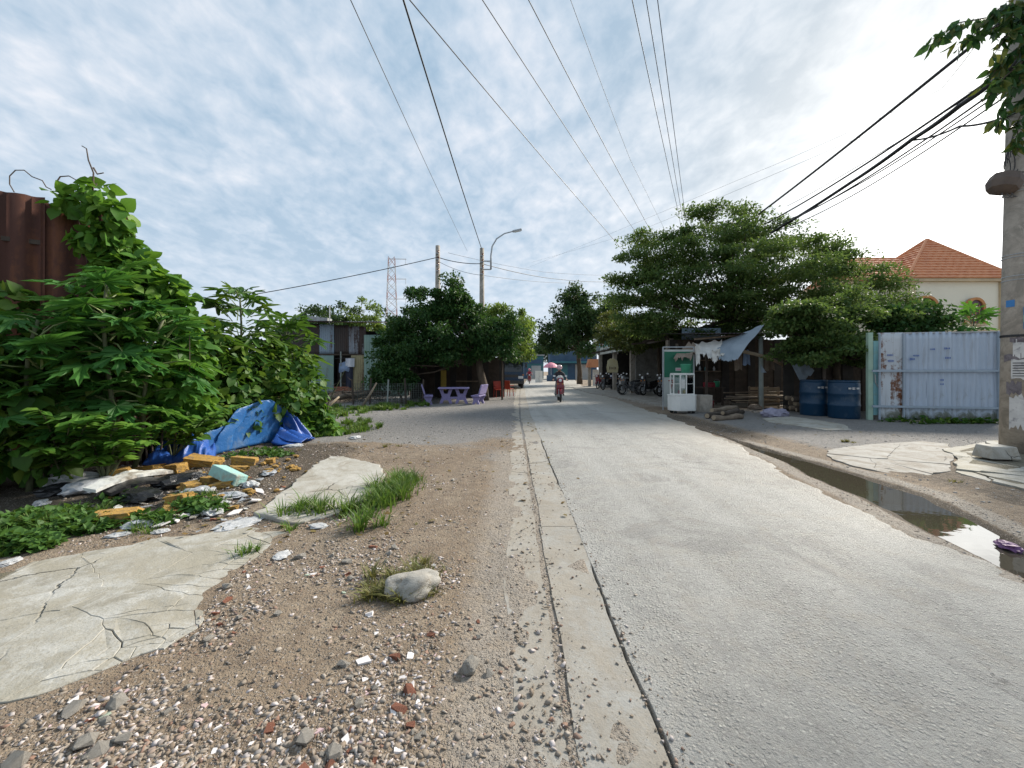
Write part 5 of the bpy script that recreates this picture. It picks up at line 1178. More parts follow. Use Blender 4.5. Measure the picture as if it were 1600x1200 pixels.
    for k in range(420):
        x, y = A(rnd.uniform(505, 612), 600, 20.0).x, rnd.uniform(18.5, 21.5); z = abs(rnd.gauss(0, .33)); v = rvec(rnd); v.z *= .4
        br.tube([Vector((x, y, z + .02)), Vector((x, y, z + .02)) + v * rnd.uniform(.3, .8) + Vector((0, 0, .05))], [.014, .004], 4, False)
    tag(br.build('brush_heap', M['wood_dark']), 'heap of dry brown brushwood in front of the tin shack', 'brushwood', kind='stuff')

def house():
    root = empty('tiled_house', (29, 30, 0), 0, 'cream two storey house with an orange tiled hip roof and arched windows', 'house')
    def part(name, mat, f, bevel=0):
        mb = MB(); f(mb); return mb.build(name, M[mat], root, bevel=bevel)
    ze = 8.1
    wall = part('wall', 'house_wall', lambda m: m.box((3.65, 2.6, ze / 2), (7.0, 5.0, ze)))
    part('wing_wall', 'house_wall', lambda m: m.box((-1.7, 2.8, ze / 2), (4.2, 3.6, ze)))
    part('cornice', 'house_trim', lambda m: m.box((3.65, 2.6, ze + .02), (7.7, 5.7, .22)))
    part('cornice', 'house_trim', lambda m: m.box((-2.1, 2.8, ze + .02), (4.6, 4.4, .2)))
    part('string_course', 'house_trim', lambda m: m.box((3.65, .04, 4.4), (7.1, .12, .2)))
    for x in (.3, 6.95): part('pilaster', 'house_trim', lambda m: m.box((x, .02, ze / 2), (.4, .2, ze - .1)))
    # hip roof in tile courses
    pk = Vector((3.9, 2.5, 11.85)); cs = [Vector((-.35, -.35, ze + .12)), Vector((7.65, -.35, ze + .12)), Vector((7.65, 5.55, ze + .12)), Vector((-.35, 5.55, ze + .12))]
    def slope(a, b, apex0, apex1, n=15):
        nrm = (b - a).cross(apex0 - a).normalized()
        for k in range(n):
            t0, t1 = k / n, (k + 1) / n + .01; l = lambda t, p, q: p.lerp(q, t)
            p0, p1, p2, p3 = l(t0, a, apex0), l(t0, b, apex1), l(min(1, t1), b, apex1), l(min(1, t1), a, apex0)
            lift = nrm * .07; mb = MB(); m = max(2, int((p1 - p0).length / .3))
            vs = []
            for i in range(m + 1):
                s = i / m; w = nrm * (.035 * (i % 2)); vs += [p0.lerp(p1, s) + lift + w, p3.lerp(p2, s) + w * .6, p0.lerp(p1, s) - nrm * .02]
            fs = []
            for i in range(m): q = i * 3; fs += [(q, q + 3, q + 4, q + 1), (q + 2, q + 5, q + 3, q)]
            mb.add(vs, fs); mb.build('tile_course', M['roof_tile'], root)
    for i in range(4): slope(cs[i], cs[(i + 1) % 4], pk, pk)
    for c in cs: MB().tube([c + Vector((0, 0, .05)), pk + Vector((0, 0, .06))], .1, 6).build('hip_ridge', M['roof_tile'], root)
    w = [Vector((-4.2, .4, ze + .1)), Vector((1.5, .4, ze + .1)), Vector((1.5, 5.2, ze + .1)), Vector((-4.2, 5.2, ze + .1))]; r0, r1 = Vector((-2.4, 2.8, 10.45)), Vector((2.2, 2.8, 10.45))
    slope(w[0], w[1], r0, r1, 11); slope(w[2], w[3], r1, r0, 11); slope(w[3], w[0], r0, r0, 11)
    MB().tube([r0, r1], .1, 6).build('ridge', M['roof_tile'], root)
    def arch(xc, z0, w, h, name='window'):
        n = 10; pts = [(-w / 2, 0), (w / 2, 0), (w / 2, h - w / 2)] + [(w / 2 * math.cos(PI * k / n), h - w / 2 + w / 2 * math.sin(PI * k / n)) for k in range(1, n)] + [(-w / 2, h - w / 2)]
        Mx = Matrix.Translation((xc, 0, z0)) @ Matrix.Rotation(R(90), 4, 'X')
        o = MB().prism(pts, -.06, .13, Mx).build(name, M['house_glass'], root)
        ring = MB(); wo = w + .36; q = [(-wo / 2, 0)] + [(-wo / 2, h - w / 2)] + [(wo / 2 * math.cos(PI - PI * k / n), h - w / 2 + wo / 2 * math.sin(PI * k / n)) for k in range(1, n)] + [(wo / 2, h - w / 2), (wo / 2, 0)]
        qi = [(-w / 2, 0)] + [(-w / 2, h - w / 2)] + [(w / 2 * math.cos(PI - PI * k / n), h - w / 2 + w / 2 * math.sin(PI * k / n)) for k in range(1, n)] + [(w / 2, h - w / 2), (w / 2, 0)]
        m = len(q); vs = [(x, y, .22) for x, y in q] + [(x, y, .22) for x, y in qi] + [(x, y, 0) for x, y in q] + [(x, y, 0) for x, y in qi]
        fs = []
        for i in range(m - 1): fs += [(i, m + i, m + i + 1, i + 1), (i, i + 1, 2 * m + i + 1, 2 * m + i), (m + i, 3 * m + i, 3 * m + i + 1, m + i + 1)]
        ring.add(vs, fs, Mx); ring.build('frame', M['house_arch'], o)
        MB().box((xc, -.16, z0 - .06), (w + .5, .3, .12)).build('sill', M['house_trim'], o)
        for s in (-1, 0, 1): MB().box((xc + s * w * .25, -.145, z0 + h * .4), (.035, .03, h * .78)).build('glazing_bar', M['house_arch'], o)
    arch(4.8, 4.9, 1.0, 1.75); arch(1.2, 4.7, 1.5, 2.1); arch(4.8, 1.2, 1.0, 1.9); arch(-2, 4.9, .9, 1.6)
    MB().tube([(7.1, -.2, .3), (7.1, -.2, ze - .2)], .06, 8).build('downpipe', M['galv'], root)
    MB().box((7.55, .5, 6.3), (.5, .4, .4)).build('air_conditioner', M['paint_white'], root); MB().box((7.4, 1.2, 4.5), (.6, .9, .1)).build('balcony_slab', M['house_trim'], root)

def box_part(root, name, mat, c, d, rot=None, bevel=0): return MB().box(c, d, rot).build(name, M[mat], root, bevel=bevel)
def shops():
    # motorbike shop along the right side, open to the road
    root = empty('motorbike_shop', (7.4, 19.4, 0), 0, 'open fronted dark motorbike shop with tin roof and concrete columns', 'shop')
    L = 15.6
    box_part(root, 'floor', 'yard_concrete', (2.4, L / 2, .04), (4.9, L, .08))
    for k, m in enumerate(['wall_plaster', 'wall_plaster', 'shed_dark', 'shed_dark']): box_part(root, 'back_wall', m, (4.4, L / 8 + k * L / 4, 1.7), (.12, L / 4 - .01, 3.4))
    box_part(root, 'end_wall', 'shed_dark', (2.3, L - .06, 1.7), (4.5, .12, 3.4)); box_part(root, 'partition', 'wall_plaster', (2.6, L * .5, 1.6), (3.6, .1, 3.2))
    for k, y in enumerate([.15, 6.2, 10.6, L - .15]): box_part(root, 'column', 'pole_concrete', (.12, y, 1.5), (.28, .28, 3.0), None, .015)
    box_part(root, 'fascia_beam', 'wood_dark', (.0, L / 2, 3.05), (.1, L, .25))
    me = sheet_mesh('roof_sheet', 1.34, 5.0, .16, .03, 'wave')
    for k in range(12): link('roof_sheet', me, M['tin_roof'] if k % 3 else M['tin_dark'], root, (.05, k * 1.3 + 1.3, 3.36 + .01 * (k % 2)), (R(90), 0, R(-90)) if False else Euler((R(-84), 0, R(-90))))
    for k in range(8): MB().box((1.9, 1 + k * 1.9, 3.22), (5.6, .06, .1), (0, R(-6), 0)).build('rafter', M['wood_dark'], root)
    # sign strip over the front (facing the road)
    s = empty('shop_sign', (7.28, 25.6, 2.78), R(90), 'long white sign strip with dark lettering over the motorbike shop', 'sign')
    box_part(s, 'board', 'banner_white', (4.0, 0, .3), (8.4, .05, .55)); r = random.Random(2)
    for k in range(15):
        w = r.uniform(.2, .38); mb = MB(); h = .24; x = .25 + k * .52
        mb.box((x, .035, .3), (.06, .012, h)); mb.box((x + w * .5, .0352, .3 + r.choice([-.09, 0, .09])), (w * .8, .012, .05)); mb.box((x + w, .0354, .3), (.06, .012, h * r.choice([1, .6])))
        mb.build('letter', M['ink_dark'], s)
    s = empty('shop_poster', (7.28, 31.2, 3.45), R(90), 'teal and pink picture board above the white shop sign', 'sign')
    box_part(s, 'board', 'sign_teal', (1.2, 0, .45), (3.2, .05, .95)); box_part(s, 'pink_panel', 'sign_pink', (2.0, .03, .45), (.9, .03, .88)); box_part(s, 'white_panel', 'banner_white', (1.35, .031, .45), (.25, .03, .88)); box_part(s, 'figure', 'ink_dark', (1.9, .05, .2), (.4, .02, .3))
    s = empty('side_board', (7.2, 34.9, 2.9), 0, 'grey green weathered board closing the far end of the shop front', 'sign'); box_part(s, 'board', 'post_grey', (.9, 0, .7), (1.8, .06, 1.4)); box_part(s, 'frame', 'paint_white', (1.78, -.04, .7), (.12, .05, 1.4)); 
    # hanging yellow poster
    s = empty('hanging_poster', A(957, 582, 28.0), 0, 'pale yellow poster shirt hanging in the shop opening', 'poster')
    MB().prism([(-.36, 0), (.36, 0), (.4, .35), (.33, .8), (.15, .95), (-.15, .95), (-.33, .8), (-.4, .35)], -.02, .02, Matrix.Rotation(R(90), 4, 'X')).build('sheet', M['sign_cream'], s)
    for k in range(5): box_part(s, 'mark', 'wood', (-.2 + .1 * k, -.03, .3), (.05, .012, .2 - .04 * (k % 3)))
    MB().tube([(0, 0, 1.05), (0, 0, 1.5)], .01, 5).build('cord', M['cable'], s)
    # tarpaulin stall
    st = empty('tarpaulin_stall', (9.4, 15.5, 0), 0, 'dark wooden stall with a sagging grey tarpaulin awning and ragged edge', 'stall')
    off = Vector((9.4, 15.5, 0))
    for k in range(19): box_part(st, 'back_board', 'wood_dark' if k % 4 else 'shed_dark', (-1.95 + k * .3, 3.4 + .034 * (k % 2), 1.45), (.33, .03, 2.9 + .02 * (k % 3)))
    me = sheet_mesh('roof_sheet', 1.12, 4.2, .15, .03, 'wave')
    for k in range(5): link('roof_sheet', me, M['tin_dark'], st, (-2.6 + k * 1.1, -.3, 2.85 + .01 * (k % 2)), (R(-85), 0, 0))
    box_part(st, 'rear_panel', 'tin_blue', (-.6, 3.55, 3.15), (1.8, .04, .6))
    P = A(1187, 640, 15.5) - off
    MB().tube([(P.x, P.y - .1, -.05), (P.x - .02, P.y - .1, 2.75)], [.085, .075], 8).build('post', M['post_grey'], st, True)
    MB().tube([A(1160, 549, 15.2) - off, A(1200, 558, 15.3) - off, A(1238, 578, 15.4) - off], [.07, .065, .05], 7).build('brace', M['wood_pale'], st, True)
    MB().tube([A(1085, 530, 15.6) - off, A(1200, 520, 15.7) - off], .04, 6).build('pole', M['wood'], st)
    for a, b in (((1060, 562), (1058, 648)), ((1105, 575), (1104, 645))): q = A(b[0], b[1], 15.6) - off; MB().tube([(q.x, .1, -.05), (q.x, .1, 2.5)], .05, 7).build('post', M['wood_dark'], st)
    def patch(name, c00, c10, c01, c11, mat, sag, amp, f, seed, nu=22, nv=14, ragged=.0):
        c = [A(*q) - off for q in (c00, c10, c01, c11)]
        def fn(u, v):
            p = c[0].lerp(c[1], u).lerp(c[2].lerp(c[3], u), v); p.z -= sag * math.sin(PI * u) * (0.3 + v * .7)
            w = mnoise.noise(Vector((u * f + seed, v * f * .6, seed))) * amp; p += Vector((w * .3, w, w * .8))
            if ragged and v > .95: p.z += ragged * mnoise.noise(Vector((u * 14, seed, 0)))
            return p
        return MB().grid(fn, nu, nv).build(name, M[mat], st, True)
    patch('awning', (1122, 535, 15.6), (1197, 504, 15.1), (1120, 556, 14.7), (1153, 559, 14.5), 'tarp_grey', .12, .12, 4, 1.0, ragged=.15)
    patch('awning', (1085, 537, 15.6), (1128, 530, 15.6), (1094, 552, 14.9), (1126, 556, 14.8), 'rag_white', .1, .2, 5, 2.0, ragged=.2)
    patch('awning', (1075, 535, 15.7), (1092, 537, 15.6), (1052, 560, 14.9), (1088, 556, 14.8), 'rag_brown', .05, .2, 5, 3.0, ragged=.25)
    for k, (u, v0, v1, w) in enumerate([(1090, 540, 572, 8), (1117, 548, 566, 11), (1122, 545, 560, 7), (1128, 552, 558, 8)]):
        patch('rag', (u - w / 2, v0, 14.75), (u + w / 2, v0, 14.75), (u - w * .3, v1, 14.7), (u + w * .4, v1 - 3, 14.7), 'rag_white', 0, .09, 3, 5.0 + k, 6, 10, .12)
    patch('hanging_tarp', (1235, 566, 14.9), (1262, 570, 14.7), (1252, 600, 14.8), (1272, 578, 14.6), 'tarp_grey', .05, .1, 4, 9.0, 10, 10, .1)
    patch('hanging_tarp', (1188, 568, 15.3), (1196, 580, 15.2), (1189, 582, 15.3), (1199, 583, 15.2), 'tarp_grey', .0, .04, 4, 11.0, 6, 6)
    # green banner by the stall
    a = A(1036, 640, 15.2); b = empty('green_banner', (a.x, a.y, 0), R(-3), 'tall green and white banner stand with a large red seven', 'banner')
    for x in (0, 1.12): MB().tube([(x, 0, 0), (x, 0, 2.35)], .022, 6).build('frame_pole', M['galv'], b)
    MB().tube([(0, 0, 2.34), (1.12, 0, 2.34)], .02, 6).build('frame_pole', M['galv'], b)
    box_part(b, 'panel', 'banner_white', (.56, 0, 1.2), (1.06, .02, 2.1)); box_part(b, 'green_panel', 'banner_green', (.56, -.014, 1.7), (1.04, .012, .95))
    box_part(b, 'logo_bar', 'banner_white', (.72, -.022, 1.52), (.55, .008, .12)); box_part(b, 'logo_text', 'sign_pink', (.72, -.028, 1.52), (.48, .006, .05))
    box_part(b, 'fine_print', 'pale_green', (.6, -.022, 1.36), (.4, .006, .03))
    def text(s, size, mat, loc, name='letter'):
        cu = bpy.data.curves.new('t', 'FONT'); cu.body = s; cu.size = size; cu.extrude = .004; o = bpy.data.objects.new('t', cu); COL.objects.link(o)
        dg = bpy.context.evaluated_depsgraph_get(); me = bpy.data.meshes.new_from_object(o.evaluated_get(dg)); bpy.data.objects.remove(o); me.materials.clear()
        link(name, me, M[mat], b, loc, (R(90), R(-6) if s == '7' else 0, 0))
    text('7', .5, 'ink_red', (.2, -.02, .78)); text('TH', .26, 'ink_dark', (.15, -.02, .33))
    # yellow sign in the shade beyond the stall
    a = A(1248, 560, 16.6); s = empty('yellow_sign', a, R(-4), 'dull yellow sign board with dark letters in the shade behind the foliage', 'sign')
    box_part(s, 'board', 'wood_dark', (.9, 0, .35), (1.9, .05, .7))
    for k in range(5): box_part(s, 'letter', 'sign_yellow', (.25 + k * .3, -.035, .38), (.07, .02, .42)); box_part(s, 'letter', 'sign_yellow', (.36 + k * .3, -.0352, .38 + .12 * ((k % 3) - 1)), (.14, .02, .07))
    for x in (.1, 1.7): MB().tube([(x, .05, -2.0), (x, .05, .6)], .03, 6).build('post', M['wood_dark'], s)
    # lean-to added behind the drums, its roof brought forward to shade them
    d = empty('added_lean_to', (10.3, 13.9, 0), R(-5), 'added lean to shelter of dark boards shading the blue drums', 'shelter')
    for k in range(13): box_part(d, 'board', 'wood_dark' if k % 3 else 'shed_dark', (k * .34 - .2, 1.2 + .034 * (k % 2), 1.15), (.37, .03, 2.3 + .02 * (k % 3)))
    me = sheet_mesh('roof_sheet', 1.1, 2.4, .15, .03, 'wave')
    for k in range(4): link('roof_sheet', me, M['tin_dark'], d, (k * 1.08 - .3, -.9, 2.2 + .01 * (k % 2)), (R(-82), 0, 0))
    for x in (-.1, 2.0, 3.9): MB().tube([(x, -.6, -.05), (x, -.6, 2.2)], .05, 7).build('post', M['wood_dark'], d)
    # shrine-like pillar with red roof at the bend
    a = G(910, 602); a.z = 0; p = empty('roadside_shrine', (8.0, 37.5, 0), 0, 'small pale shrine pillar with a red tiled cap beside the shop', 'shrine')
    box_part(p, 'pillar', 'pole_concrete', (-.9, 0, .9), (.25, .3, 1.8)); box_part(p, 'pillar', 'pole_concrete', (.2, 0, .9), (.25, .3, 1.8)); box_part(p, 'panel', 'paint_white', (-.35, .05, .85), (.5, .1, 1.5))
    MB().prism([(-1.2, 0), (.5, 0), (.3, .75), (-1.0, .75)], -.4, .4, Matrix.Translation((0, 0, 1.8)) @ Matrix.Rotation(R(90), 4, 'X')).build('roof', M['roof_tile'], p)
def far_end():
    # buildings that close the street
    b = empty('street_end_building', (3.0, 78, 0), 0, 'teal shuttered building closing the far end of the street', 'building')
    box_part(b, 'wall', 'far_teal', (0, 2, 2.2), (6, 4, 4.4)); box_part(b, 'roof', 'far_grey', (0, 2, 4.5), (6.4, 4.6, .2)); box_part(b, 'shutter', 'far_blue', (-1.2, -.05, 1.4), (2.2, .1, 2.6)); box_part(b, 'shutter', 'far_grey', (1.6, -.05, 1.3), (1.8, .1, 2.4)); box_part(b, 'sign_strip', 'far_blue', (0, -.08, 3.3), (5.6, .1, .8))
    b = empty('street_end_building', (10.5, 70, 0), 0, 'dark blue walled building behind the pink umbrella', 'building')
    box_part(b, 'wall', 'far_blue', (0, 2, 2.6), (8, 4, 5.2)); box_part(b, 'roof', 'far_grey', (0, 2, 5.3), (8.4, 4.6, .2)); box_part(b, 'awning', 'far_teal', (0, -.6, 3.0), (7.4, 1.4, .12), (R(12), 0, 0)); box_part(b, 'shutter', 'far_teal', (-2.2, -.05, 1.3), (2.4, .1, 2.6)); box_part(b, 'shutter', 'far_grey', (1.6, -.05, 1.3), (2.6, .1, 2.6))
    a = A(861, 592, 58); u = empty('market_umbrella', (a.x, a.y, 0), 0, 'pink market umbrella shading a roadside stand at the street end', 'umbrella')
    MB().lathe([(.02, 2.7), (.4, 2.6), (.8, 2.35), (1.15, 1.98), (1.12, 1.95), (.75, 2.28), (.02, 2.6)], 14).build('canopy', M['umbrella'], u); MB().tube([(0, 0, 0), (0, 0, 2.7)], .04, 7).build('pole', M['galv'], u); box_part(u, 'counter', 'far_blue', (.3, 0, .45), (1.8, .8, .9))
    a = A(842, 592, 52); box = empty('white_cabinet', (a.x, a.y, 0), 0, 'tall white cabinet standing on the road edge before the pink umbrella', 'cabinet'); box_part(box, 'body', 'paint_white', (0, 0, .75), (.9, .6, 1.5)); box_part(box, 'door_split', 'far_grey', (0, -.31, .75), (.03, .03, 1.3)); box_part(box, 'handle', 'steel', (.1, -.32, .8), (.03, .04, .2))
    for k, (x, y, w, h, m, lab) in enumerate([(-9, 60, 10, 4.2, 'far_grey', 'low grey building behind the shade tree'), (-24, 52, 12, 5, 'far_grey', 'grey building behind the trees of the shack')]):
        b = empty('background_building', (x, y, 0), 0, lab, 'building'); box_part(b, 'wall', m, (0, 2, h / 2), (w, 4, h)); box_part(b, 'roof', 'tin_roof', (0, 2, h + .1), (w + .6, 4.8, .15), (R(3), 0, 0))
        for q in range(4): box_part(b, 'window', 'far_blue', (-w * .38 + q * w * .25, -.02, h * .6), (1.0, .08, 1.1))
    # hut of dark boards added to darken the space under the shade tree
    h = empty('added_dark_hut', (-5.0, 20.6, 0), R(2), 'added open hut of dark boards darkening the space behind the purple table', 'hut')
    for k in range(16): box_part(h, 'board', 'wood_dark' if k % 3 else 'shed_dark', (k * .3, 2.2 + .034 * (k % 2), 1.1), (.33, .03, 2.2 + .02 * (k % 3)))
    for k in range(7): box_part(h, 'side_board', 'shed_dark', (-.12 + .034 * (k % 2), .2 + k * .31, 1.1), (.03, .34, 2.2 + .02 * (k % 3)))
    me = sheet_mesh('roof_sheet', 1.05, 3.0, .15, .03, 'wave')
    for k in range(5): link('roof_sheet', me, M['tin_dark'], h, (-.3 + k * 1.03, -.5, 2.3 + .01 * (k % 2)), (R(-86), 0, 0))
    for x in (0, 4.5): MB().tube([(x, -.3, -.05), (x, -.3, 2.35)], .05, 7).build('post', M['wood_dark'], h)
    box_part(h, 'yellow_board', 'sign_yellow', (1.3, 1.9, .95), (.3, .03, 1.1)); box_part(h, 'shelf', 'wood', (2.6, 1.8, .9), (1.2, .4, .05))
rusty_fence(); metal_gate(); tin_shack(); house(); shops(); far_end()

# ------------------------------------------------------------------ rubbish heap on the left
def crumple(name, mat, seed, sub=3, flat=.5, amp=.55):
    bm = bmesh.new(); bmesh.ops.create_icosphere(bm, subdivisions=sub, radius=.5); r = random.Random(seed); off = Vector((r.uniform(0, 90), r.uniform(0, 90), 0))
    for v in bm.verts:
        a = 1 - 2 * abs(mnoise.noise(v.co * 2.6 + off)); b = 1 - 2 * abs(mnoise.noise(v.co * 6 + off))
        v.co *= .75 + amp * .6 * a + amp * .3 * b; v.co.z = v.co.z * flat
    z = min(v.co.z for v in bm.verts)
    for v in bm.verts: v.co.z = max(v.co.z, z * .55) - z * .5
    me = bpy.data.meshes.new(name); bm.to_mesh(me); bm.free(); me.materials.append(M[mat]); return me
def rubbish():
    # tarpaulins: folded sheets with ridges
    def tarp(name, fn, nu, nv, mat, label):
        c = Vector(fn(.5, .5)); c.z = 0; mb = MB(); mb.grid(lambda u, v: Vector(fn(u, v)) - c, nu, nv); o = mb.build(name, M[mat], None, True, loc=c); s = o.modifiers.new('s', 'SOLIDIFY'); s.thickness = .006; tag(o, label, 'tarpaulin')
    def f1(u, v):                                     # crumpled part in the shaded tone, left
        a = G(222, 738).lerp(G(335, 730), u); b = G(235, 706).lerp(G(345, 694), u); p = a.lerp(b, v)
        n = 1 - 2 * abs(mnoise.noise(Vector((u * 5, v * 4, 2.2)))); m = 1 - 2 * abs(mnoise.noise(Vector((u * 11 + v * 3, v * 8, 5))))
        e = math.sin(PI * min(1, max(0, u))) ** .5 * math.sin(PI * v) ** .6; p.z = H(p.x, p.y) + .02 + e * (.24 + .24 * n + .1 * m); p.x += .1 * m * e; return p
    tarp('crumpled_tarpaulin', f1, 60, 40, 'tarp_shaded', 'crumpled blue tarpaulin painted in its shaded tone under the drooping shrub sprays')
    def f2(u, v):                                     # smooth roll in the lit tone, widening to the right
        a, b = G(292, 726), G(392, 706); c = a.lerp(b, u) + Vector((.06 * u, .4 * u, 0)); rad = .10 + .46 * u ** .85; t = -.15 * PI + v * 1.15 * PI
        w = mnoise.noise(Vector((u * 3, v * 3, 8))) * .18 * (.3 + u) + (1 - 2 * abs(mnoise.noise(Vector((u * 2.4 + v, v * 5, 1))))) * .09 + (1 - 2 * abs(mnoise.noise(Vector((u * 7, v * 8, 4))))) * .03
        d = Vector((.2, 1.0, 0)).normalized(); q = c - d * math.cos(t) * (rad * 1.25 + w) + Vector((0, 0, max(.0, math.sin(t)) * (rad * 1.12 + w) + .02)); q.z += H(c.x, c.y); return q
    tarp('blue_tarpaulin', f2, 50, 34, 'tarp_lit', 'smooth blue tarpaulin fold painted in its lit tone widening toward the thicket')
    def f3(u, v):                                     # bunched top end in the shaded tone, fanning out
        b = G(402, 702) + Vector((.12, .6, 0)); ang = R(-70 + 230 * u); q = .06 + v * .55; fold = 1 - 2 * abs(math.sin(u * 22 + 2 * mnoise.noise(Vector((u * 4, v * 2, 3)))))
        p = b + Vector((math.cos(ang) * q * 1.0, math.sin(ang) * q * .5, 0)); p.z = H(b.x, b.y) + max(.0, .66 * (1 - v) ** .8 * (.75 + .25 * math.sin(u * 9)) + .1 * fold * (1 - abs(v - .45))) + .01; return p
    tarp('bunched_tarpaulin', f3, 90, 24, 'tarp_shaded', 'bunched blue tarpaulin end in the shaded tone tied up behind the smooth fold')
    def f4(u, v):
        b = G(412, 700) + Vector((.2, .2, 0)); fold = 1 - 2 * abs(math.sin(u * 15 + v * 3)); p = b + Vector((v * .55, -.3 + u * .6 + .05 * fold, 0)); p.z = H(p.x, p.y) + .02 + (.26 + .07 * fold) * math.sin(PI * u) * (1 - v * .75); return p
    tarp('trailing_tarpaulin', f4, 50, 24, 'tarp_shaded', 'trailing blue tarpaulin tail in the shaded tone lying toward the weeds')
    # yellow blocks: u, v(base), w px, h px, rot, mat
    bl = [(213, 752, 52, 14, .1, 'long yellow foam block beside the papaya stem'), (266, 748, 28, 14, -.2, 'short yellow foam block standing between two longer blocks'), (310, 740, 52, 14, .06, 'long yellow foam block touching the blue tarpaulin'),
          (376, 738, 36, 13, .25, 'tilted yellow foam block among low weeds'), (177, 766, 25, 22, .5, 'upright yellow foam block leaning on the papaya stem'), (322, 768, 30, 15, -.5, 'broken yellow foam block behind the mint block'),
          (340, 776, 36, 10, .3, 'low yellow foam rubble piece beside the mint block'), (268, 800, 33, 15, .15, 'yellow foam block half buried in thin grass'), (164, 826, 62, 20, .35, 'large yellow foam block lying at the edge of the weeds'),
          (366, 750, 26, 10, .7, 'broken yellow corner piece below the tilted block'), (288, 780, 26, 14, 1.0, 'cracked yellow block between white rubbish'), (415, 737, 14, 9, .2, 'small yellow block apart near the slab'),
          (256, 812, 34, 8, .4, 'flat thin yellow fragment beside the half buried block'), (197, 824, 12, 8, .9, 'tiny yellow cube beside the large yellow block'), (354, 806, 14, 6, .3, 'tiny flat yellow chip by a white rag')]
    for k, (u, v, w, h, rz, lab) in enumerate(bl):
        p = G(u, v); s = p.y / F; W_, H_ = w * s * .95, h * s * 1.0; mb = MB()
        bm = bmesh.new(); bmesh.ops.create_cube(bm, size=1); bmesh.ops.subdivide_edges(bm, edges=bm.edges[:], cuts=3, use_grid_fill=True)
        for q in bm.verts:
            d = mnoise.noise_vector(q.co * 3 + Vector((k * 9, 0, 0))) * .07; e = mnoise.noise(q.co * 1.3 + Vector((k * 5, 3, 0)))
            if abs(q.co.x) > .4 and e > .12: q.co.x *= .82
            q.co += d
        me = bpy.data.meshes.new('foam_block'); bm.to_mesh(me); bm.free()
        o = link('foam_block', me, M['foam_yellow'], None, (p.x, p.y + .1, H(p.x, p.y) + H_ * .42), (R(rnd.uniform(-9, 9)), R(rnd.uniform(-9, 9)), rz), (W_, min(.22, W_ * .8), H_)); tag(o, lab, 'foam block')
    p = G(357, 768); mb = MB(); mb.box((0, 0, 0), (.42, .17, .13), jit=.012); tag(mb.build('foam_block', M['foam_mint'], None, loc=(p.x, p.y, H(p.x, p.y) + .13), rot=(R(-14), R(14), -.35), bevel=.012), 'mint green foam block lying on the yellow rubble', 'foam block')
    r = random.Random(17); crumbs = [rock_mesh('foam_crumb', M['foam_yellow'], 100 + s, 1, .7, .5) for s in range(4)]
    for k in range(46):
        u, v = (r.gauss(447, 20), r.gauss(740, 8)) if k < 26 else (r.gauss(320, 60), r.gauss(775, 18)); p = G(u, v); s = r.uniform(.04, .12)
        tag(link('foam_crumb', crumbs[k % 4], None, None, (p.x, p.y, H(p.x, p.y) + .01), (0, 0, r.uniform(0, 6)), (s, s * .8, s * .7)), 'small yellow foam crumb ' + ('beside the tilted concrete slab' if k < 26 else 'scattered among the yellow blocks'), 'foam crumb', 'foam crumbs by the slab' if k < 26 else 'foam crumbs among the blocks')
    # white board, bags, rags
    def slab(u0, v0, u1, v1, w, mat, lab, name, z=.06):
        a, b = G(u0, v0), G(u1, v1); d = b - a; L = d.length; n = 14; mb = MB()
        vs = []; fs = []
        for i in range(n + 1):
            t = i / n; j = .03 * mnoise.noise(Vector((t * 9, u0, 0))); j2 = .05 * mnoise.noise(Vector((t * 7, v0, 3)))
            zc = .04 * math.sin(t * 4) + .02
            for (yy, zz) in ((-w / 2 + j, 0), (w / 2 + j2, .02), (w / 2 + j2, .05), (-w / 2 + j, .035)): vs.append((t * L, yy, zc + zz))
        for i in range(n):
            q = i * 4
            for e in range(4): fs.append((q + e, q + (e + 1) % 4, q + 4 + (e + 1) % 4, q + 4 + e))
        fs += [(3, 2, 1, 0), (n * 4, n * 4 + 1, n * 4 + 2, n * 4 + 3)]
        mb.add(vs, fs); tag(mb.build(name, M[mat], None, loc=(a.x, a.y, max(H(a.x, a.y), H(b.x, b.y)) + z), rot=(0, R(-2), math.atan2(d.y, d.x))), lab, 'board')
    slab(140, 795, 262, 760, .16, 'white_board', 'long warped white board lying across the rubbish', 'warped_board')
    slab(165, 792, 270, 768, .22, 'black_plastic', 'black plastic strip lying under the warped white board', 'plastic_strip', .02)
    slab(180, 776, 240, 766, .12, 'white_board', 'short chalky white board behind the long warped board', 'warped_board', .05)
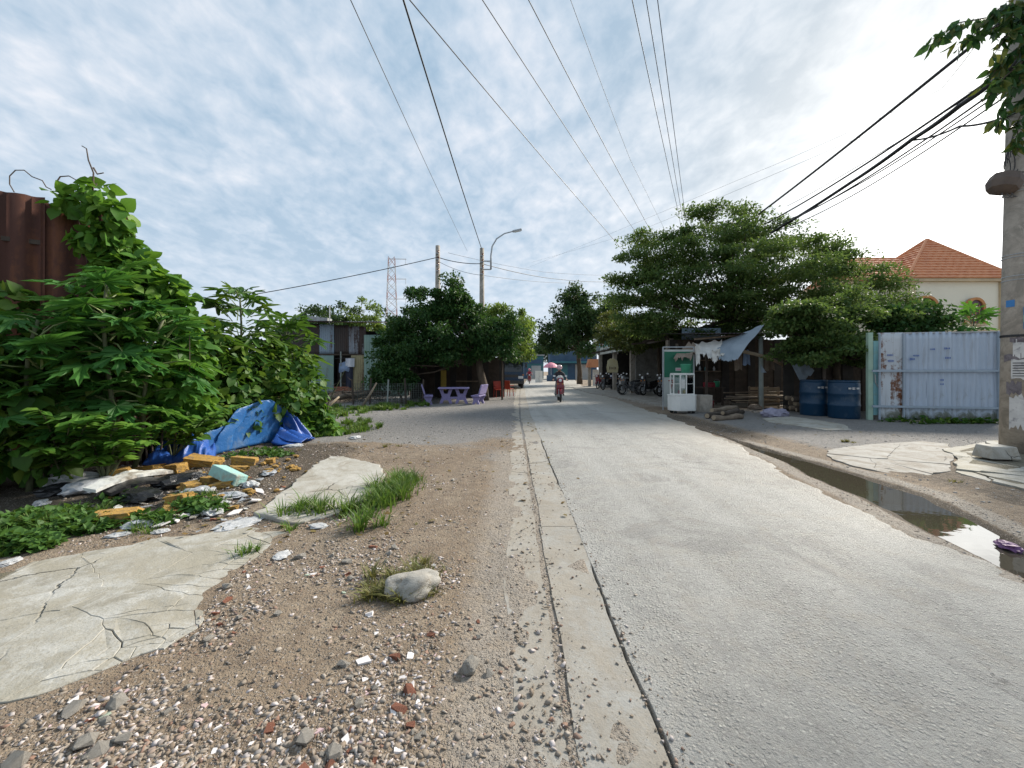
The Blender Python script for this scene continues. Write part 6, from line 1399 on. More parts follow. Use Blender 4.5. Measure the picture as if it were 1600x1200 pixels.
    items = [(110, 765, .5, 'white_plastic', 'large crumpled white plastic sheet at the edge of the dark shade', 'plastic_sheet'), (140, 775, .42, 'grey_plastic', 'grey crumpled plastic sheet beside the large white sheet', 'plastic_sheet'), (95, 780, .34, 'black_plastic', 'black plastic bag crumpled in the dark weeds', 'plastic_bag'),
             (65, 795, .16, 'white_plastic', 'small white plastic cup crushed in the weeds', 'crushed_cup'), (280, 768, .42, 'black_plastic', 'black plastic bag beside the cracked yellow block', 'plastic_bag'), (222, 790, .4, 'black_plastic', 'flat black plastic bag under the white board end', 'plastic_bag'),
             (308, 782, .24, 'grey_plastic', 'bluish grey plastic bag between yellow blocks', 'plastic_bag'), (372, 822, .33, 'white_plastic', 'white rag lying alone on dark soil by the concrete pad', 'rag'), (332, 808, .2, 'white_plastic', 'crumpled white bag near the yellow chip', 'plastic_bag'),
             (220, 828, .22, 'grey_plastic', 'grey translucent bag beside red litter', 'plastic_bag'), (232, 818, .17, 'purple_trash', 'dark red wrapper under the grey bag', 'wrapper'), (185, 842, .14, 'white_plastic', 'white wrapper at the edge of the concrete pad', 'wrapper'),
             (458, 705, .3, 'white_plastic', 'white plastic scrap on the dark soil beyond the yellow crumbs', 'plastic_scrap'), (497, 828, .15, 'white_plastic', 'white paper scrap caught in the grass by the slab', 'paper_scrap'), (360, 785, .26, 'grey_plastic', 'flat grey plastic wrapper below the mint block', 'wrapper'),
             (345, 796, .18, 'white_plastic', 'white crumpled wrapper on the rubble below the mint block', 'wrapper'), (420, 750, .24, 'grey_plastic', 'pale grey plastic crumpled near the tilted slab', 'plastic_scrap'), (312, 730, .16, 'orange', 'orange plastic piece peeping from under the blue tarpaulin', 'plastic_piece'),
             (15, 885, .13, 'white_plastic', 'white paper scrap on the concrete pad beside the weeds', 'paper_scrap'), (555, 690, .2, 'white_plastic', 'white bag scrap in the short grass by the track', 'plastic_bag'), (440, 872, .14, 'white_plastic', 'thin white sliver lying on black soil', 'plastic_scrap'), (390, 770, .2, 'white_plastic', 'white plaster lump between crumbs and slab', 'plaster_lump'), (250, 835, .12, 'white_plastic', 'small white wrapper in thin grass', 'wrapper'),
             (1575, 850, .17, 'purple_trash', 'purple litter scrap lying in the shallow end of the puddle', 'litter')]
    for k, (u, v, s, m, lab, nm) in enumerate(items):
        p = G(u, v); z = H(p.x, p.y) if u < 1500 else -.035; fl = .35 if nm in ('rag', 'wrapper', 'paper_scrap', 'plastic_scrap') else .6
        tag(link(nm, crumple(nm, m, 200 + k, 3, fl, .7), None, None, (p.x, p.y, z), (0, 0, rnd.uniform(0, 6)), (s * 1.05, s * .7, s * (.6 if nm != 'rag' else .35))), lab, 'litter')
    bits = [shard_mesh('rubbish_bit', M[m], 300 + k, .1) for k, m in enumerate(['tile_white', 'stone', 'white_board', 'grey_plastic'])]
    for k in range(150):
        u, v = r.gauss(310, 85), r.gauss(780, 26)
        if v < 735 or v > 840: continue
        p = G(u, v); s = r.uniform(.04, .14); tag(link('rubbish_bit', bits[k % 4], None, None, (p.x, p.y, H(p.x, p.y) + .02), (r.uniform(-.3, .3), r.uniform(-.3, .3), r.uniform(0, 6)), (s, s * .7, s * .6)), 'small pale flat rubbish fragment among the dumped rubbish', 'rubbish', 'pale fragments in the dumped rubbish')

# ------------------------------------------------------------------ furniture, cart, drums, wood
def purple_set():
    p = G(709, 631); t = empty('stone_table', (p.x, p.y, 0), R(4), 'purple terrazzo garden table with curved legs under the shade tree', 'table')
    MB().prism([(-.78, -.36), (.78, -.36), (.8, 0), (.78, .36), (-.78, .36), (-.8, 0)], .74, .82).build('top', M['stone_purple'], t, bevel=.02)
    for s in (-1, 1):
        pts = [(-.34, 0), (-.2, 0), (-.1, .18), (.1, .18), (.2, 0), (.34, 0), (.2, .36), (.34, .72), (.16, .72), (.08, .5), (-.08, .5), (-.16, .72), (-.34, .72), (-.2, .36)]
        MB().prism(pts, -.05, .05, Matrix.Translation((s * .4, s * .02, 0)) @ Matrix.Rotation(R(90), 4, 'X')).build('leg', M['stone_purple'], t, bevel=.01)
    MB().box((0, 0, .3), (.75, .08, .1)).build('stretcher', M['stone_purple'], t)
    def bench(loc, rz, lab):
        b = empty('stone_bench', loc, rz, lab, 'bench', 'purple stone benches'); b.scale = (.88, .88, .88); MB().box((0, 0, .43), (.42, 1.2, .07)).build('seat', M['stone_purple'], b, bevel=.015)
        MB().box((-.26, 0, .74), (.07, 1.2, .5), (0, R(-16), 0)).build('backrest', M['stone_purple'], b, bevel=.02)
        for s in (-1, 1): MB().prism([(-.2, 0), (-.08, 0), (0, .12), (.08, 0), (.2, 0), (.12, .2), (.2, .4), (-.26, .4), (-.12, .2)], -.04, .04, Matrix.Translation((0, s * .42, 0)) @ Matrix.Rotation(R(90), 4, 'X')).build('leg', M['stone_purple'], b)
    t.scale = (.86, .86, .9)
    bench((p.x - 1.1, p.y - .1, 0), R(12), 'purple stone bench with backrest on the grass side of the table'); bench((p.x + 1.1, p.y - .05, 0), R(168), 'purple stone bench with backrest beside the shade tree trunk')
    q = G(665, 630); tag(MB().box((0, 0, .13), (.12, .12, .34)).build('marker_stub', M['slab_concrete'], None, loc=(q.x, q.y, 0)), 'short pale concrete stub at the corner of the grass', 'post')
    def chair(loc, rz, lab):
        c = empty('plastic_chair', loc, rz, lab, 'chair', 'red plastic chairs by the truck'); MB().box((0, 0, .43), (.44, .42, .035)).build('seat', M['chair_red'], c, bevel=.01)
        MB().box((0, .21, .68), (.44, .03, .46), (R(-8), 0, 0)).build('backrest', M['chair_red'], c, bevel=.01)
        for x in (-.19, .19):
            for y in (-.18, .18): MB().tube([(x * 1.1, y * 1.1, 0), (x, y, .43)], .022, 6).build('leg', M['chair_red'], c)
            MB().box((x * 1.15, .0, .62), (.05, .4, .03)).build('armrest', M['chair_red'], c)
    chair((-.75, 22.6, 0), .4, 'red plastic armchair turned beside the trunk of the shade tree'); chair((-.2, 23.8, 0), 2.6, 'red plastic armchair facing away nearer the blue truck')

def cart():
    p = G(1067, 646); r = empty('display_cart', (p.x, p.y, 0), R(6), 'white food display cart with a glass case on top beside the banner', 'cart')
    bw, bd = .86, .5; poly = [(-bw / 2, -.05), (-.24, -bd / 2), (.3, -bd / 2), (bw / 2, -.1), (bw / 2, bd / 2), (-bw / 2, bd / 2)]
    MB().prism(poly, .10, .62).build('cabinet', M['cart_white'], r, bevel=.015); MB().prism([(x * 1.03, y * 1.03) for x, y in poly], .62, .65).build('counter', M['paint_white'], r)
    gp = [(-.34, -.02), (-.2, -.2), (.0, -.22), (.34, -.1), (.34, .2), (-.34, .2)]
    for k, (x, y) in enumerate(gp): MB().box((x, y, 1.0), (.035, .035, .7)).build('case_post', M['paint_white'], r)
    for z in (.67, 1.34, 1.02):
        for k in range(6):
            a = Vector((*gp[k], z)); b = Vector((*gp[(k + 1) % 6], z)); c = (a + b) / 2; MB().box((0, 0, 0), ((b - a).length - .036, .028 if z != 1.02 else .012, .034 if z != 1.02 else .014)).build('case_rail', M['paint_white'], r, loc=c, rot=(0, 0, math.atan2(b.y - a.y, b.x - a.x)))
    for k in range(5):
        a = Vector((*gp[k], 0)); b = Vector((*gp[(k + 1) % 6], 0)); c = (a + b) / 2; MB().box((0, 0, 0), ((b - a).length - .045, .006, .63)).build('glass_pane', M['clear'], r, loc=(c.x, c.y, 1.0), rot=(0, 0, math.atan2(b.y - a.y, b.x - a.x)))
    MB().prism([(x * .92, y * .92) for x, y in gp], 1.0, 1.012).build('glass_shelf', M['alu'], r); MB().prism([(x * 1.04, y * 1.04) for x, y in gp], 1.36, 1.385).build('case_top', M['paint_white'], r)
    MB().box((-.12, -.232, 1.02), (.13, .006, .3)).build('notice', M['plate'], r)
    for k in range(5): MB().lathe([(.045, 0), (.05, .08), (.03, .12)], 9).build('jar', M[['sign_pink', 'wood_pale', 'sign_cream', 'paint_white', 'wood'][k]], r, loc=(-.12 + .09 * k, .02, 1.013 if k % 2 else .68))
    for x in (-.32, .32):
        for y in (-.1, .16): MB().tube([(x, y - .02, .055), (x, y + .02, .055)], .055, 10).build('caster', M['rubber'], r)
    q = A(1078, 560, 14.9); MB().lathe([(.17, 0), (.2, .3), (.21, .32), (.1, .34)], 14)
    tag(MB().lathe([(.14, 0), (.17, .28), (.18, .3), (.16, .31)], 14).build('green_bucket', M['green_plastic'], None, True, loc=(p.x + .12, p.y + .05, 1.386)), 'green plastic bucket standing on top of the glass case', 'bucket')
    s = empty('stool_block', (p.x + .95, p.y + .5, 0), 0, 'grey concrete block seat standing behind the white cart', 'block'); MB().box((0, 0, .3), (.45, .4, .6), jit=.01).build('block', M['pole_concrete'], s, bevel=.015)

def drums():
    for k, (u, m, lab) in enumerate([(1296, 'drum_blue', 'blue plastic water drum set behind, beside the log pile'), (1333, 'drum_blue', 'blue plastic water drum nearest the turquoise gate post')]):
        p = G(u, 652 + 3 * k); r = empty('water_drum', (p.x, p.y + .35 + .3 * (1 - k), 0), 0, lab, 'drum', 'blue water drums'); q = .40
        MB().lathe([(q * .96, 0), (q, .03), (q, .36), (q * 1.03, .38), (q * 1.03, .42), (q, .44), (q, .72), (q * 1.03, .74), (q * 1.03, .78), (q, .8), (q, 1.06), (q * .94, 1.12)], 26).build('body', M[m], r, True)
        MB().lathe([(q * .98, 1.12), (q * .98, 1.16), (q * .9, 1.17)], 26).build('lid', M[m], r)
        for j in range(3): MB().box((.1 - .12 * j, -q - .003, .93), (.08, .01, .05 + .02 * (j % 2))).build('label_mark', M['poster_white'], r)
def wood_piles():
    r = random.Random(5)
    def log(name, a, b, rad, mat, lab, grp):
        a, b = Vector(a), Vector(b); c = Vector(((a.x + b.x) / 2, (a.y + b.y) / 2, 0)); t = empty(name, c, 0, lab, 'log', grp); pts = [(a - c).lerp(b - c, k / 5) + Vector((0, r.uniform(-.03, .03), r.uniform(-.02, .02))) for k in range(6)]
        MB().tube(pts, [rad * r.uniform(.85, 1.1) for _ in pts], 9).build('log', M[mat], t, True); d = (pts[-1] - pts[-2]).normalized() * .008
        for e, s in ((pts[-1], 1), (pts[0], -1)): MB().tube([e, e + d * s], rad * .8, 9).build('cut_end', M['wood_pale'], t)
    for k, (u0, v0, u1, v1, z, rad) in enumerate([(1105, 655, 1140, 650, .09, .09), (1115, 658, 1158, 654, .08, .08), (1125, 651, 1160, 647, .08, .08), (1112, 652, 1150, 647, .22, .08), (1130, 657, 1152, 652, .2, .07)]):
        a, b = G(u0, v0), G(u1, v1); a.z = b.z = z; log('firewood_log', a, b, rad, 'wood' if k % 2 else 'wood_dark', 'short firewood log in the small heap in front of the stall', 'firewood heap before the stall')
    for k in range(9):
        y = 14.6 + .25 * (k % 3); z = .1 + .18 * (k // 3); x0 = 10.1 + r.uniform(-.2, .2); log('stacked_log', (x0, y, z), (x0 + r.uniform(.8, 1.3), y + r.uniform(-.15, .15), z), .09, 'wood' if k % 2 else 'wood_dark', 'stacked log in the pile between the stall post and the drums', 'log pile beside the drums')
    for k in range(8):
        a = Vector((r.uniform(8.0, 9.4), 15.9 + .12 * k, .08 + .07 * k)); L = r.uniform(1.8, 3.2); o = MB().box((L / 2, 0, 0), (L, .16, .04)).build('plank', M['wood' if k % 3 else 'wood_pale'], None, loc=a, rot=(R(r.uniform(-8, 8)), R(r.uniform(-3, 3)), R(r.uniform(-12, 10)))); tag(o, 'weathered plank in the timber pile under the tarpaulin stall', 'plank', 'timber pile under the stall')
    for k, (u, v, s, m, lab) in enumerate([(1205, 651, .5, 'sack', 'bluish stuffed sack lying at the foot of the stall post'), (1222, 650, .42, 'sack', 'second grey violet sack slumped against the log pile'), (1135, 632, .35, 'rag_brown', 'brown bundle lying inside the stall on timber'), (1180, 640, .4, 'rag_brown', 'dirty brown bundle beside the stall post')]):
        p = G(u, v); tag(link('stuffed_sack', crumple('stuffed_sack', m, 400 + k, 3, .75, .4), None, None, (p.x, p.y, 0), (0, 0, k), (s * 1.3, s, s)), lab, 'sack')
    c = empty('wooden_crate', (10.2, 16.6, 0), R(8), 'wooden slatted crate on the floor behind the stall post', 'crate')
    for z in range(5):
        for y in (-.3, .3): box_part(c, 'slat', 'wood_pale', (0, y, .1 + z * .16), (.9, .03, .12))
    for x in (-.43, .43): 
        for y in (-.27, .27): box_part(c, 'corner_post', 'wood', (x, y, .42), (.05, .05, .84))
    b = empty('work_table', (8.2, 17.6, 0), 0, 'dark work table with red box inside the stall', 'table'); box_part(b, 'top', 'wood_dark', (0, 0, .75), (1.6, .7, .05)); box_part(b, 'red_box', 'red_paint', (.3, 0, .87), (.45, .3, .2))
    for x in (-.7, .7):
        for y in (-.28, .28): box_part(b, 'leg', 'wood_dark', (x, y, .37), (.06, .06, .74))

# ------------------------------------------------------------------ vehicles and riders
def wheel(root, name, loc, rad, wid, spokes=True):
    w = empty(name, loc); w.parent = root
    t = MB(); n = 22; m = 8; vs = []; fs = []
    for i in range(n):
        a = 2 * PI * i / n
        for j in range(m): b = 2 * PI * j / m; q = rad - wid * .5 + wid * .5 * math.cos(b); vs.append((q * math.cos(a), wid * .5 * math.sin(b), q * math.sin(a)))
    for i in range(n):
        for j in range(m): fs.append((i * m + j, ((i + 1) % n) * m + j, ((i + 1) % n) * m + (j + 1) % m, i * m + (j + 1) % m))
    t.add(vs, fs).build('tyre', M['rubber'], w, True)
    r = MB(); q = rad - wid * .95
    r.tube([(q * math.cos(2 * PI * i / 20), 0, q * math.sin(2 * PI * i / 20)) for i in range(21)], .012, 5, False)
    if spokes:
        for i in range(12): a = 2 * PI * i / 12; r.tube([(0, .03 * (1 if i % 2 else -1), 0), (q * math.cos(a), 0, q * math.sin(a))], .004, 4, False)
    r.tube([(0, -.05, 0), (0, .05, 0)], .035, 10); r.build('rim', M['steel'], w); return w
def motorbike(loc, rz, paint, label, group=None, lean=0.0, name='motorbike'):
    b = empty(name, loc, rz, label, 'motorbike', group); b.rotation_euler = (lean, 0, rz)
    wheel(b, 'front_wheel', (.62, 0, .28), .28, .08); wheel(b, 'rear_wheel', (-.60, 0, .28), .28, .09)
    Rx = Matrix.Rotation(R(90), 4, 'X')
    for s in (-1, 1): MB().tube([(.62, s * .07, .28), (.5, s * .07, .62), (.42, s * .06, .86)], [.022, .024, .026], 7).build('fork', M['steel'], b)
    MB().prism([(.36, .34), (.46, .4), (.54, .66), (.5, .98), (.42, 1.0), (.36, .7), (.3, .45)], -.16, .16, Rx).build('leg_shield', paint, b, bevel=.03)
    MB().prism([(.3, .34), (.3, .46), (-.05, .52), (-.3, .62), (-.75, .78), (-.82, .72), (-.6, .52), (-.35, .42), (-.1, .33)], -.11, .11, Rx).build('body', paint, b, bevel=.03)
    MB().prism([(.02, .7), (.05, .76), (-.25, .8), (-.6, .84), (-.74, .82), (-.6, .76), (-.2, .7)], -.12, .12, Rx).build('seat', M['black_paint'], b, bevel=.025)
    MB().prism([(-.32, .62), (.05, .55), (.05, .72), (-.6, .78)], -.1, .1, Rx).build('side_panel', paint, b, bevel=.02)
    MB().box((-.05, 0, .34), (.42, .2, .24)).build('engine', M['steel'], b, bevel=.03); MB().tube([(.05, -.14, .24), (-.3, -.15, .24), (-.78, -.16, .36)], [.02, .04, .045], 8).build('exhaust', M['steel'], b, True)
    MB().tube([(.36, .33, 1.0), (.42, .2, 1.02), (.44, 0, 1.0), (.42, -.2, 1.02), (.36, -.33, 1.0)], .014, 7).build('handlebar', M['black_paint'], b)
    MB().prism([(.36, .92), (.56, .9), (.52, 1.1), (.4, 1.12)], -.13, .13, Rx).build('cowl', paint, b, bevel=.035)
    for s in (-1, 1):
        MB().tube([(.36, s * .34, 1.0), (.27, s * .37, .99)], .019, 7).build('grip', M['rubber'], b)
        m_ = MB().tube([(.42, s * .2, 1.02), (.4, s * .26, 1.18)], .007, 5).build('mirror', M['black_paint'], b); MB().box((.4, s * .27, 1.2), (.02, .1, .07)).build('glass', M['lamp_glass'], m_)
        MB().box((.53, s * .11, .84), (.05, .06, .05)).build('indicator', M['amber'], b)
    MB().lathe([(.075, 0), (.07, .025), (.04, .045)], 14, Matrix.Translation((.535, 0, 1.0)) @ Matrix.Rotation(R(90), 4, 'Y')).build('headlight', M['lamp_glass'], b, True)
    arc = [(.62 + .33 * math.cos(R(a)), 0, .28 + .33 * math.sin(R(a))) for a in range(20, 150, 16)]
    mg = MB(); 
    for p, q in zip(arc[:-1], arc[1:]): mg.add([(p[0], -.055, p[2]), (p[0], .055, p[2]), (q[0], .055, q[2]), (q[0], -.055, q[2])], [(0, 1, 2, 3)])
    mg.build('mudguard', paint, b); MB().box((-.86, 0, .62), (.02, .2, .16), (0, R(-15), 0)).build('plate', M['plate'], b); MB().box((-.82, 0, .74), (.05, .14, .07)).build('tail_light', M['red_lens'], b)
    MB().tube([(-.6, .12, .84), (-.85, .1, .88), (-.85, -.1, .88), (-.6, -.12, .84)], .012, 6).build('grab_rail', M['steel'], b); MB().tube([(-.1, .2, .02), (-.1, .1, .3)], .012, 6).build('side_stand', M['steel'], b)
    return b
def bicycle(loc, rz, label):
    b = empty('bicycle', loc, rz, label, 'bicycle'); wheel(b, 'front_wheel', (.52, 0, .33), .33, .04); wheel(b, 'rear_wheel', (-.5, 0, .33), .33, .04)
    for a, c in (((-.5, 0, .33), (-.08, 0, .3)), ((-.08, 0, .3), (-.2, 0, .78)), ((-.5, 0, .33), (-.18, 0, .72)), ((-.08, 0, .3), (.36, 0, .72)), ((-.18, 0, .74), (.36, 0, .8)), ((.52, 0, .33), (.34, 0, .95))): MB().tube([a, c], .018, 7).build('frame_tube', M['grey_paint'], b)
    MB().box((-.22, 0, .82), (.26, .14, .06)).build('saddle', M['black_paint'], b, bevel=.02); MB().tube([(.26, .28, .98), (.36, .1, .98), (.36, -.1, .98), (.26, -.28, .98)], .013, 6).build('handlebar', M['steel'], b); MB().box((-.5, 0, .7), (.4, .14, .02)).build('carrier', M['steel'], b)
    MB().lathe([(.09, -.01), (.09, .01)], 14, Matrix.Translation((-.08, .05, .3)) @ Matrix.Rotation(R(90), 4, 'X')).build('chainring', M['steel'], b)
    MB().box((.57, 0, .72), (.22, .3, .2)).build('basket', M['steel'], b)

def rider(loc, rz, top, bottom, helmet, label):
    root = empty('person', loc, rz, label, 'person')
    J = {'pel': ((-.12, 0, .88), .135), 'wst': ((-.1, 0, 1.02), .125), 'chest': ((-.04, 0, 1.22), .15), 'neck': ((.0, 0, 1.40), .06), 'head': ((.04, 0, 1.50), .085), 'crown': ((.035, 0, 1.6), .075),
         'shl': ((-.02, .17, 1.33), .07), 'ell': ((.1, .29, 1.12), .048), 'wrl': ((.32, .31, 1.03), .034), 'hal': ((.38, .31, 1.02), .034), 'shr': ((-.02, -.17, 1.33), .07), 'elr': ((.1, -.29, 1.12), .048), 'wrr': ((.32, -.31, 1.03), .034), 'har': ((.38, -.31, 1.02), .034),
         'hil': ((-.08, .1, .86), .095), 'knl': ((.3, .17, .74), .066), 'anl': ((.14, .17, .36), .042), 'tol': ((.3, .18, .31), .036), 'hir': ((-.08, -.1, .86), .095), 'knr': ((.3, -.17, .74), .066), 'anr': ((.14, -.17, .36), .042), 'tor': ((.3, -.18, .31), .036)}
    E_ = [('pel', 'wst'), ('wst', 'chest'), ('chest', 'neck'), ('neck', 'head'), ('head', 'crown'), ('chest', 'shl'), ('shl', 'ell'), ('ell', 'wrl'), ('wrl', 'hal'), ('chest', 'shr'), ('shr', 'elr'), ('elr', 'wrr'), ('wrr', 'har'), ('pel', 'hil'), ('hil', 'knl'), ('knl', 'anl'), ('anl', 'tol'), ('pel', 'hir'), ('hir', 'knr'), ('knr', 'anr'), ('anr', 'tor')]
    ks = list(J); me = bpy.data.meshes.new('body'); me.from_pydata([J[k][0] for k in ks], [(ks.index(a), ks.index(b)) for a, b in E_], [])
    bm = bmesh.new(); bm.from_mesh(me); ly = bm.verts.layers.skin.verify(); bm.verts.ensure_lookup_table()
    for i, k in enumerate(ks): bm.verts[i][ly].radius = (J[k][1], J[k][1]); bm.verts[i][ly].use_root = (k == 'pel')
    bm.to_mesh(me); bm.free(); o = bpy.data.objects.new('tmp', me); COL.objects.link(o)
    o.modifiers.new('skin', 'SKIN').use_smooth_shade = True; o.modifiers.new('sub', 'SUBSURF').levels = 2
    dg = bpy.context.evaluated_depsgraph_get(); m2 = bpy.data.meshes.new_from_object(o.evaluated_get(dg)); bpy.data.objects.remove(o)
    m2.materials.clear()
    for m in (M['skin'], top, bottom, M['rubber'], M['mask_cloth']): m2.materials.append(m)
    for p in m2.polygons:
        c = p.center; p.use_smooth = True
        if c.z > 1.40: k = 4 if (c.x > .06 and c.z < 1.5) else 0
        elif c.x > .31 and c.z > .95: k = 0
        elif c.z > .9 or abs(c.y) > .24 and c.z > .85: k = 1
        elif c.z < .36: k = 3
        else: k = 2
        p.material_index = k
    link('body', m2, None, root)
    H_ = MB(); n = 16; prof = [(.128, -.02), (.132, .04), (.125, .09), (.095, .135), (.05, .155), (.004, .16)]; H_.lathe(prof, n); h = H_.build('helmet', helmet, root, True, loc=(.03, 0, 1.56), rot=(0, R(8), 0))
    MB().box((.13, 0, .0), (.08, .17, .015), (0, R(14), 0)).build('peak', helmet, h, bevel=.005)
    for s in (-1, 1):
        for f in range(4): MB().tube([(.39, s * (.285 + f * .018), 1.03), (.425, s * (.285 + f * .018), 1.015), (.42, s * (.285 + f * .018), .99)], [.0095, .009, .007], 6).build('finger', M['skin'], root)
        MB().tube([(.37, s * .272, 1.02), (.4, s * .268, .99)], [.01, .008], 6).build('thumb', M['skin'], root)
    return root
def vehicles():
    p = G(874, 628); p.z = 0.028; face = math.atan2(-p.y, -p.x * .9) + R(4)
    motorbike(p, face, M['red_paint'], 'dark red motorbike being ridden along the road toward the puddle'); rider(p, face, M['jacket'], M['trousers'], M['helmet'], 'rider in dark jacket and pale pink helmet on the dark red motorbike')
    # pale bag hung before the rider
    f = Vector((math.cos(face), math.sin(face), 0)); q = p + f * .34 + Vector((0, 0, 1.02))
    tag(link('shopping_bag', crumple('shopping_bag', 'rag_white', 500, 3, .9, .35), None, None, q, (0, 0, face), (.2, .34, .34)), 'pale cloth bag held across the front of the rider', 'bag')
    p = Vector((1.95, 46, .028)); motorbike(p, R(-92), M['red_paint'], 'distant red motorbike coming past the parked blue truck'); rider(p, R(-92), M['jacket_red'], M['trousers'], M['umbrella'], 'distant rider in red jacket past the parked blue truck')
    specs = [((7.15, 24.6, .075), 200, 'grey_paint', 'grey motorbike parked with its front wheel out past the shop column'), ((7.9, 23.4, .085), 215, 'black_paint', 'black motorbike parked behind the bicycle at the shop front'), ((8.5, 22.2, .085), 205, 'black_paint', 'black motorbike parked deepest beside the green banner'),
             ((9.4, 24.3, .085), 190, 'blue_paint', 'dark blue motorbike standing inside against the grey shop wall'), ((9.8, 22.4, .085), 185, 'grey_paint', 'grey motorbike standing inside near the back of the shop'), ((7.2, 30.6, .075), 220, 'black_paint', 'black motorbike parked under the hanging yellow poster'), ((7.0, 32.2, .075), 235, 'red_paint', 'dark red scooter parked at the far end of the shop front'),
             ((8.2, 29.4, .085), 210, 'black_paint', 'black motorbike parked inside behind the yellow poster'), ((8.0, 31.4, .085), 225, 'blue_paint', 'dark blue motorbike parked inside at the far bay')]
    for l, a, m, lab in specs: motorbike(l, R(a), M[m], lab, 'motorbikes parked at the repair shop', R(7))
    bicycle((6.9, 23.7, .075), R(185), 'thin wheeled grey bicycle parked foremost at the shop front')
    # truck
    t = empty('parked_truck', (-.05, 33.5, 0), R(2), 'dark blue cargo truck parked facing out beside the road', 'truck')
    t.scale = (1.12, 1.12, 1.12)
    def part(n, m, c, d, rot=None, bv=0): return MB().box(c, d, rot).build(n, M[m], t, bevel=bv)
    MB().prism([(0, .55), (0, 1.15), (.18, 2.0), (.35, 2.12), (1.4, 2.12), (1.4, .55)], -.92, .92, Matrix(((0, 0, 1, 0), (1, 0, 0, 0), (0, 1, 0, 0), (0, 0, 0, 1)))).build('cab', M['truck_blue'], t, bevel=.05)
    part('windscreen', 'glass', (0, .075, 1.6), (1.6, .02, .72), (R(-11.5), 0, 0)); part('bumper', 'black_paint', (0, -.06, .5), (1.86, .16, .26), None, .03); part('grille', 'black_paint', (0, -.015, .95), (1.0, .03, .2)); part('number_plate', 'plate', (-.35, -.15, .52), (.42, .02, .14))
    for s in (-1, 1):
        part('headlight', 'lamp_glass', (s * .68, -.02, .84), (.36, .05, .2), None, .03); part('wing_mirror', 'black_paint', (s * 1.08, .1, 1.7), (.14, .08, .34), None, .02); MB().tube([(s * .92, .3, 1.85), (s * 1.08, .12, 1.85)], .015, 5).build('mirror_arm', M['black_paint'], t); part('side_window', 'glass', (s * .925, .75, 1.65), (.015, .7, .5)); part('door_handle', 'steel', (s * .935, 1.1, 1.2), (.03, .14, .04)); part('indicator', 'amber', (s * .86, -.02, 1.02), (.1, .04, .1))
    part('chassis', 'black_paint', (0, 2.8, .62), (1.2, 4.6, .22)); part('cargo_floor', 'wood_dark', (0, 3.3, .85), (1.95, 3.7, .12))
    for s in (-1, 1):
        for k in range(4): part('side_rail', 'truck_blue', (s * .96, 3.3, 1.1 + k * .42), (.05, 3.7, .3))
        for k in range(5): part('stake', 'steel', (s * .99, 1.5 + k * .9, 1.75), (.05, .05, 1.75))
    for k in range(4): part('front_rail', 'truck_blue', (0, 1.5, 1.1 + k * .42), (1.9, .05, .3))
    part('roof_bar', 'steel', (0, 1.5, 2.65), (1.98, .06, .06)); part('cover', 'rag_white', (0, 3.3, 2.62), (1.9, 3.6, .1))
    for s in (-1, 1):
        for y in (.8, 4.0): wheel(t, 'wheel', (s * .8, y, .4), .4, .22, False).rotation_euler = (0, 0, R(90))

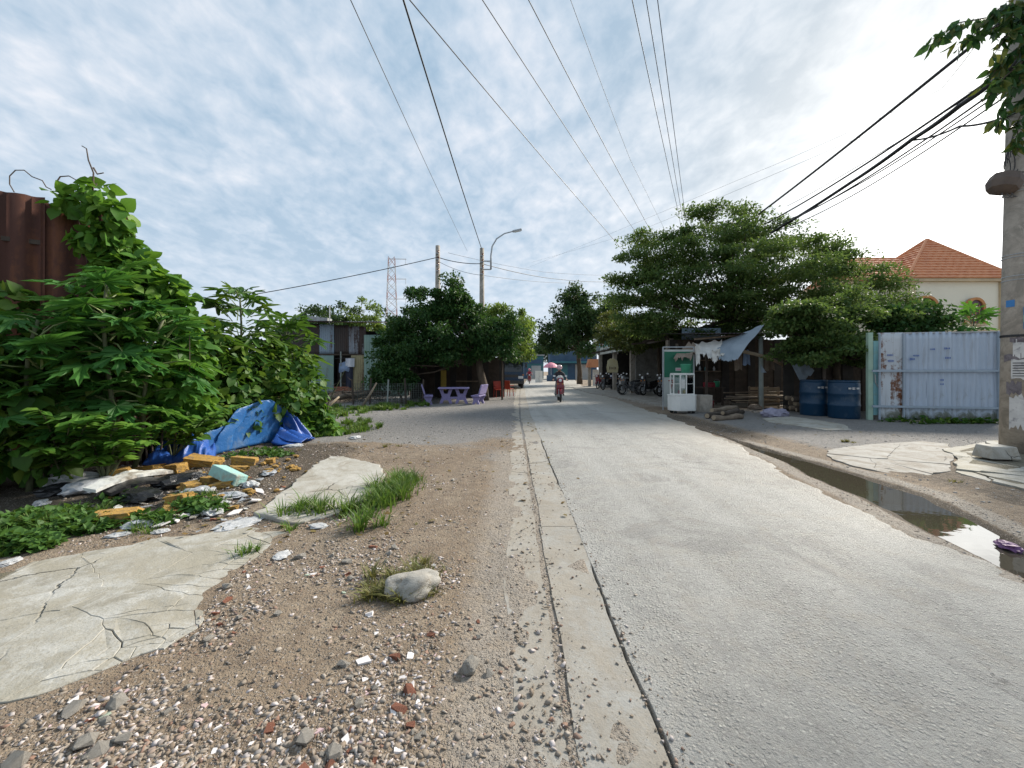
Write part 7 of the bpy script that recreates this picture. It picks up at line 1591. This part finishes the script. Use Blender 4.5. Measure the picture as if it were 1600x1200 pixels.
# ------------------------------------------------------------------ poles, lamp, tower, cables
def utility():
    p = G(1593, 708); b = empty('utility_pole', (p.x, p.y, 0), 0, 'concrete utility pole plastered with torn posters at the yard edge', 'pole')
    MB().tube([(0, 0, -.1), (-.0, 0, 3), (.05, 0, 9)], [.245, .21, .14], 20).build('shaft', M['pole_concrete'], b, True)
    for k, z in enumerate([3.05, 3.12, 3.45, 3.5, 4.6, 4.68]): MB().lathe([(.214, -.008), (.222, 0), (.214, .008)], 20, Matrix.Translation((.002 + .0045 * (z - 3) * 3, 0, z))).build('band', M['galv'], b)
    MB().lathe([(.232, 0), (.232, .04)], 20, Matrix.Translation((0, 0, 2.05))).build('strap', M['cable'], b)
    def poster(a0, a1, z0, z1, mat, name='poster', off=.003, torn=0):
        rad = lambda z: .245 - .035 * z / 3 + off; n = 8; vs = []; 
        for j in range(5):
            for i in range(n + 1):
                a = R(a0 + (a1 - a0) * i / n); z = z0 + (z1 - z0) * j / 4
                if torn and j in (0, 4): z += torn * mnoise.noise(Vector((i * 1.7, z0 * 9, j)))
                q = rad(z); vs.append((q * math.sin(a), -q * math.cos(a), z))
        MB().add(vs, [(j * (n + 1) + i, j * (n + 1) + i + 1, (j + 1) * (n + 1) + i + 1, (j + 1) * (n + 1) + i) for j in range(4) for i in range(n)]).build(name, M[mat], b, True)
    # angles measured from -Y, negative = toward the road
    poster(-70, 10, 1.7, 2.0, 'poster_white', torn=.05); poster(-80, 30, 1.95, 2.04, 'poster_dark', off=.004, torn=.03); poster(-75, -20, 1.32, 1.66, 'poster_white', off=.006, torn=.08); poster(-100, 40, 1.62, 1.75, 'poster_dark', torn=.06)
    poster(-40, 20, 2.42, 2.56, 'poster_blue', off=.004); poster(-40, 20, 2.3, 2.42, 'poster_green', off=.0042); poster(-40, 20, 2.18, 2.3, 'poster_blue', off=.0044); poster(-95, -65, 2.58, 2.7, 'poster_blue', off=.004)
    poster(-20, 60, .7, 1.3, 'poster_dark', torn=.1); poster(-30, 0, .85, .95, 'poster_blue', off=.008); poster(-80, -30, .5, 1.0, 'poster_white', off=.002, torn=.15); poster(-90, -45, 1.05, 1.25, 'poster_dark', off=.0025, torn=.1); poster(-25, 40, .35, .6, 'poster_white', off=.006, torn=.1)
    for k in range(6): poster(-70, -28, 1.36 + k * .045, 1.375 + k * .045, 'ink_dark', 'print_line', .0085)
    for k in range(3): poster(-34, 14, 2.2 + k * .125, 2.235 + k * .125, 'poster_white', 'print_line', .007)
    # junction box
    j = empty('junction_box', (p.x - .33, p.y - .05, 4.75), 0, 'weathered brown junction box fixed to the utility pole with looping cables', 'junction box')
    MB().lathe([(.09, -.17), (.2, -.12), (.23, 0), (.2, .13), (.1, .17)], 8, Matrix.Rotation(R(18), 4, 'Y')).build('housing', M['box_grey'], j); MB().box((.2, .03, 0), (.24, .08, .08)).build('bracket', M['steel'], j)
    for k in range(6):
        q = .12 + .05 * k; MB().tube([Vector((.05 + .03 * k, -.02 * k, .15)) + Vector((q * .5 * math.sin(t), 0, q * 1.2 * (1 - math.cos(t)))) for t in np.linspace(0, 2 * PI * .8, 14)], .007, 5).build('cable_loop', M['cable'], j)
    for k in range(3): MB().tube([Vector((-.05 + .06 * k, 0, -.12)) + Vector((.1 * (1 - math.cos(t)), -.02 * k, -.13 * math.sin(t))) for t in np.linspace(0, PI, 10)], .007, 5).build('cable_loop', M['cable_grey'], j)
    # far poles
    def pole(u, vtop, vbase_y, w, lab, arm=True):
        t_ = A(u, vtop, vbase_y); t = empty('utility_pole', (t_.x, t_.y, 0), 0, lab, 'pole'); MB().tube([(0, 0, -.1), (0, 0, t_.z)], [w, w * .65], 12).build('shaft', M['pole_concrete'], t, True)
        if arm:
            for k in range(4): MB().box((0, -w * .8, t_.z - .5 - k * .35), (.18, .1, .05)).build('bracket', M['steel'], t); MB().lathe([(.04, 0), (.055, .04), (.04, .08), (.055, .11), (.03, .14)], 8, Matrix.Translation((.07, -w * .9, t_.z - .47 - k * .35))).build('insulator', M['ceramic'], t)
        return t, t_
    pole(684, 384, 24.5, .2, 'plain concrete utility pole rising out of the shade tree crown'); t, tp = pole(753, 388, 24, .19, 'concrete utility pole carrying the curved street lamp')
    l = empty('street_lamp', (tp.x, 24, 0), 0, 'curved steel street lamp arm clamped to the concrete pole', 'street lamp'); O = Vector((tp.x, 24, 0)); q = lambda u, v: A(u, v, 23.8) - O
    MB().tube([q(767, 421), q(767, 400), q(769, 385), q(776, 373), q(788, 365), q(803, 361)], [.05, .05, .045, .04, .036, .034], 8).build('arm', M['galv'], l, True)
    for v in (408, 421): MB().tube([q(755, v), q(767, v)], .035, 6).build('clamp', M['galv'], l)
    MB().box((0, 0, 0), (.55, .2, .1), (0, R(-12), 0)).build('lamp_head', M['galv'], l, loc=q(808, 360), bevel=.03); MB().box((0, 0, -.055), (.4, .15, .03), (0, R(-12), 0)).build('lens', M['lamp_glass'], l, loc=q(809, 360))
    # lattice tower far away
    Y = 150.0; tb = A(612, 580, Y); z1 = A(612, 402, Y).z; tw = empty('lattice_tower', (tb.x, Y, 0), R(10), 'slim red and white lattice tower far behind the trees', 'tower'); n = 14; hw = lambda t: 2.6 - 1.5 * t
    for k in range(n):
        t0, t1 = k / n, (k + 1) / n; a, c = hw(t0), hw(t1); mb = MB()
        for sx, sy in ((-1, -1), (1, -1), (1, 1), (-1, 1)): mb.tube([(sx * a, sy * a, z1 * t0), (sx * c, sy * c, z1 * t1)], .1, 4, False)
        for i in range(4):
            P4 = [(-1, -1), (1, -1), (1, 1), (-1, 1)]; p0, p1 = P4[i], P4[(i + 1) % 4]; mb.tube([(p0[0] * a, p0[1] * a, z1 * t0), (p1[0] * c, p1[1] * c, z1 * t1)], .08, 4, False); mb.tube([(p1[0] * a, p1[1] * a, z1 * t0), (p0[0] * c, p0[1] * c, z1 * t1)], .08, 4, False)
        mb.build('lattice_section', M['tower_red' if k % 2 else 'tower_white'], tw)
    for k in range(3):
        z = z1 * (.985 - .17 * k); MB().tube([(-1, 0, z), (5.2, 0, z + .2)], .14, 4).build('cross_arm', M['tower_white'], tw); MB().tube([(5, 0, z), (5, 0, z - 1.8)], .09, 5).build('insulator_string', M['galv'], tw)
    # cables
    def cable(pts, rad, label, mat='cable', sag=.0, group=None, name='overhead_cable'):
        P = [Vector(q) for q in pts]; out = []
        for i in range(len(P) - 1):
            n = 18
            for k in range(n + (1 if i == len(P) - 2 else 0)):
                t = k / n; s = P[i].lerp(P[i + 1], t); s.z -= sag * 4 * t * (1 - t); out.append(s)
        c = out[0].copy(); tag(MB().tube([s - c for s in out], rad, 5).build(name, M[mat], None, True, loc=c), label, 'cable', group)
    def ray(u, v, z): Y = (z - CH) * F / (HY - v); return A(u, v, Y)
    T = A(753, 390, 23.9)
    cable([ray(612, -60, 8.4), T], .02, 'thick black cable running down to the top of the street lamp pole', sag=.1)
    cable([ray(525, -50, 8.3), A(730, 392, 40)], .01, 'thin cable slanting down behind the plain concrete pole', 'cable_grey', .1)
    cable([ray(590, -60, 8.6), ray(945, 358, 8.6), A(1010, 432, 34)], .012, 'overhead cable crossing the road toward the bend tree', 'cable', .06)
    cable([ray(715, -60, 9.2), ray(990, 358, 9.2), A(1040, 425, 36)], .011, 'overhead cable crossing the road above the layered tree edge', 'cable_grey', .06)
    cable([ray(795, -60, 9.4), ray(1000, 330, 9.4), A(1050, 420, 36)], .011, 'overhead cable crossing highest toward the layered tree', 'cable_grey', .06)
    cable([ray(870, -60, 9.6), ray(985, 250, 9.6), A(1060, 400, 38)], .006, 'faint thin wire crossing beside the highest crossing cable', 'cable_grey', .06)
    for k, (u0, u1, lab) in enumerate([(975, 1060, 'steep overhead cable, outermost of three running to the layered tree'), (1000, 1065, 'steep overhead cable, middle of three running to the layered tree'), (1020, 1070, 'steep overhead cable, innermost of three running to the layered tree')]):
        cable([ray(u0, -60, 9.3), ray(u1, 332, 9.3), A(u1 + 12, 400, 42)], .010, lab, 'cable_grey', .05)
    cable([A(320, 473, 21), A(684, 402, 24.3), A(753, 412, 23.9), A(870, 436, 38), A(960, 440, 46)], .022, 'black cable strung from the plain pole past the street lamp', sag=.12)
    cable([A(684, 408, 24.3), A(753, 430, 23.9), A(900, 442, 40)], .012, 'thin cable strung between the plain pole and the lamp pole', 'cable_grey', .15)
    cable([A(700, 395, 30), A(850, 425, 40), A(960, 430, 50)], .012, 'faint far cable passing behind the lamp pole', 'cable_grey', .1)
    # bundle from the near pole
    PX, PY = p.x, p.y
    def end(v): return A(1590, v, PY - .1)
    far = [(1185, 335, 17), (1195, 350, 17), (1205, 358, 17), (1210, 362, 17), (1215, 350, 16.5), (1230, 322, 16.5)]
    srt = [(1570, 30), (1600, 88), (1600, 110), (1600, 130), (1600, 120), (1600, 95)]
    labs = ['thickest black service cable slanting down from the pole top', 'black service cable second in the slanting row', 'black service cable third in the slanting row', 'heavy twisted cable bundle sagging into the layered tree', 'slim black cable above the heavy bundle', 'slim grey cable above the heavy bundle']
    for k in range(6):
        a = A(srt[k][0], srt[k][1], PY - .15); b_ = A(*far[k]); cable([a, b_], [.034, .026, .02, .016, .016, .01][k], labs[k], 'cable' if k < 5 else 'cable_grey', [.05, .15, .25, .3, .25, .1][k])
    cable([A(1592, 95, PY - .2), A(1500, 165, 8.4), A(1425, 218, 10.2), A(1330, 285, 13), A(1205, 364, 17)], .052, 'heavy twisted cable bundle drooping from the near pole into the layered tree', 'cable', .03)
    cable([A(1590, 175, PY - .2), A(1500, 197, 8.6), A(1425, 219, 10.2)], .022, 'cable branch joining the heavy bundle beside the junction box', 'cable', .06)
    cable([A(1560, 20, PY + .5), A(1470, 140, 10), A(1180, 270, 22), A(820, 420, 60)], .006, 'very thin wire running from the near pole along the whole street', 'cable_grey', .05)
    cable([A(1590, 110, PY), A(1330, 220, 14), A(1000, 360, 32), A(830, 410, 60)], .006, 'second very thin wire running along the street under the first', 'cable_grey', .05)
rubbish(); purple_set(); cart(); drums(); wood_piles(); vehicles(); utility()

# ------------------------------------------------------------------ clutter in the stall, fallen leaves
def clutter():
    r = random.Random(44)
    def bucket(loc, s, mat, lab):
        b = empty('plastic_bucket', loc, r.uniform(0, 6), lab, 'bucket'); b.scale = (s, s, s)
        MB().lathe([(.12, 0), (.15, .28), (.165, .3), (.15, .31), (.14, .29), (.11, .02)], 16).build('pail', M[mat], b, True)
        MB().tube([(.16 * math.cos(t), 0, .29 + .13 * math.sin(t)) for t in np.linspace(0, PI, 9)], .006, 5).build('handle', M['steel'], b)
    bucket((7.5, 15.9, .0), 1.1, 'grey_plastic', 'grey plastic bucket on the ground inside the stall')
    bucket((7.9, 16.3, .0), .9, 'red_paint', 'dark red plastic bucket inside the stall behind the firewood')
    bucket((8.75, 17.5, .776), .8, 'green_plastic', 'green plastic bucket standing on the dark work table')
    sh = empty('wall_shelf', (8.4, 18.75, 1.45), 0, 'dark wall shelf with bottles at the back of the stall', 'shelf')
    for z in (0, .5): MB().box((0, 0, z), (2.2, .28, .04)).build('shelf_board', M['wood'], sh)
    for x in (-1.05, 1.05): MB().box((x, 0, .25), (.05, .26, .5)).build('bracket', M['wood_dark'], sh)
    for k in range(12):
        m = ['sign_cream', 'green_plastic', 'red_paint', 'grey_plastic', 'sign_teal', 'white_plastic'][k % 6]; h = r.uniform(.16, .28)
        tag(MB().lathe([(.045, 0), (.05, h * .6), (.02, h * .8), (.02, h)], 10).build('bottle', M[m], None, True, loc=(7.5 + (k % 6) * .34 + r.uniform(-.06, .06), 18.7, 1.47 + .5 * (k // 6))), 'small bottle standing on the wall shelf at the back of the stall', 'bottle', 'bottles on the stall shelf')
    for k, (x, y, z, w, h, m, lab) in enumerate([(8.7, 15.75, 2.3, .28, .8, 'rag_brown', 'brown cloth hanging from the stall pole'), (9.05, 15.8, 2.25, .22, .55, 'shirt_blue', 'faded blue cloth hanging from the stall pole'), (10.0, 15.9, 2.2, .3, .7, 'rag_brown', 'brown cloth hanging beyond the stall post')]):
        c = MB(); c.grid(lambda u, v: ((u - .5) * w * (1 + .15 * v), .05 * math.sin(u * 9 + k) * v, -v * h - .04 * math.sin(u * 7)), 8, 8); tag(c.build('hanging_cloth', M[m], None, True, loc=(x, y, z)), lab, 'cloth')
    for k, (x, y, s, m, lab) in enumerate([(7.2, 16.6, .5, 'wood_pale', 'pale cardboard box at the near corner of the stall floor'), (10.9, 14.4, .42, 'wood', 'brown wooden box beside the stacked logs')]):
        b = empty('storage_box', (x, y, 0), r.uniform(-.4, .4), lab, 'box'); MB().box((0, 0, s * .35), (s, s * .8, s * .7), jit=.012).build('box', M[m], b, bevel=.008)
        for q in (-1, 1): MB().box((q * s * .36, 0, s * .74), (s * .3, s * .78, .012), (0, R(-28 * q), 0)).build('flap', M[m], b)
    dry = leafmat('fallen_leaf', (0.16, 0.10, 0.035), (0.22, 0.16, 0.06), (0.11, 0.12, 0.04), .15, .7, gain=1.0); ms = [lance_leaf('fallen_leaf', dry, .26), heart_leaf('fallen_leaf', dry, .4)]; pl = []
    for k in range(420):
        q = r.random()
        if q < .55: y = r.uniform(3.4, 9); x = -y * r.uniform(.15, 1.0)
        elif q < .66: y = r.uniform(3.5, 12); x = .3 + r.gauss(0, .35)
        else: y = r.uniform(6, 16); x = r.uniform(4.6, 9)
        f = rvec(r); f.z *= .15; z = max(H(x, y), .012 if 0 < x < 4 else -1) + .012
        if inpoly(x, y, PADPOLY): z = .055
        pl.append((Vector((x, y, z)), orient(f.normalized(), Vector((0, 0, 1)), r.uniform(-.3, .3)), r.uniform(.03, .075)))
    tag(join_leaves('fallen_leaves', ms, pl, [dry]), 'dry fallen leaves strewn over the verge and gutter', 'leaves', kind='stuff')
clutter()
